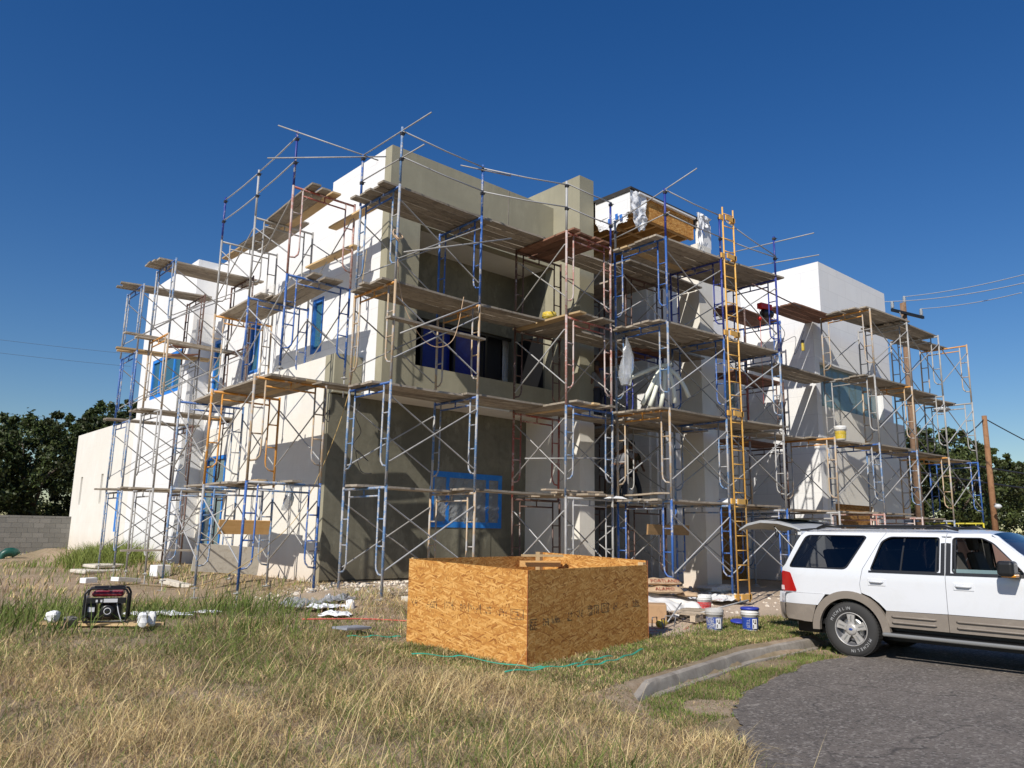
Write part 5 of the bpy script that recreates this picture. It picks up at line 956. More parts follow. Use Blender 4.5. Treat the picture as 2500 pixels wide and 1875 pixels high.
bucket(15.4, 12.9, 'white bucket standing on the shaded first entry deck', 'bucket_white', None, z=2.47); bucket(15.9, 13.3, 'grey crusted bucket on the second entry deck', 'bucket_grey', None, z=4.47); bucket(15.75, 12.6, 'white upside plaster pail on the edge of the second entry deck', 'bucket_white', None, z=4.47, s=.8)
bucket(12.9, 13.2, 'yellow crusted bucket on the third deck before the balcony', 'bucket_yellow', None, z=6.56, s=1.15); bucket(21.9, 10.4, 'yellow and white bucket on the second deck of the wing', 'bucket_white', 'bucket_yellow', z=4.46, s=1.1)
# pallet
pa = thing('pallet', 'worn wooden pallet half covered with a white tarp', 'pallet', (12.75, 9.35, GZ(12.75, 9.35) + .02), R(10))
for y in (-.5, 0, .5):
    for x in (-.55, 0, .55): mb = MB(); mb.bb(x - .07, x + .07, y - .05, y + .05, .02, .11); ob('block', mb, 'pallet_wood', pa)
    mb = MB(); mb.bb(-.62, .62, y - .05, y + .05, 0, .02); ob('bottom_board', mb, 'pallet_wood', pa)
for k in range(7): mb = MB(); mb.bb(-.6 + k * .19, -.6 + k * .19 + .10, -.56, .56, .112, .134); ob('deck_board', mb, 'pallet_wood', pa)
pa2 = thing('pallet', 'second broken pallet sticking out under the tarp on the left', 'pallet', (12.0, 9.75, GZ(12.0, 9.75) + .02), R(35))
for k in range(5): mb = MB(); mb.bb(-.5 + k * .22, -.4 + k * .22, -.5, .5, .1, .12); ob('deck_board', mb, 'pallet_wood', pa2)
for y in (-.45, .45): mb = MB(); mb.bb(-.52, .52, y - .04, y + .04, 0, .098); ob('stringer', mb, 'pallet_wood', pa2)
# tarp: one draped sheet
n = 34; vs_ = []
for j in range(n + 1):
    for i in range(n + 1):
        u, v = i / n, j / n; x = 11.7 + 2.2 * u + .12 * math.sin(v * 11) ; y = 9.25 + 2.0 * v + .35 * u * (1 - v) + .1 * math.sin(u * 13)
        edge_ = min(u, v, 1 - u, 1 - v); z = GZ(x, y) + .17 + .13 * min(1, v * 2.2) + .028 * math.sin(u * 34 + v * 7) * (1.2 - v) + .02 * math.sin(v * 29 - u * 9)
        z -= .14 * max(0, 1 - edge_ / .09) * (.6 + .4 * math.sin(u * 21 + v * 17)); vs_.append((x, y, z))
mb = MB(); mb.add(vs_, [(j * (n + 1) + i, j * (n + 1) + i + 1, (j + 1) * (n + 1) + i + 1, (j + 1) * (n + 1) + i) for j in range(n) for i in range(n)]); o = ob('tarp', mb, 'tarp_white'); smooth_angle(o, 60); tag(o, 'rumpled white tarp draped over the pallets under the cement bags', 'tarp')
def cbag(x, y, z, s, label, txt, seed, rz, rot2=0):
    rr = random.Random(seed); n = 16; vs_ = []; e = thing('cement_bag', label, 'cement bag', (x, y, z), R(rz), 'brown paper cement bags')
    m2 = 10
    for j in range(m2 + 1):
        for i in range(n + 1):
            u, v = i / n * 2 - 1, j / m2 * 2 - 1; t2 = (1 - abs(u) ** 3.5) ** .5 * (1 - abs(v) ** 3) ** .5; vs_.append((u * s[0] * (1 - .06 * v * v), v * s[1] * (1 - .05 * u * u), t2 * s[2] + .012 * math.sin(u * 7 + seed) * t2 + rr.uniform(-.004, .004)))
    k0 = len(vs_)
    for j in range(m2 + 1):
        for i in range(n + 1): x_, y_, z_ = vs_[j * (n + 1) + i]; vs_.append((x_, y_, -z_ * .45))
    fs = [(j * (n + 1) + i, j * (n + 1) + i + 1, (j + 1) * (n + 1) + i + 1, (j + 1) * (n + 1) + i) for j in range(m2) for i in range(n)]; fs += [tuple(k0 + q for q in f[::-1]) for f in fs]
    mb = MB(); mb.add(vs_, fs); ob('sack', mb, 'cement_paper', e, True)
    if txt:
        me = text_mesh(txt, .12, 'red_print')
        for v in me.vertices:
            zt = min(.97, max(.02, .5 + v.co.y / s[2] * .62)); q_ = (1 - zt * zt) ** (1 / 3); v.co = Vector((v.co.x * .95, -s[1] * q_ - .012, zt * s[2] + .006))
        link('lettering', me, e)
    return e
bz = GZ(13.2, 10.1)
cbag(13.2, 10.15, bz + .38, (.40, .24, .10), 'lower brown cement bag lettered ALAMO on the tarp', 'ALAMO', 3, -42); cbag(13.27, 10.22, bz + .53, (.38, .24, .10), 'upper brown cement bag lying across the ALAMO bag', 'PORTLAND', 5, -38)
cbag(13.62, 9.85, bz + .30, (.22, .18, .07), 'small folded cement sack end beside the red bucket', None, 8, -60)
sheet('white_sheet', 15.7, 10.75, 1.5, 1.1, 'white_foam', 'bright white sack sheet with faded red print behind the buckets', 'sheet', 17, .09, -.25)
o = link('lettering', text_mesh('////', .22, 'faded_red_print'), None, (15.35, 10.25, GZ(15.3, 10.2) + .12), (0, 0, R(-15))); tag(o, 'faded red lettering printed on the white sack sheet', 'print')
e = thing('cardboard_box', 'sagging brown cardboard box beside the OSB box', 'cardboard box', (11.75, 9.35, GZ(11.75, 9.35)), R(-50)); mb = MB(); mb.bb(-.3, .3, -.22, .22, 0, .33); o = ob('carton', mb, 'cardboard', e); bevel(o, .015)
mb = MB(); mb.add([(.3, -.22, .33), (.3, .22, .33), (.42, .2, .16), (.42, -.2, .18)], [(0, 1, 2, 3), (3, 2, 1, 0)]); ob('flap', mb, 'cardboard', e)
e = thing('mixing_drill', 'yellow mixing drill with wire-frame handles lying on the concrete', 'power tool', (11.35, 8.75, GZ(11.35, 8.75) + .08), R(8))
mb = MB(); mb.lathe([(0, -.14), (.06, -.13), (.065, 0), (.05, .06), (.035, .12), (.02, .16), (0, .16)], 16, M=Matrix.Rotation(R(90), 4, 'Y')); ob('motor_body', mb, 'bucket_yellow', e, True)
mb = MB(); mb.tube([(.16, 0, 0), (1.15, .25, .26)], .012, 7); ob('mixer_shaft', mb, 'galvanised', e, True)
mb = MB(); mb.tube([(-.12, -.1, -.06), (-.22, -.14, -.06), (-.24, -.12, .10), (-.12, -.1, .10)], .012, 6, closed=True); mb.tube([(-.02, .1, -.06), (-.12, .14, -.06), (-.14, .12, .10), (-.02, .1, .10)], .012, 6, closed=True); mb.tube([(.22, -.1, -.07), (.33, -.08, .10), (.28, .1, .10), (.2, .1, -.07)], .01, 6); ob('handle_frame', mb, 'machine_grey', e, True)
cable([(11.25, 8.7, .12), (11.0, 8.9, .1), (10.8, 8.7, .1), (11.1, 8.5, .1), (11.5, 8.45, .1), (12.0, 8.7, .1), (11.7, 8.9, .1)], .009, 'red_cord', 'faded red power cord looped round the mixing drill', 'cord')
mb = MB(); mb.tube([(0, 0, 0), (1.0, -.5, .25)], .014, 7); tag(ob('mixer_paddle_rod', mb, 'galvanised', None, True, (12.6, 8.95, GZ(12.6, 9) + .14)), 'crusted steel rod lying over the pallet edge', 'rod')
lump('plaster_pile', 17.9, 12.0, (.75, .35, .10), 'pale_rubble', 'spilt plaster heap at the foot of the white column', 'rubble', 31)

# ------------------------------------------------------------------ things on the scaffold
# clear bag tied to a post
def bag(x, y, z, h, label, seed, mt='plastic_film', r0=.15):
    rr = random.Random(seed); vs_ = []; n = 18; m_ = 14
    for j in range(m_ + 1):
        v = j / m_; rad = r0 * (.12 + 1.0 * math.sin(min(1, v * 1.15) * 2.0) ** 1.2) * (1 - .25 * max(0, v - .85) / .15)
        for i in range(n): a = 2 * math.pi * i / n; q = rad * (1 + .22 * math.sin(a * 3 + v * 5 + seed) + rr.uniform(-.1, .1)); vs_.append((q * math.cos(a) + .05 * math.sin(v * 4), q * .7 * math.sin(a), -h * v))
    mb = MB(); mb.add(vs_, [(j * n + i, j * n + (i + 1) % n, (j + 1) * n + (i + 1) % n, (j + 1) * n + i) for j in range(m_) for i in range(n)] + [tuple(m_ * n + i for i in range(n))]); o = ob('plastic_bag', mb, mt, loc=(x, y, z)); smooth_angle(o, 50); return tag(o, label, 'bag')
bag(13.82, 11.55, 6.25, 1.15, 'long clear plastic bag tied to the post before the entry', 3, r0=.17); bag(7.35, 15.2, 2.62, .55, 'thin clear plastic bag hanging from the first deck at the cream wall', 5, r0=.09); bag(24.9, 10.6, 7.3, 1.1, 'torn white plastic hanging under the top deck of the wing', 7, 'house_wrap', .22)
# foam pipe insulation bundle
e = thing('foam_tube_bundle', 'bundle of off-white foam tubes drooping over the second entry deck rail', 'foam tubes', (15.0, 11.6, 5.35), R(-35))
for k, (a, b) in enumerate((((-.72, .15, .05), (.42, .1, .50)), ((.06, 0, .33), (-.40, -.1, -.58)), ((.10, 0, .33), (-.22, -.12, -.62)), ((.20, .02, .35), (.10, .05, -.60)), ((.26, 0, .35), (.44, 0, -.50)), ((.30, 0, .36), (.82, .05, -.34)))):
    A, Bq = Vector(a), Vector(b); mid = (A + Bq) / 2 + Vector((.05, 0, .07)); mb = MB(); mb.tube([A, A.lerp(mid, .5) + Vector((.01, 0, .015)), mid, mid.lerp(Bq, .5) + Vector((.01, 0, .015)), Bq], .052, 12); ob('foam_tube', mb, 'foam_tube', e, True)
# red hoist
e = thing('electric_hoist', 'small red and black electric hoist hanging under the top deck', 'hoist', (18.5, 10.65, 7.72), R(-10))
mb = MB(); mb.bb(-.22, .22, -.08, .08, -.02, .14); o = ob('housing', mb, 'hoist_red', e); bevel(o, .02); Mx = Matrix.Rotation(R(90), 4, 'Y'); mb = MB(); mb.lathe([(0, -.18), (.10, -.17), (.12, -.1), (.12, .1), (.10, .17), (0, .18)], 18, M=Matrix.Translation((.08, 0, -.12)) @ Mx); ob('motor', mb, 'generator_black', e, True)
mb = MB(); mb.tube([(-.2, 0, 0), (-.2, 0, -2.6)], .006, 5); ob('hoist_cable', mb, 'red_cord', e); mb = MB(); mb.lathe([(0, .05), (.06, .03), (.07, -.02), (.03, -.07), (0, -.08)], 12); ob('weight', mb, 'hoist_red', e, True, (-.2, 0, -.28))
cable([(18.7, 10.6, 7.6), (19.2, 10.5, 7.2), (19.1, 10.5, 6.9), (19.6, 10.4, 7.1), (19.5, 10.4, 6.6), (19.8, 10.4, 6.9), (19.9, 10.3, 7.3)], .008, 'black_cord', 'black control cable looping from the red hoist')
e = thing('pendant_control', 'yellow and black hoist control hanging from its cable', 'hoist control', (19.9, 10.35, 6.75)); mb = MB(); mb.bb(-.04, .04, -.03, .03, 0, .22); o = ob('grip', mb, 'bucket_yellow', e); bevel(o, .012); mb = MB(); mb.bb(-.035, .035, -.03, .03, .22, .30); ob('cap', mb, 'generator_black', e)
for (x, y, z, s, l) in ((13.8, 11.9, 2.50, (.5, .3, .06), 'white foam offcut on the first deck by the pier'), (17.3, 11.2, 2.5, (.7, .4, .14), 'white plaster sheet heap on the first deck beside the ladder')):
    mb = MB(); mb.add([(-s[0] / 2, -s[1] / 2, 0), (s[0] / 2, -s[1] / 2, 0), (s[0] / 2, s[1] / 2, 0), (-s[0] / 2, s[1] / 2, 0), (-s[0] * .1, -s[1] * .2, s[2]), (s[0] * .3, -s[1] * .2, s[2] * .9), (s[0] * .3, s[1] * .3, s[2] * .8), (-s[0] * .2, s[1] * .2, s[2])], [(3, 2, 1, 0), (4, 5, 6, 7), (0, 1, 5, 4), (1, 2, 6, 5), (2, 3, 7, 6), (3, 0, 4, 7)]); tag(ob('foam_offcut', mb, 'white_foam', loc=(x, y, z)), l, 'foam')
for k, (x, y, z, l, rz) in enumerate(((13.2, 12.6, 2.56, 'pale loose board across the first deck before the pier', 8), (14.0, 11.2, 2.56, 'pale rough board over the frame at the entry corner', 70), (12.7, 12.2, 2.60, 'splintered pale board stacked on the first deck near the pier', -4))): plank(x, y, z + .03, 1.7, R(rz), 'pallet_wood', l, .2, .035)

# ------------------------------------------------------------------ workers
def person(name_label, loc, rz, joints, shirt, legs, hair='black_hair', cap=None):
    e = thing('person', name_label, 'person', loc, R(rz))
    def skin(nm, pts, edges, rad, m_, root=0, sub=2):
        me = bpy.data.meshes.new(nm); me.from_pydata([joints[p] if isinstance(p, str) else p for p in pts], edges, []); me.materials.append(MATS[m_]); o = link(nm, me, e)
        bmx = bmesh.new(); bmx.from_mesh(me); bmx.verts.layers.skin.verify(); bmx.to_mesh(me); bmx.free()
        sm = o.modifiers.new('skin', 'SKIN'); sm.use_smooth_shade = True
        for i, r_ in enumerate(rad):
            sv = me.skin_vertices[0].data[i]; sv.radius = (r_, r_) if not hasattr(r_, '__len__') else r_; sv.use_root = (i == root)
        sb = o.modifiers.new('sub', 'SUBSURF'); sb.levels = 1; sb.render_levels = sub; return o
    P = ['pelvis', 'waist', 'chest', 'neck', 'head0', 'head1']; rad = [(.13, .10), (.125, .095), (.16, .115), .055, .085, .075]; E_ = [(0, 1), (1, 2), (2, 3), (3, 4), (4, 5)]
    def addc(root, names, rs):
        prev = root
        for q, r_ in zip(names, rs): P.append(q); rad.append(r_); E_.append((prev, len(P) - 1)); prev = len(P) - 1
        return prev
    for s_ in ('l', 'r'):
        addc(0, ['hip_' + s_, 'knee_' + s_, 'ankle_' + s_, 'toe_' + s_], [.085, .055, .038, .032])
        w_ = addc(2, ['sh_' + s_, 'elb_' + s_, 'wr_' + s_], [.055, .038, .026])
        W = Vector(joints['wr_' + s_]); D = (W - Vector(joints['elb_' + s_])).normalized(); side = D.cross(Vector((0, 1, .2))).normalized(); pm = W + D * .06; P.append(tuple(pm)); rad.append((.036, .018)); E_.append((w_, len(P) - 1)); pi_ = len(P) - 1
        for k, (o_, ln) in enumerate(((-.030, .060), (-.010, .072), (.010, .068), (.029, .052))):
            a = pm + side * o_ + D * .03; b = a + D * ln * .6; c_ = b + D * ln * .35 + D.cross(side) * .02
            pr_ = pi_
            for q, r_ in ((a, .011), (b, .009), (c_, .008)): P.append(tuple(q)); rad.append(r_); E_.append((pr_, len(P) - 1)); pr_ = len(P) - 1
        a = W + D * .03 + side * -.04; b = a + D * .035 - side * .015; pr_ = w_
        for q, r_ in ((a, .012), (b, .010)): P.append(tuple(q)); rad.append(r_); E_.append((pr_, len(P) - 1)); pr_ = len(P) - 1
    skin('body', P, E_, rad, 'skin')
    skin('shirt', ['pelvis', 'waist', 'chest', 'sh_l', 'sh_r', tuple((Vector(joints['sh_l']) * .45 + Vector(joints['elb_l']) * .55)), tuple((Vector(joints['sh_r']) * .45 + Vector(joints['elb_r']) * .55))], [(0, 1), (1, 2), (2, 3), (2, 4), (3, 5), (4, 6)], [(.15, .12), (.145, .115), (.18, .135), .075, .075, .062, .062], shirt)
    skin('trousers', ['pelvis', 'hip_l', 'hip_r', 'knee_l', 'knee_r', 'ankle_l', 'ankle_r'], [(0, 1), (0, 2), (1, 3), (2, 4), (3, 5), (4, 6)], [(.145, .115), .10, .10, .075, .075, .062, .062], legs)
    for s_ in 'lr':
        a = Vector(joints['ankle_' + s_]); b = Vector(joints['toe_' + s_]); mb = MB(); mb.tube([a + Vector((0, 0, .05)), a - Vector((0, 0, .02)), (a + b) / 2 - Vector((0, 0, .005)), b], [.05, .055, .05, .035], 10); ob('boot', mb, 'boot_brown', e, True)
    h0, h1 = Vector(joints['head0']), Vector(joints['head1']); c_ = (h0 + h1) / 2; up = (h1 - h0).normalized(); f_ = Vector(joints['face']).normalized(); sd_ = up.cross(f_)
    Mh = Matrix((( *sd_, 0), (*f_, 0), (*up, 0), (0, 0, 0, 1))).transposed(); Mh.translation = c_
    mb = MB(); mb.lathe([(0, .135), (.05, .128), (.085, .10), (.098, .05), (.097, .01), (.09, -.02)], 18, M=Mh @ Matrix.Translation((0, -.012, .01))); ob('hair' if not cap else 'cap', mb, cap or hair, e, True)
    mb = MB(); 
    for s_ in (-1, 1):
        q = Mh @ Vector((s_ * .032, .083, .01)); mb.lathe([(0, .009), (.008, .005), (.009, 0), (0, -.008)], 8, M=Matrix.Translation(q))
    ob('eyes', mb, 'black_hair', e, True); mb = MB(); mb.tube([Mh @ Vector((0, .085, .015)), Mh @ Vector((0, .108, -.02)), Mh @ Vector((0, .09, -.028))], [.008, .014, .01], 8); mb.tube([Mh @ Vector((-.022, .086, -.052)), Mh @ Vector((0, .092, -.053)), Mh @ Vector((.022, .086, -.052))], .006, 6)
    for s_ in (-1, 1): mb.tube([Mh @ Vector((s_ * .088, 0, .02)), Mh @ Vector((s_ * .096, -.005, 0)), Mh @ Vector((s_ * .086, 0, -.025))], [.012, .016, .01], 8)
    ob('face_features', mb, 'skin', e, True)
    return e
J_bend = dict(pelvis=(0, 0, .92), waist=(.0, .10, 1.05), chest=(0, .30, 1.25), neck=(0, .42, 1.36), head0=(0, .48, 1.42), head1=(0, .55, 1.52), face=(0, .6, -.8), hip_l=(-.10, 0, .86), knee_l=(-.13, .06, .46), ankle_l=(-.14, -.04, .08), toe_l=(-.15, .16, .04),
    hip_r=(.10, 0, .86), knee_r=(.14, .10, .47), ankle_r=(.15, .02, .08), toe_r=(.17, .22, .04), sh_l=(-.19, .32, 1.26), elb_l=(-.22, .44, 1.02), wr_l=(-.16, .60, .86), sh_r=(.19, .32, 1.26), elb_r=(.24, .46, 1.03), wr_r=(.18, .64, .90))
J_walk = dict(pelvis=(0, 0, .93), waist=(0, .02, 1.08), chest=(0, .05, 1.33), neck=(0, .06, 1.47), head0=(0, .08, 1.55), head1=(0, .10, 1.67), face=(.2, 1, -.3), hip_l=(-.10, 0, .88), knee_l=(-.20, .12, .48), ankle_l=(-.28, .05, .08), toe_l=(-.32, .25, .04),
    hip_r=(.10, 0, .88), knee_r=(.22, .02, .47), ankle_r=(.34, -.12, .08), toe_r=(.40, .06, .04), sh_l=(-.20, .05, 1.36), elb_l=(-.30, .10, 1.10), wr_l=(-.22, .30, .98), sh_r=(.20, .05, 1.36), elb_r=(.34, .02, 1.10), wr_r=(.30, .22, .96))
J_stand = dict(pelvis=(0, 0, .93), waist=(0, .01, 1.07), chest=(0, .03, 1.32), neck=(0, .03, 1.46), head0=(0, .05, 1.54), head1=(0, .06, 1.66), face=(0, 1, 0), hip_l=(-.10, 0, .88), knee_l=(-.11, .02, .47), ankle_l=(-.12, -.02, .08), toe_l=(-.14, .18, .04),
    hip_r=(.10, 0, .88), knee_r=(.12, .03, .47), ankle_r=(.13, -.01, .08), toe_r=(.15, .19, .04), sh_l=(-.20, .03, 1.35), elb_l=(-.24, .10, 1.08), wr_l=(-.18, .34, 1.12), sh_r=(.20, .03, 1.35), elb_r=(.26, .16, 1.16), wr_r=(.16, .40, 1.28))
person('person in grey T-shirt and dark jeans bending over on the first entry deck', (15.05, 12.9, 2.47), -75, J_bend, 'shirt_grey', 'jeans_dark')
person('person in camouflage shirt standing wide-legged on the first entry deck', (16.55, 13.75, 2.47), 160, J_walk, 'camo_shirt', 'jeans_dark', cap='cap_dark')
person('person in grey shirt working on the second entry deck behind the plastic bag', (15.1, 13.6, 4.47), 20, J_stand, 'shirt_grey', 'jeans_dark', cap='cap_dark')
# ------------------------------------------------------------------ white SUV
CZ = -0.03; cang = R(-90 + 1.5)
car = thing('parked_suv', 'white SUV with taupe lower cladding and its tailgate raised', 'car', (11.93, 5.70, CZ), cang)
# local frame: x forward from the rear axle, y to the left (visible side is y = 0 plane at belt), z up
WID = 1.93
def ysurf(x, z, inset=0.0):       # y of the near (right) side surface, 0 = widest; grows inwards
    y = 0.0
    if z > 1.22: y += (z - 1.22) * 0.30 + max(0, z - 1.72) ** 1.3 * 1.2
    if z < 0.80: y += (0.80 - z) * 0.06
    if x < -0.75: y += (-0.75 - x) ** 2 * 0.7
    if x > 3.35: y += (x - 3.35) ** 2 * 0.35
    return y + inset
def cdt(outline, holes, step=0.09):
    pts = []; edges = []
    def ring(r_):
        o_ = len(pts); n_ = 0; pp = []
        for a, b in zip(r_, r_[1:] + r_[:1]):
            k = max(1, int(math.hypot(b[0] - a[0], b[1] - a[1]) / step))
            for i in range(k): pp.append((a[0] + (b[0] - a[0]) * i / k, a[1] + (b[1] - a[1]) * i / k))
        pts.extend(pp); n_ = len(pp); edges.extend([(o_ + i, o_ + (i + 1) % n_) for i in range(n_)]); return pp
    ro = ring(outline); rh = [ring(h) for h in holes]
    def inside(p, poly):
        c_ = False; j = len(poly) - 1
        for i in range(len(poly)):
            if (poly[i][1] > p[1]) != (poly[j][1] > p[1]) and p[0] < (poly[j][0] - poly[i][0]) * (p[1] - poly[i][1]) / (poly[j][1] - poly[i][1]) + poly[i][0]: c_ = not c_
            j = i
        return c_
    xs_ = [p[0] for p in outline]; zs_ = [p[1] for p in outline]; x = min(xs_) + step / 2
    allp = ro + [q for h in rh for q in h]
    while x < max(xs_):
        z = min(zs_) + step / 2
        while z < max(zs_):
            if inside((x, z), ro) and not any(inside((x, z), h) for h in rh) and min((x - q[0]) ** 2 + (z - q[1]) ** 2 for q in allp) > (step * .45) ** 2: pts.append((x, z))
            z += step
        x += step
    v2, e2, f2, *_ = delaunay_2d_cdt([Vector(p) for p in pts], edges, [], 0, 1e-5)
    fs = []
    for f in f2:
        c_ = (sum(v2[i].x for i in f) / len(f), sum(v2[i].y for i in f) / len(f))
        if inside(c_, ro) and not any(inside(c_, h) for h in rh): fs.append(tuple(f))
    return [(v.x, v.y) for v in v2], fs
def side_panel(name, outline, holes, mt, parent, inset=0.0, thick=0.03, both=True, step=0.09, label=None):
    v2, fs = cdt(outline, holes, step); us = {}; 
    for f in fs:
        for a, b in zip(f, f[1:] + f[:1]): us[(a, b)] = us.get((a, b), 0) + 1
    bd = [(a, b) for (a, b) in us if (b, a) not in us]; outs = []
    for mirror in ((0, 1) if both else (0,)):
        n_ = len(v2); V = [(x, ysurf(x, z, inset), z) for x, z in v2] + [(x, ysurf(x, z, inset + thick), z) for x, z in v2]; F = []
        # orientation: outward is -y
        for f in fs:
            a, b, c_ = (Vector((*v2[i], 0)) for i in f[:3]); ccw = (b - a).cross(c_ - a).z > 0; F.append(f if ccw else f[::-1])
        sgn = []
        for a, b in bd: sgn.append((b, a, a + n_, b + n_))
        F += sgn
        if mirror: V = [(x, WID - y, z) for x, y, z in V]; F = [f[::-1] for f in F]
        mb = MB(); mb.add(V, F); o = ob(name, mb, mt, parent); smooth_angle(o, 30)
        if label and not mirror: o['label'] = label
        outs.append(o)
    return outs[0]
def rnd(poly, r_=0.05, n=4):
    out = []; k = len(poly)
    for i in range(k):
        p = Vector(poly[i]); a = Vector(poly[i - 1]); b = Vector(poly[(i + 1) % k]); ra = min(r_, (a - p).length * .45, (b - p).length * .45); p0 = p + (a - p).normalized() * ra; p1 = p + (b - p).normalized() * ra
        for j in range(n + 1): t_ = j / n; q = p0 * (1 - t_) ** 2 + p * 2 * t_ * (1 - t_) + p1 * t_ ** 2; out.append((q.x, q.y))
    return out
def arch(cx_, r_, a0, a1, n=16, cz=.38): return [(cx_ + r_ * math.cos(R(a0 + (a1 - a0) * k / n)), cz + r_ * math.sin(R(a0 + (a1 - a0) * k / n))) for k in range(n + 1)]
WB = 3.02
qw = rnd([(-.97, 1.255), (-.02, 1.255), (.27, 1.745), (.22, 1.775), (-.70, 1.775)], .07)
rdw = rnd([(.33, 1.26), (1.30, 1.27), (1.30, 1.765), (.60, 1.765), (.48, 1.69)], .05)
fdw = rnd([(1.46, 1.27), (2.36, 1.28), (2.30, 1.36), (1.98, 1.70), (1.84, 1.765), (1.46, 1.765)], .05)
# quarter panel (with the roof pillars)
quarter = [(-1.10, .86), (-1.10, 1.24), (-1.04, 1.30), (-.80, 1.76), (-.74, 1.815), (.50, 1.815), (.47, 1.72), (.22, 1.26), (.175, 1.0), (.20, .92)] + arch(0, .56, 60, 128, 10, .36) + [(-.42, .86)]
quarter = [(-1.10, .875), (-1.10, 1.24), (-1.04, 1.30), (-.80, 1.76), (-.74, 1.82), (.53, 1.82), (.46, 1.70), (.225, 1.28), (.175, 1.05), (.19, .955)] + arch(0, .57, 70, 116, 8, .36)[0:] + [(-.40, .875)]
side_panel('quarter_panel', quarter, [qw], 'car_white_paint', car)
side_panel('rear_door', [(.20, .93), (.182, 1.05), (.232, 1.28), (.467, 1.70), (.537, 1.82), (1.372, 1.82), (1.372, .715), (.545, .70), (.45, .80), (.33, .885)], [rdw], 'car_white_paint', car)
side_panel('front_door', [(1.38, .715), (1.38, 1.82), (1.92, 1.82), (2.20, 1.62), (2.50, 1.36), (2.56, 1.20), (2.50, .72)], [fdw], 'car_white_paint', car)
side_panel('front_fender', [(2.51, .72), (2.57, 1.20), (2.56, 1.22), (3.2, 1.17), (3.75, 1.05), (3.86, .95), (3.86, .80)] + arch(WB, .57, 50, 150, 10, .36), [], 'car_white_paint', car)
side_panel('front_bumper_side', arch(WB, .575, 12, 48, 6, .36)[::-1] + [(3.60, .455), (3.90, .455), (3.955, .62), (3.90, .795), (3.45, .797)], [], 'car_taupe_cladding', car, -.008, .05)
mb = MB(); mb.bb(3.80, 3.93, .16, WID - .16, .44, .72); o = ob('front_bumper', mb, 'car_taupe_cladding', car); bevel(o, .03, 3)
mb = MB(); mb.bb(3.86, 3.965, .45, WID - .45, .76, .96); o = ob('grille', mb, 'car_grey_metal', car); bevel(o, .02, 3)
for y_ in (.14, WID - .42): mb = MB(); mb.bb(3.84, 3.955, y_, y_ + .28, .78, .96); o = ob('headlight', mb, 'label_silver', car); bevel(o, .03, 3)
side_panel('rocker_panel', [(.50, .475), (.545, .695), (1.372, .708), (1.372, .475)], [], 'car_taupe_cladding', car, -0.012, .04, label='taupe cladding of the rear door')
side_panel('rocker_panel', [(1.38, .475), (1.38, .708), (2.50, .715), (2.46, .475)], [], 'car_taupe_cladding', car, -0.012, .04)
for x0, x1 in ((.62, 1.22), (1.48, 2.42)):
    for z in (.545, .625):
        for yy in (-.014, WID + .014): mb = MB(); mb.tube([(x0, yy + (.013 if yy < 0 else -.013), z), (x0 + .03, yy, z), (x1 - .03, yy, z), (x1, yy + (.013 if yy < 0 else -.013), z)], .014, 8); ob('cladding_rib', mb, 'car_taupe_cladding', car, True)
for cx_ in (0, WB):
    ro, ri = arch(cx_, .585, -2, 182, 26, .36), arch(cx_, .475, 182, -2, 26, .36); side_panel('wheel_arch_trim', ro + ri, [], 'car_taupe_cladding', car, -0.028, .07, step=.06)
# bumper rear
bp_ = MB(); prof_ = [(-.18, .47), (-.21, .55), (-.215, .68), (-.20, .70), (-.205, .72), (-.20, .84), (-.17, .865), (-.05, .87)]
def bumper(nm, zs_, mt):
    mb = MB(); vs_ = []; nn = 24
    for k in range(nn + 1):
        t_ = k / nn; y = t_ * WID; e_ = min(t_, 1 - t_) * WID; cc = max(0, 1 - e_ / .25); back = -1.0 + .17 * cc ** 2
        for (dx, z) in zs_: vs_.append((back + dx, y + (0 if 0 < k < nn else 0), z))
    q = len(zs_)
    mb.add(vs_, [(k * q + j, k * q + j + 1, (k + 1) * q + j + 1, (k + 1) * q + j) for k in range(nn) for j in range(q - 1)]); return ob(nm, mb, mt, car, True)
bumper('bumper_lower', [(.10, .45), (-.16, .47), (-.20, .55), (-.205, .69), (-.19, .70)], 'car_taupe_cladding'); bumper('bumper_upper', [(-.19, .702), (-.20, .72), (-.195, .84), (-.17, .872), (.06, .875)], 'car_white_paint')
side_panel('bumper_side', [(-1.17, .47), (-1.19, .70), (-.52, .70), (-.585, .50), (-.60, .44), (-1.12, .45)], [], 'car_taupe_cladding', car, -.006, .04); side_panel('bumper_side_top', [(-1.19, .703), (-1.17, .87), (-.36, .872), (-.49, .703)], [], 'car_white_paint', car, -.008, .04)
side_panel('tail_light', rnd([(-1.105, .885), (-1.10, 1.20), (-.93, 1.18), (-.82, .89)], .03), [], 'tail_red', car, -.012, .05); side_panel('reverse_light', [(-1.12, .90), (-1.12, .97), (-1.06, .97), (-1.05, .90)], [], 'tail_white', car, -.016, .05)
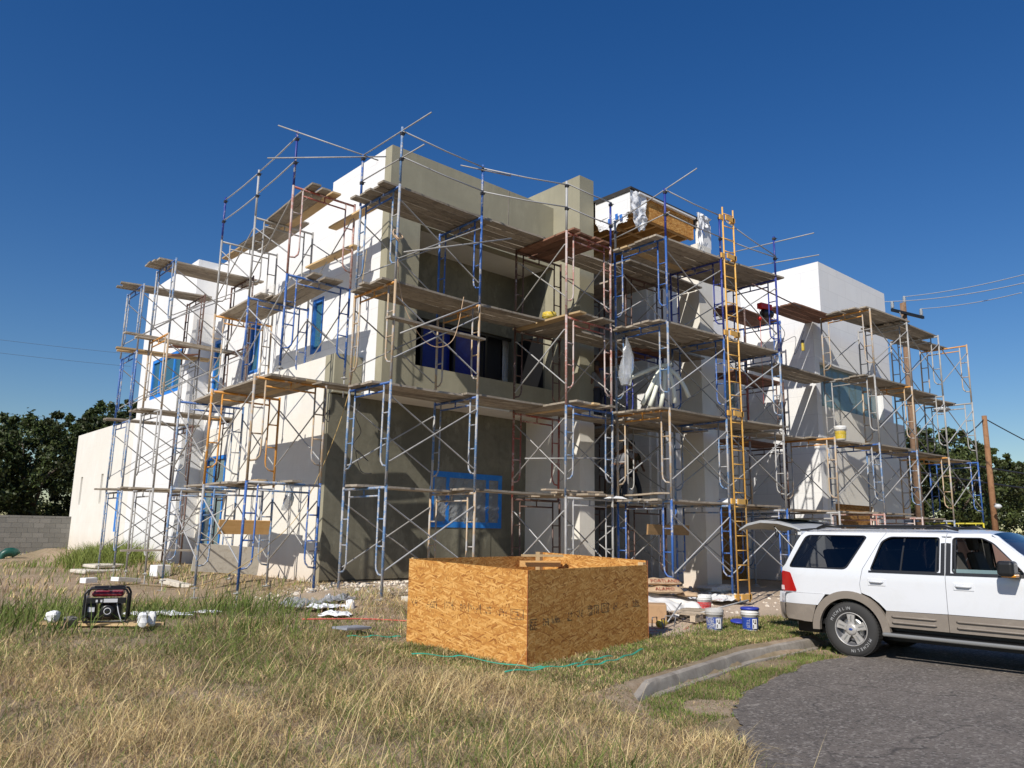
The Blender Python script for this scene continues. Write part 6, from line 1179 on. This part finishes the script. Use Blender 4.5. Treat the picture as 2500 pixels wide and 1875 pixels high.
# glass
side_panel('side_glass', qw, [], 'car_tinted_glass', car, .006, .004, label='tinted rear quarter window'); side_panel('side_glass', rdw, [], 'car_tinted_glass', car, .022, .004, label='tinted rear door window')
side_panel('side_glass', [(1.46, 1.26), (2.2, 1.28), (2.2, 1.335), (1.46, 1.33)], [], 'green_window_glass', car, .022, .004, label='front door window almost fully lowered')
for a, b in (((.76, 1.27), (.80, 1.765)), ((1.24, 1.27), (1.25, 1.765)), ((1.49, 1.27), (1.48, 1.765))): side_panel('window_divider', [(a[0], a[1]), (b[0], b[1]), (b[0] + .022, b[1]), (a[0] + .022, a[1])], [], 'car_black_trim', car, .012, .012, True, .2)
side_panel('pillar_trim', [(1.315, 1.25), (1.315, 1.775), (1.368, 1.775), (1.368, 1.25)], [], 'car_black_trim', car, -.003, .01); side_panel('pillar_trim', [(1.384, 1.25), (1.384, 1.775), (1.445, 1.775), (1.445, 1.25)], [], 'car_black_trim', car, -.003, .01)
side_panel('belt_moulding', [(.32, 1.235), (.32, 1.262), (1.368, 1.272), (1.368, 1.24)], [], 'car_black_trim', car, -.006, .02); side_panel('belt_moulding', [(1.384, 1.24), (1.384, 1.272), (2.42, 1.285), (2.44, 1.25)], [], 'car_black_trim', car, -.006, .02)
def ringp(nm, poly, wd, inset): 
    c_ = Vector((sum(p[0] for p in poly) / len(poly), sum(p[1] for p in poly) / len(poly))); inner = []
    for p in poly: d = Vector(p) - c_; inner.append(tuple(c_ + d * (1 - wd / d.length)))
    side_panel(nm, poly, [inner], 'car_black_trim', car, inset, .012, True, .06)
ringp('window_seal', qw, .03, .0); ringp('window_seal', rdw, .022, .004); ringp('window_seal', fdw, .02, .004)
# roof
mb = MB(); vs_ = []; sx = [-.80, -.70, -.4, 0, .6, 1.2, 1.7, 1.95]; nn = 14
for i, x in enumerate(sx):
    for k in range(nn + 1):
        t_ = k / nn; y0 = ysurf(0, 1.815); y = y0 + (WID - 2 * y0) * t_; z = 1.818 + .065 * math.sin(math.pi * t_) ** .6 - (.03 if i == 0 else 0) - (.035 if i == len(sx) - 1 else 0.0); vs_.append((x, y, z))
mb.add(vs_, [(i * (nn + 1) + k, (i + 1) * (nn + 1) + k, (i + 1) * (nn + 1) + k + 1, i * (nn + 1) + k + 1) for i in range(len(sx) - 1) for k in range(nn)]); o = ob('roof', mb, 'car_white_paint', car); smooth_angle(o, 50)
for yy in (.26, WID - .26):
    mb = MB(); mb.tube([(-.55, yy, 1.875), (-.45, yy, 1.915), (1.35, yy, 1.918), (1.5, yy, 1.87)], .018, 8); mb.tube([(-.56, yy, 1.87), (-.40, yy, 1.925), (-.15, yy, 1.90)], [.02, .035, .018], 8); mb.tube([(1.1, yy, 1.90), (1.35, yy, 1.925), (1.52, yy, 1.865)], [.018, .035, .02], 8); ob('roof_rail', mb, 'car_black_trim', car, True)
# bonnet, windshield, nose, floor, inside
def surf(nm, rows, mt, ang=40, par=None):
    mb = MB(); q = len(rows[0]); mb.add([p for r_ in rows for p in r_], [(i * q + k, (i + 1) * q + k, (i + 1) * q + k + 1, i * q + k + 1) for i in range(len(rows) - 1) for k in range(q - 1)]); o = ob(nm, mb, mt, par or car); smooth_angle(o, ang); return o
def row(x, z, crown, e0, n=10): return [(x + 0, e0 + (WID - 2 * e0) * k / n, z + crown * math.sin(math.pi * k / n) ** .7) for k in range(n + 1)]
surf('windshield', [row(1.95, 1.80, .05, .19), row(2.25, 1.60, .045, .14), row(2.62, 1.27, .03, .06)], 'car_tinted_glass')
surf('bonnet', [row(2.58, 1.23, .05, .01), row(3.0, 1.215, .06, .012), row(3.5, 1.14, .06, .03), row(3.86, 1.0, .05, .1)], 'car_white_paint')
surf('nose', [row(3.86, 1.0, .05, .1), row(3.95, .88, .0, .1), row(3.97, .6, 0, .12), row(3.93, .45, 0, .14)], 'car_white_paint')
side_panel('windshield_pillar', [(1.92, 1.822), (2.02, 1.79), (2.62, 1.29), (2.56, 1.21), (2.50, 1.36), (2.2, 1.622)], [], 'car_white_paint', car, .0, .05)
mb = MB(); mb.bb(-1.05, 3.8, .12, WID - .12, .42, .50); ob('floor_pan', mb, 'car_black_trim', car); mb = MB(); mb.bb(-1.0, 2.4, .10, WID - .10, .72, .74); mb.bb(2.35, 2.6, .1, WID - .1, .74, 1.2); ob('cabin_floor', mb, 'car_interior', car)
def seat(x, y, w_):
    mb = MB(); mb.bb(x, x + .5, y, y + w_, .76, .98); mb.bb(-.06, .06, 0, w_, 0, .62, M=Matrix.Translation((x - .02, y, .95)) @ Matrix.Rotation(R(-14), 4, 'Y')); mb.bb(-.05, .05, w_ * .25, w_ * .75, .64, .84, M=Matrix.Translation((x - .04, y, .95)) @ Matrix.Rotation(R(-12), 4, 'Y')); o = ob('seat', mb, 'car_interior', car); bevel(o, .04, 3)
seat(1.52, .25, .5); seat(1.52, 1.18, .5); seat(.6, .2, 1.5); seat(-.25, .2, 1.5)
mb = MB(); mb.tube([(1.95 + .12 * math.cos(a * math.pi / 8) * .4, 1.43 + .18 * math.cos(a * math.pi / 8), 1.16 + .18 * math.sin(a * math.pi / 8)) for a in range(16)], .014, 6, closed=True); ob('steering_wheel', mb, 'car_black_trim', car, True)
# tailgate, raised
gt = []; 
for (x, z, wd) in ((-.80, 1.86, .17), (-.92, 1.925, .13), (-1.15, 1.985, .08), (-1.45, 2.0, .07), (-1.70, 1.95, .09), (-1.90, 1.85, .16)): gt.append([(x, wd + (WID - 2 * wd) * k / 12, z + .03 * math.sin(math.pi * k / 12)) for k in range(13)])
gate = surf('tailgate', gt, 'dusty_grey_paint'); gate['label'] = 'raised rear tailgate seen from below'
mb = MB(); under = [[(x, y, z - (.02 if i in (0, len(gt) - 1) else .04)) for (x, y, z) in r_] for i, r_ in enumerate(gt)]
o = surf('tailgate_lining', [r_[::-1] for r_ in under], 'car_grey_metal', par=gate)
for e0 in (0, 12):
    rows = [[gt[i][e0], under[i][e0]] for i in range(len(gt))]; surf('tailgate_edge', rows if e0 else [r_[::-1] for r_ in rows], 'dusty_grey_paint', par=gate)
mb = MB(); mb.bb(-1.38, -.93, .16, WID - .16, 2.018, 2.028); ob('rear_glass', mb, 'car_tinted_glass', gate, rot=(0, 0, 0))
mb = MB(); mb.tube([(-1.62, .9, 1.88), (-1.63, .9, 1.76), (-1.60, .9, 1.72), (-1.57, .9, 1.78), (-1.6, .9, 1.88)], .008, 6); ob('pull_strap', mb, 'car_black_trim', gate)
for yy in (.16, WID - .16): mb = MB(); mb.tube([(-.92, yy, 1.55), (-1.25, yy, 1.90)], .012, 6); ob('gas_strut', mb, 'car_black_trim', car)
mb = MB(); mb.bb(-.86, -.80, .2, WID - .2, 1.77, 1.83); mb.bb(-1.08, -1.02, .08, WID - .08, .80, .88); ob('gate_frame', mb, 'car_white_paint', car)
# running board, handles, mirror, wheels
for y_ in (-.10, WID - .06): mb = MB(); mb.bb(.50, 2.45, y_, y_ + .16, .345, .40); o = ob('running_board', mb, 'car_grey_metal', car); bevel(o, .02, 3)
mb = MB(); mb.bb(.62, 2.4, -.085, .02, .40, .408); ob('step_pad', mb, 'car_black_trim', car)
for x in (.43, 1.60):
    for sgn, yy in ((-1, 0), (1, WID)):
        mb = MB(); mb.bb(x - .13, x + .13, -.008, .008, 1.045, 1.145); o = ob('handle_bezel', mb, 'car_white_paint', car, loc=(0, yy, 0)); bevel(o, .007, 3); mb = MB(); mb.tube([(x - .095, yy + sgn * .005, 1.10), (x - .07, yy + sgn * .035, 1.102), (x + .07, yy + sgn * .035, 1.102), (x + .095, yy + sgn * .005, 1.10)], .015, 8); ob('door_handle', mb, 'car_white_paint', car, True)
for sgn, yy in ((-1, 0), (1, WID)):
    mr_ = MB(); mr_.bb(2.10, 2.30, yy - .30 if sgn < 0 else yy + .06, yy - .06 if sgn < 0 else yy + .30, 1.27, 1.47); o = ob('side_mirror', mr_, 'car_black_trim', car); bevel(o, .045, 4); mb = MB(); mb.bb(2.18, 2.30, yy - .1 if sgn < 0 else yy - .02, yy + .02 if sgn < 0 else yy + .1, 1.25, 1.33); ob('mirror_arm', mb, 'car_black_trim', o)
    mb = MB(); mb.bb(2.14, 2.312, yy - .27 if sgn < 0 else yy + .1, yy - .1 if sgn < 0 else yy + .27, 1.262, 1.30); a_ = ob('turn_lamp', mb, 'mirror_amber', o); bevel(a_, .01)
mb = MB(); mb.tube([(-1.05, .45, .36), (-.75, .45, .40)], .035, 10); ob('exhaust_pipe', mb, 'galvanised', car, True)
for cx_ in (0, WB):
    for sgn, yy in ((1, .0), (-1, WID)):
        wh = bpy.data.objects.new('wheel', None); COL.objects.link(wh); wh.parent = car; wh.location = (cx_, yy + sgn * .02, .385); Mw = Matrix.Rotation(R(90 if sgn > 0 else -90), 4, 'X')   # local z -> outwards
        r_ = .395; mb = MB(); mb.lathe([(.24, -.20), (.33, -.215), (.375, -.20), (r_, -.17), (r_, -.03), (.385, -.01), (.355, .005), (.32, .012), (.27, .008), (.238, -.01)], 48, M=Mw); ob('tyre', mb, 'rubber', wh, True)
        tm = MB()
        for k in range(56):
            a = 2 * math.pi * k / 56; tm.bb(r_ - .004, r_ + .006, -.018, .018, -.175, -.012, M=Mw @ Matrix.Rotation(a, 4, 'Z')); 
        ob('tread', tm, 'rubber', wh)
        mb = MB(); mb.lathe([(.24, -.01), (.238, .0), (.228, .0), (.222, -.03), (.20, -.10), (.0, -.11)], 40, M=Mw); ob('rim_barrel', mb, 'machine_grey', wh, True)
        for k in range(5):
            a = 2 * math.pi * k / 5 + math.pi / 2; 
            mb = MB(); Ma = Mw @ Matrix.Rotation(a, 4, 'Z')
            pp = [(.05, -.05), (.12, -.043), (.22, -.062), (.236, -.068)]; V = []
            for z_ in (-.012, -.045):
                V += [Ma @ Vector((x, y, z_)) for x, y in pp] + [Ma @ Vector((x, -y, z_)) for x, y in pp[::-1]]
            n_ = 8; F = [tuple(range(n_)), tuple(range(2 * n_ - 1, n_ - 1, -1))] + [(i, i + n_, (i + 1) % n_ + n_, (i + 1) % n_) for i in range(n_)]
            mb.add(V, F); 
            ob('spoke', mb, 'dusty_alloy', wh)
            mb = MB(); mb.bb(.11, .20, -.010, .010, -.0118, -.010, M=Ma); ob('spoke_slot', mb, 'car_grey_metal', wh)
        mb = MB(); mb.lathe([(.244, -.008), (.246, .002), (.236, .004), (.230, -.004), (.229, -.04)], 44, M=Mw); mb.lathe([(0, .012), (.05, .012), (.075, .006), (.085, -.006), (.085, -.04)], 30, M=Mw); ob('rim', mb, 'dusty_alloy', wh, True)
        mb = MB(); mb.lathe([(0, .016), (.026, .016), (.030, .012)], 24, M=Mw @ Matrix.Diagonal((1, .6, 1, 1)).to_4x4()); ob('hub_emblem', mb, 'oval_blue', wh, True)
        dk = MB(); dk.lathe([(0, -.09), (.17, -.09), (.17, -.075), (.12, -.07), (0, -.07)], 30, M=Mw); ob('brake_disc', dk, 'alloy', wh, True)
        if sgn > 0:
            for start in (155, -25):      # raised outlined lettering, curved along the sidewall
                word = 'MICHELIN'; ang = start
                for ch in word:
                    me = text_mesh(ch, .062, 'tyre_lettering', .0006); me.name = 'letter'; a = R(ang)
                    rr_ = .305; up = Vector((math.cos(a), math.sin(a), 0)); rt = Vector((math.sin(a), -math.cos(a), 0))
                    for v in me.vertices: p = up * rr_ + rt * v.co.x * .9 + up * v.co.y + Vector((0, 0, .0125 + v.co.z)); v.co = Mw @ p
                    link('letter', me, wh); ang -= 7.0 if ch == 'I' else 9.8
# dark wheel wells
for cx_ in (0, WB):
    for y0, y1 in ((.05, .5), (WID - .5, WID - .05)): mb = MB(); V = []; ar = arch(cx_, .50, -8, 188, 18, .36); V = [(x, y0, z) for x, z in ar] + [(x, y1, z) for x, z in ar]; n_ = len(ar); mb.add(V, [(i, i + 1, i + 1 + n_, i + n_) for i in range(n_ - 1)] + [tuple(range(n_, 2 * n_))[::-1 if y0 < .1 else 1] if y0 < .1 else tuple(range(n_))]); ob('wheel_well', mb, 'car_black_trim', car)
mb = MB(); mb.bb(-1.0, 3.6, .35, WID - .35, .25, .42); ob('underbody', mb, 'car_black_trim', car)

# ------------------------------------------------------------------ grass
def blades(N, xr, yr, accept, hgt, wid, colf, lean, seed, name, label, per=3):
    r = np.random.default_rng(seed); x = r.uniform(*xr, N); y = r.uniform(*yr, N); keep = accept(x, y, r); x, y = x[keep], y[keep]; n = len(x); z = gz(x, y) - .01
    z += (np.sin(x * 3.1 + y * 1.7) * np.sin(y * 4.3 - x * 2.2) * 0.5 + np.sin(x * 7.9) * np.sin(y * 6.7) * 0.5) * 0.018 * S01((y - np.interp(x, KX, KY) - 0.4) / 1.0)
    h = hgt(x, y, r); wd = wid(x, y, r); a = r.uniform(0, 2 * np.pi, n); lx, ly = lean(x, y, r)
    dx, dy = np.cos(a) * wd, np.sin(a) * wd; bx_, by_ = lx * h, ly * h
    P0 = np.stack([x - dx, y - dy, z], 1); P1 = np.stack([x + dx, y + dy, z], 1); mx, my, mz = x + bx_ * .35, y + by_ * .35, z + h * .55
    P2 = np.stack([mx + dx * .8, my + dy * .8, mz], 1); P3 = np.stack([mx - dx * .8, my - dy * .8, mz], 1); P4 = np.stack([x + bx_, y + by_, z + h * np.sqrt(np.clip(1 - .35 * (lx ** 2 + ly ** 2), .1, 1))], 1)
    V = np.stack([P0, P1, P2, P3, P4], 1).reshape(-1, 3); b = np.arange(n)[:, None] * 5; F = np.concatenate([b + [0, 1, 2], b + [0, 2, 3], b + [3, 2, 4]], 1).reshape(-1, 3)
    C = colf(x, y, r); C = np.repeat(C, 5, 0); o = link(name, np_mesh(name, V, F, 'grass_blade', C)); tag(o, label, 'grass', kind='stuff'); return n
def nz(x, y, s, p=0.0): return .5 + .25 * (np.sin(x * s + p) + np.sin(y * s * 1.13 + p * 2 + 1) + np.sin((x + y) * s * .71 + p) * np.sin((x - y) * s * .57 + 2))
def off_things(x, y):
    k = y - np.interp(x, KX, KY); kerb_ = (x > 6.85) & (x < 12.8) & (k > -.03) & (k < .2)
    c_, s_ = math.cos(R(10)), math.sin(R(10)); u = (x - 6.98) * c_ + (y - 7.5) * s_; v = -(x - 6.98) * s_ + (y - 7.5) * c_; box = (u > -.03) & (u < 3.18) & (v > -.03) & (v < 2.18)
    hs = (x > 8.38) & (y > 15.55); gen_ = (np.abs(x - 3.42) < .36) & (np.abs(y - 12.55) < .32); mat_ = (x > 11.5) & (y > 8.9) & (x < 19)
    return ~(kerb_ | box | hs | gen_ | mat_)
from bisect import bisect
EX = np.array([p[0] for p in edge[:20]][::-1]); EY = np.array([p[1] for p in edge[:20]][::-1])
def road_side(x, y): return y < np.interp(x, EX, EY) + nz(x, y, 5) * .12 - .06
def green_amt(x, y):
    d = np.hypot(x, y); g = .26 + .95 * np.exp(-(((x - 2.6) / 2.8) ** 2 + ((y - 13.8) / 2.6) ** 2)) + .9 * np.exp(-(((x - 5.9) / 1.5) ** 2 + ((y - 13.4) / 1.2) ** 2)) + .55 * np.exp(-(((x - 5.0) / 1.8) ** 2 + ((y - 9.6) / 1.3) ** 2)) + .9 * np.exp(-(((x - 6.3) / 1.6) ** 2 + ((y - 27) / 6) ** 2))
    g += .55 * S01((x - 6.3) / 1.5) * S01((9.5 - y) / 1.5) + .35 * np.exp(-(((x - 3.4) / .9) ** 2 + ((y - 3.3) / 1.2) ** 2)); return np.clip(g + (nz(x, y, 2.1) - .5) * .5, 0, 1)
def bare(x, y):      # worn soil patches
    b = np.exp(-(((x - 10.5) / 3.3) ** 2 + ((y - 14.6) / 1.5) ** 2)) * 1.5 + np.exp(-(((x - 6.9) / .8) ** 2 + ((y - 13.7) / .8) ** 2)) + np.exp(-(((x - 5.4) / 1.5) ** 2 + ((y - 17.5) / 2.6) ** 2)) * .75 + .9 * np.exp(-(((x - 4.7) / 1.1) ** 2 + ((y - 12.6) / .5) ** 2))
    b += np.exp(-(((x - 3.4) / 2.6) ** 2 + ((y - 24.5) / 3.5) ** 2)) * .9 + np.exp(-(((x - 5.5) / 2) ** 2 + ((y - 33.5) / 2) ** 2)) + S01((x - 12.2) / 2) * S01((y - 9) / 1.5) * 1.5 + np.exp(-(((x - 11.0) / 1.3) ** 2 + ((y - 8.7) / .8) ** 2)) * 1.3; return np.clip(b, 0, 1)
DRY = np.array([.64, .47, .215]); DRY2 = np.array([.82, .66, .35]); GRN = np.array([.13, .21, .04]); GRN2 = np.array([.28, .33, .085])
def gcol(x, y, r, k=1.0, dark=1.0):
    n = len(x); g = green_amt(x, y) * k; isg = (r.random(n) < g)[:, None]; t1 = r.random((n, 1)); c_ = np.where(isg, GRN * (1 - t1) + GRN2 * t1, DRY * (1 - t1) + DRY2 * t1); v_ = r.uniform(.6, 1.15, (n, 1)) * (.75 + .5 * nz(x, y, 6.3, 1.1))[:, None]; c_ = np.where((r.random(n) < .22)[:, None], np.array([.40, .27, .17]), c_); return c_ * v_ * dark
def infr(x, y):      # roughly the part of the lawn the frame can show, with margin
    f_ = .652 * x + .735 * y; s_ = .7458 * x - .666 * y; return (f_ > 2.6) & (np.abs(s_) < .80 * f_ + 1.2)
def acc(dens):
    def f(x, y, r):
        d = np.hypot(x, y); p = dens(x, y, d) * (1 - .93 * bare(x, y)); ok = infr(x, y) & off_things(x, y) & ~road_side(x, y); return ok & (r.random(len(x)) < p)
    return f
strip = lambda x, y: (x > 6.5) & (y < np.interp(x, KX, KY) + .05)
lawnR = lambda x, y: S01((x - 5.6) / 1.3) * S01((10.5 - y) / 1.0)        # short mown grass near the kerb
tot = 0
tot += blades(1000000, (-8, 17), (1.5, 16), acc(lambda x, y, d: np.clip(1.25 - d / 14, .22, 1) * (.55 + .45 * (nz(x, y, 3.3) > .35))), lambda x, y, r: (.05 + .17 * r.random(len(x)) ** 1.8 * (.4 + 1.2 * nz(x, y, 1.7))) * (1 - .68 * lawnR(x, y)) * np.where(y > 12, .75, 1) * (1 + .3 * (np.hypot(x, y) < 6)),
    lambda x, y, r: (.0013 + .00020 * np.hypot(x, y)) * r.uniform(.7, 1.4, len(x)), lambda x, y, r: gcol(x, y, r), lambda x, y, r: (.08 + r.normal(0, 1.0, len(x)), r.normal(0, 1.0, len(x))), 21, 'lawn_grass', 'mixed dry and green grass covering the foreground lawn')
tot += blades(60000, (-8, 9), (12, 38), acc(lambda x, y, d: np.clip(.5, 0, 1) * (.3 + .7 * (nz(x, y, 1.6, 2) > .45)) * (x < 8.4)), lambda x, y, r: (.10 + .28 * r.random(len(x)) * green_amt(x, y)), lambda x, y, r: (.004 + .00022 * np.hypot(x, y)) * r.uniform(.7, 1.4, len(x)), lambda x, y, r: gcol(x, y, r, 1.2), lambda x, y, r: (.15 + r.normal(0, .4, len(x)), r.normal(0, .4, len(x))), 22, 'rear_grass', 'green and dry weeds between the left scaffold and the block wall')
# tall leaning dry stalks in the near left field
tot += blades(1900, (-6, 6), (2.2, 11), acc(lambda x, y, d: np.clip(1.1 - d / 12, .05, 1) * (x < 5.2)), lambda x, y, r: .30 + .45 * r.random(len(x)), lambda x, y, r: .0022 * r.uniform(.6, 1.2, len(x)), lambda x, y, r: (DRY2 * r.uniform(.85, 1.25, (len(x), 1))), lambda x, y, r: (.55 + r.normal(0, .25, len(x)), -.35 + r.normal(0, .25, len(x))), 23, 'tall_stalks', 'tall pale leaning grass stalks in the near left field')
tot += blades(26000, (-6, 6.6), (2.0, 14.5), lambda x, y, r: infr(x, y) & off_things(x, y) & ~road_side(x, y) & (r.random(len(x)) < np.clip(np.exp(-(((x - 3.6) / .8) ** 2 + ((y - 3.2) / 1.0) ** 2)) + np.exp(-(((x - 5.9) / 1.2) ** 2 + ((y - 13.3) / .9) ** 2)) + .9 * np.exp(-(((x - 5.0) / .7) ** 2 + ((y - 11.0) / .6) ** 2)) + .8 * np.exp(-(((x - 2.8) / 1.5) ** 2 + ((y - 13.6) / 1.2) ** 2)), 0, 1)),
    lambda x, y, r: .22 + .26 * r.random(len(x)), lambda x, y, r: (.003 + .0003 * np.hypot(x, y)) * r.uniform(.7, 1.3, len(x)), lambda x, y, r: (GRN * .8 + (GRN2 - GRN) * r.random((len(x), 1))) * r.uniform(.6, 1.1, (len(x), 1)), lambda x, y, r: (.2 + r.normal(0, .5, len(x)), r.normal(0, .5, len(x))), 24, 'green_tufts', 'broad-bladed green grass tufts among the dry lawn')
tot += blades(230000, (6.0, 16.5), (5.9, 11.0), lambda x, y, r: off_things(x, y) & ~road_side(x, y) & (y > np.interp(x, KX, KY) + .19) & (r.random(len(x)) < (.45 + .55 * nz(x, y, 5.0)) * (1 - .97 * bare(x, y)) * (y < 8.3 + .6 * nz(x, y, 2.0) + .8 * (x < 7))), lambda x, y, r: .025 + .06 * r.random(len(x)), lambda x, y, r: (.0026 + .00018 * np.hypot(x, y)) * r.uniform(.7, 1.4, len(x)), lambda x, y, r: gcol(x, y, r, 1.0, .95), lambda x, y, r: (r.normal(0, .6, len(x)), r.normal(0, .6, len(x))), 27, 'short_lawn', 'short patchy lawn grass between the OSB box and the kerb')
# weeds overgrowing the gutter between kerb and asphalt
tot += blades(60000, (6.2, 13.0), (4.6, 6.6), lambda x, y, r: ~road_side(x, y) & (y < np.interp(x, KX, KY) - .02) & (r.random(len(x)) < .85 * (nz(x, y, 4.1) > .32) * np.where(y > np.interp(x, KX, KY) - .14, .35, 1)), lambda x, y, r: .02 + .06 * r.random(len(x)), lambda x, y, r: .0035 * r.uniform(.7, 1.3, len(x)), lambda x, y, r: gcol(x, y, r, 1.6), lambda x, y, r: (r.normal(0, .5, len(x)), r.normal(0, .5, len(x))), 25, 'gutter_grass', 'short weeds overgrowing the gutter below the kerb')
# leafy weed bush at the rear wall foot
tot += blades(9000, (6.2, 8.4), (25.5, 30), lambda x, y, r: r.random(len(x)) < np.exp(-(((x - 7.4) / .8) ** 2 + ((y - 28) / 1.5) ** 2)), lambda x, y, r: .25 + .55 * r.random(len(x)), lambda x, y, r: .012 * r.uniform(.7, 1.3, len(x)), lambda x, y, r: GRN2 * r.uniform(.6, 1.1, (len(x), 1)), lambda x, y, r: (r.normal(0, .5, len(x)), r.normal(0, .5, len(x))), 26, 'weed_patch', 'tall green weeds against the foot of the low rear wall')
print('blades', tot)
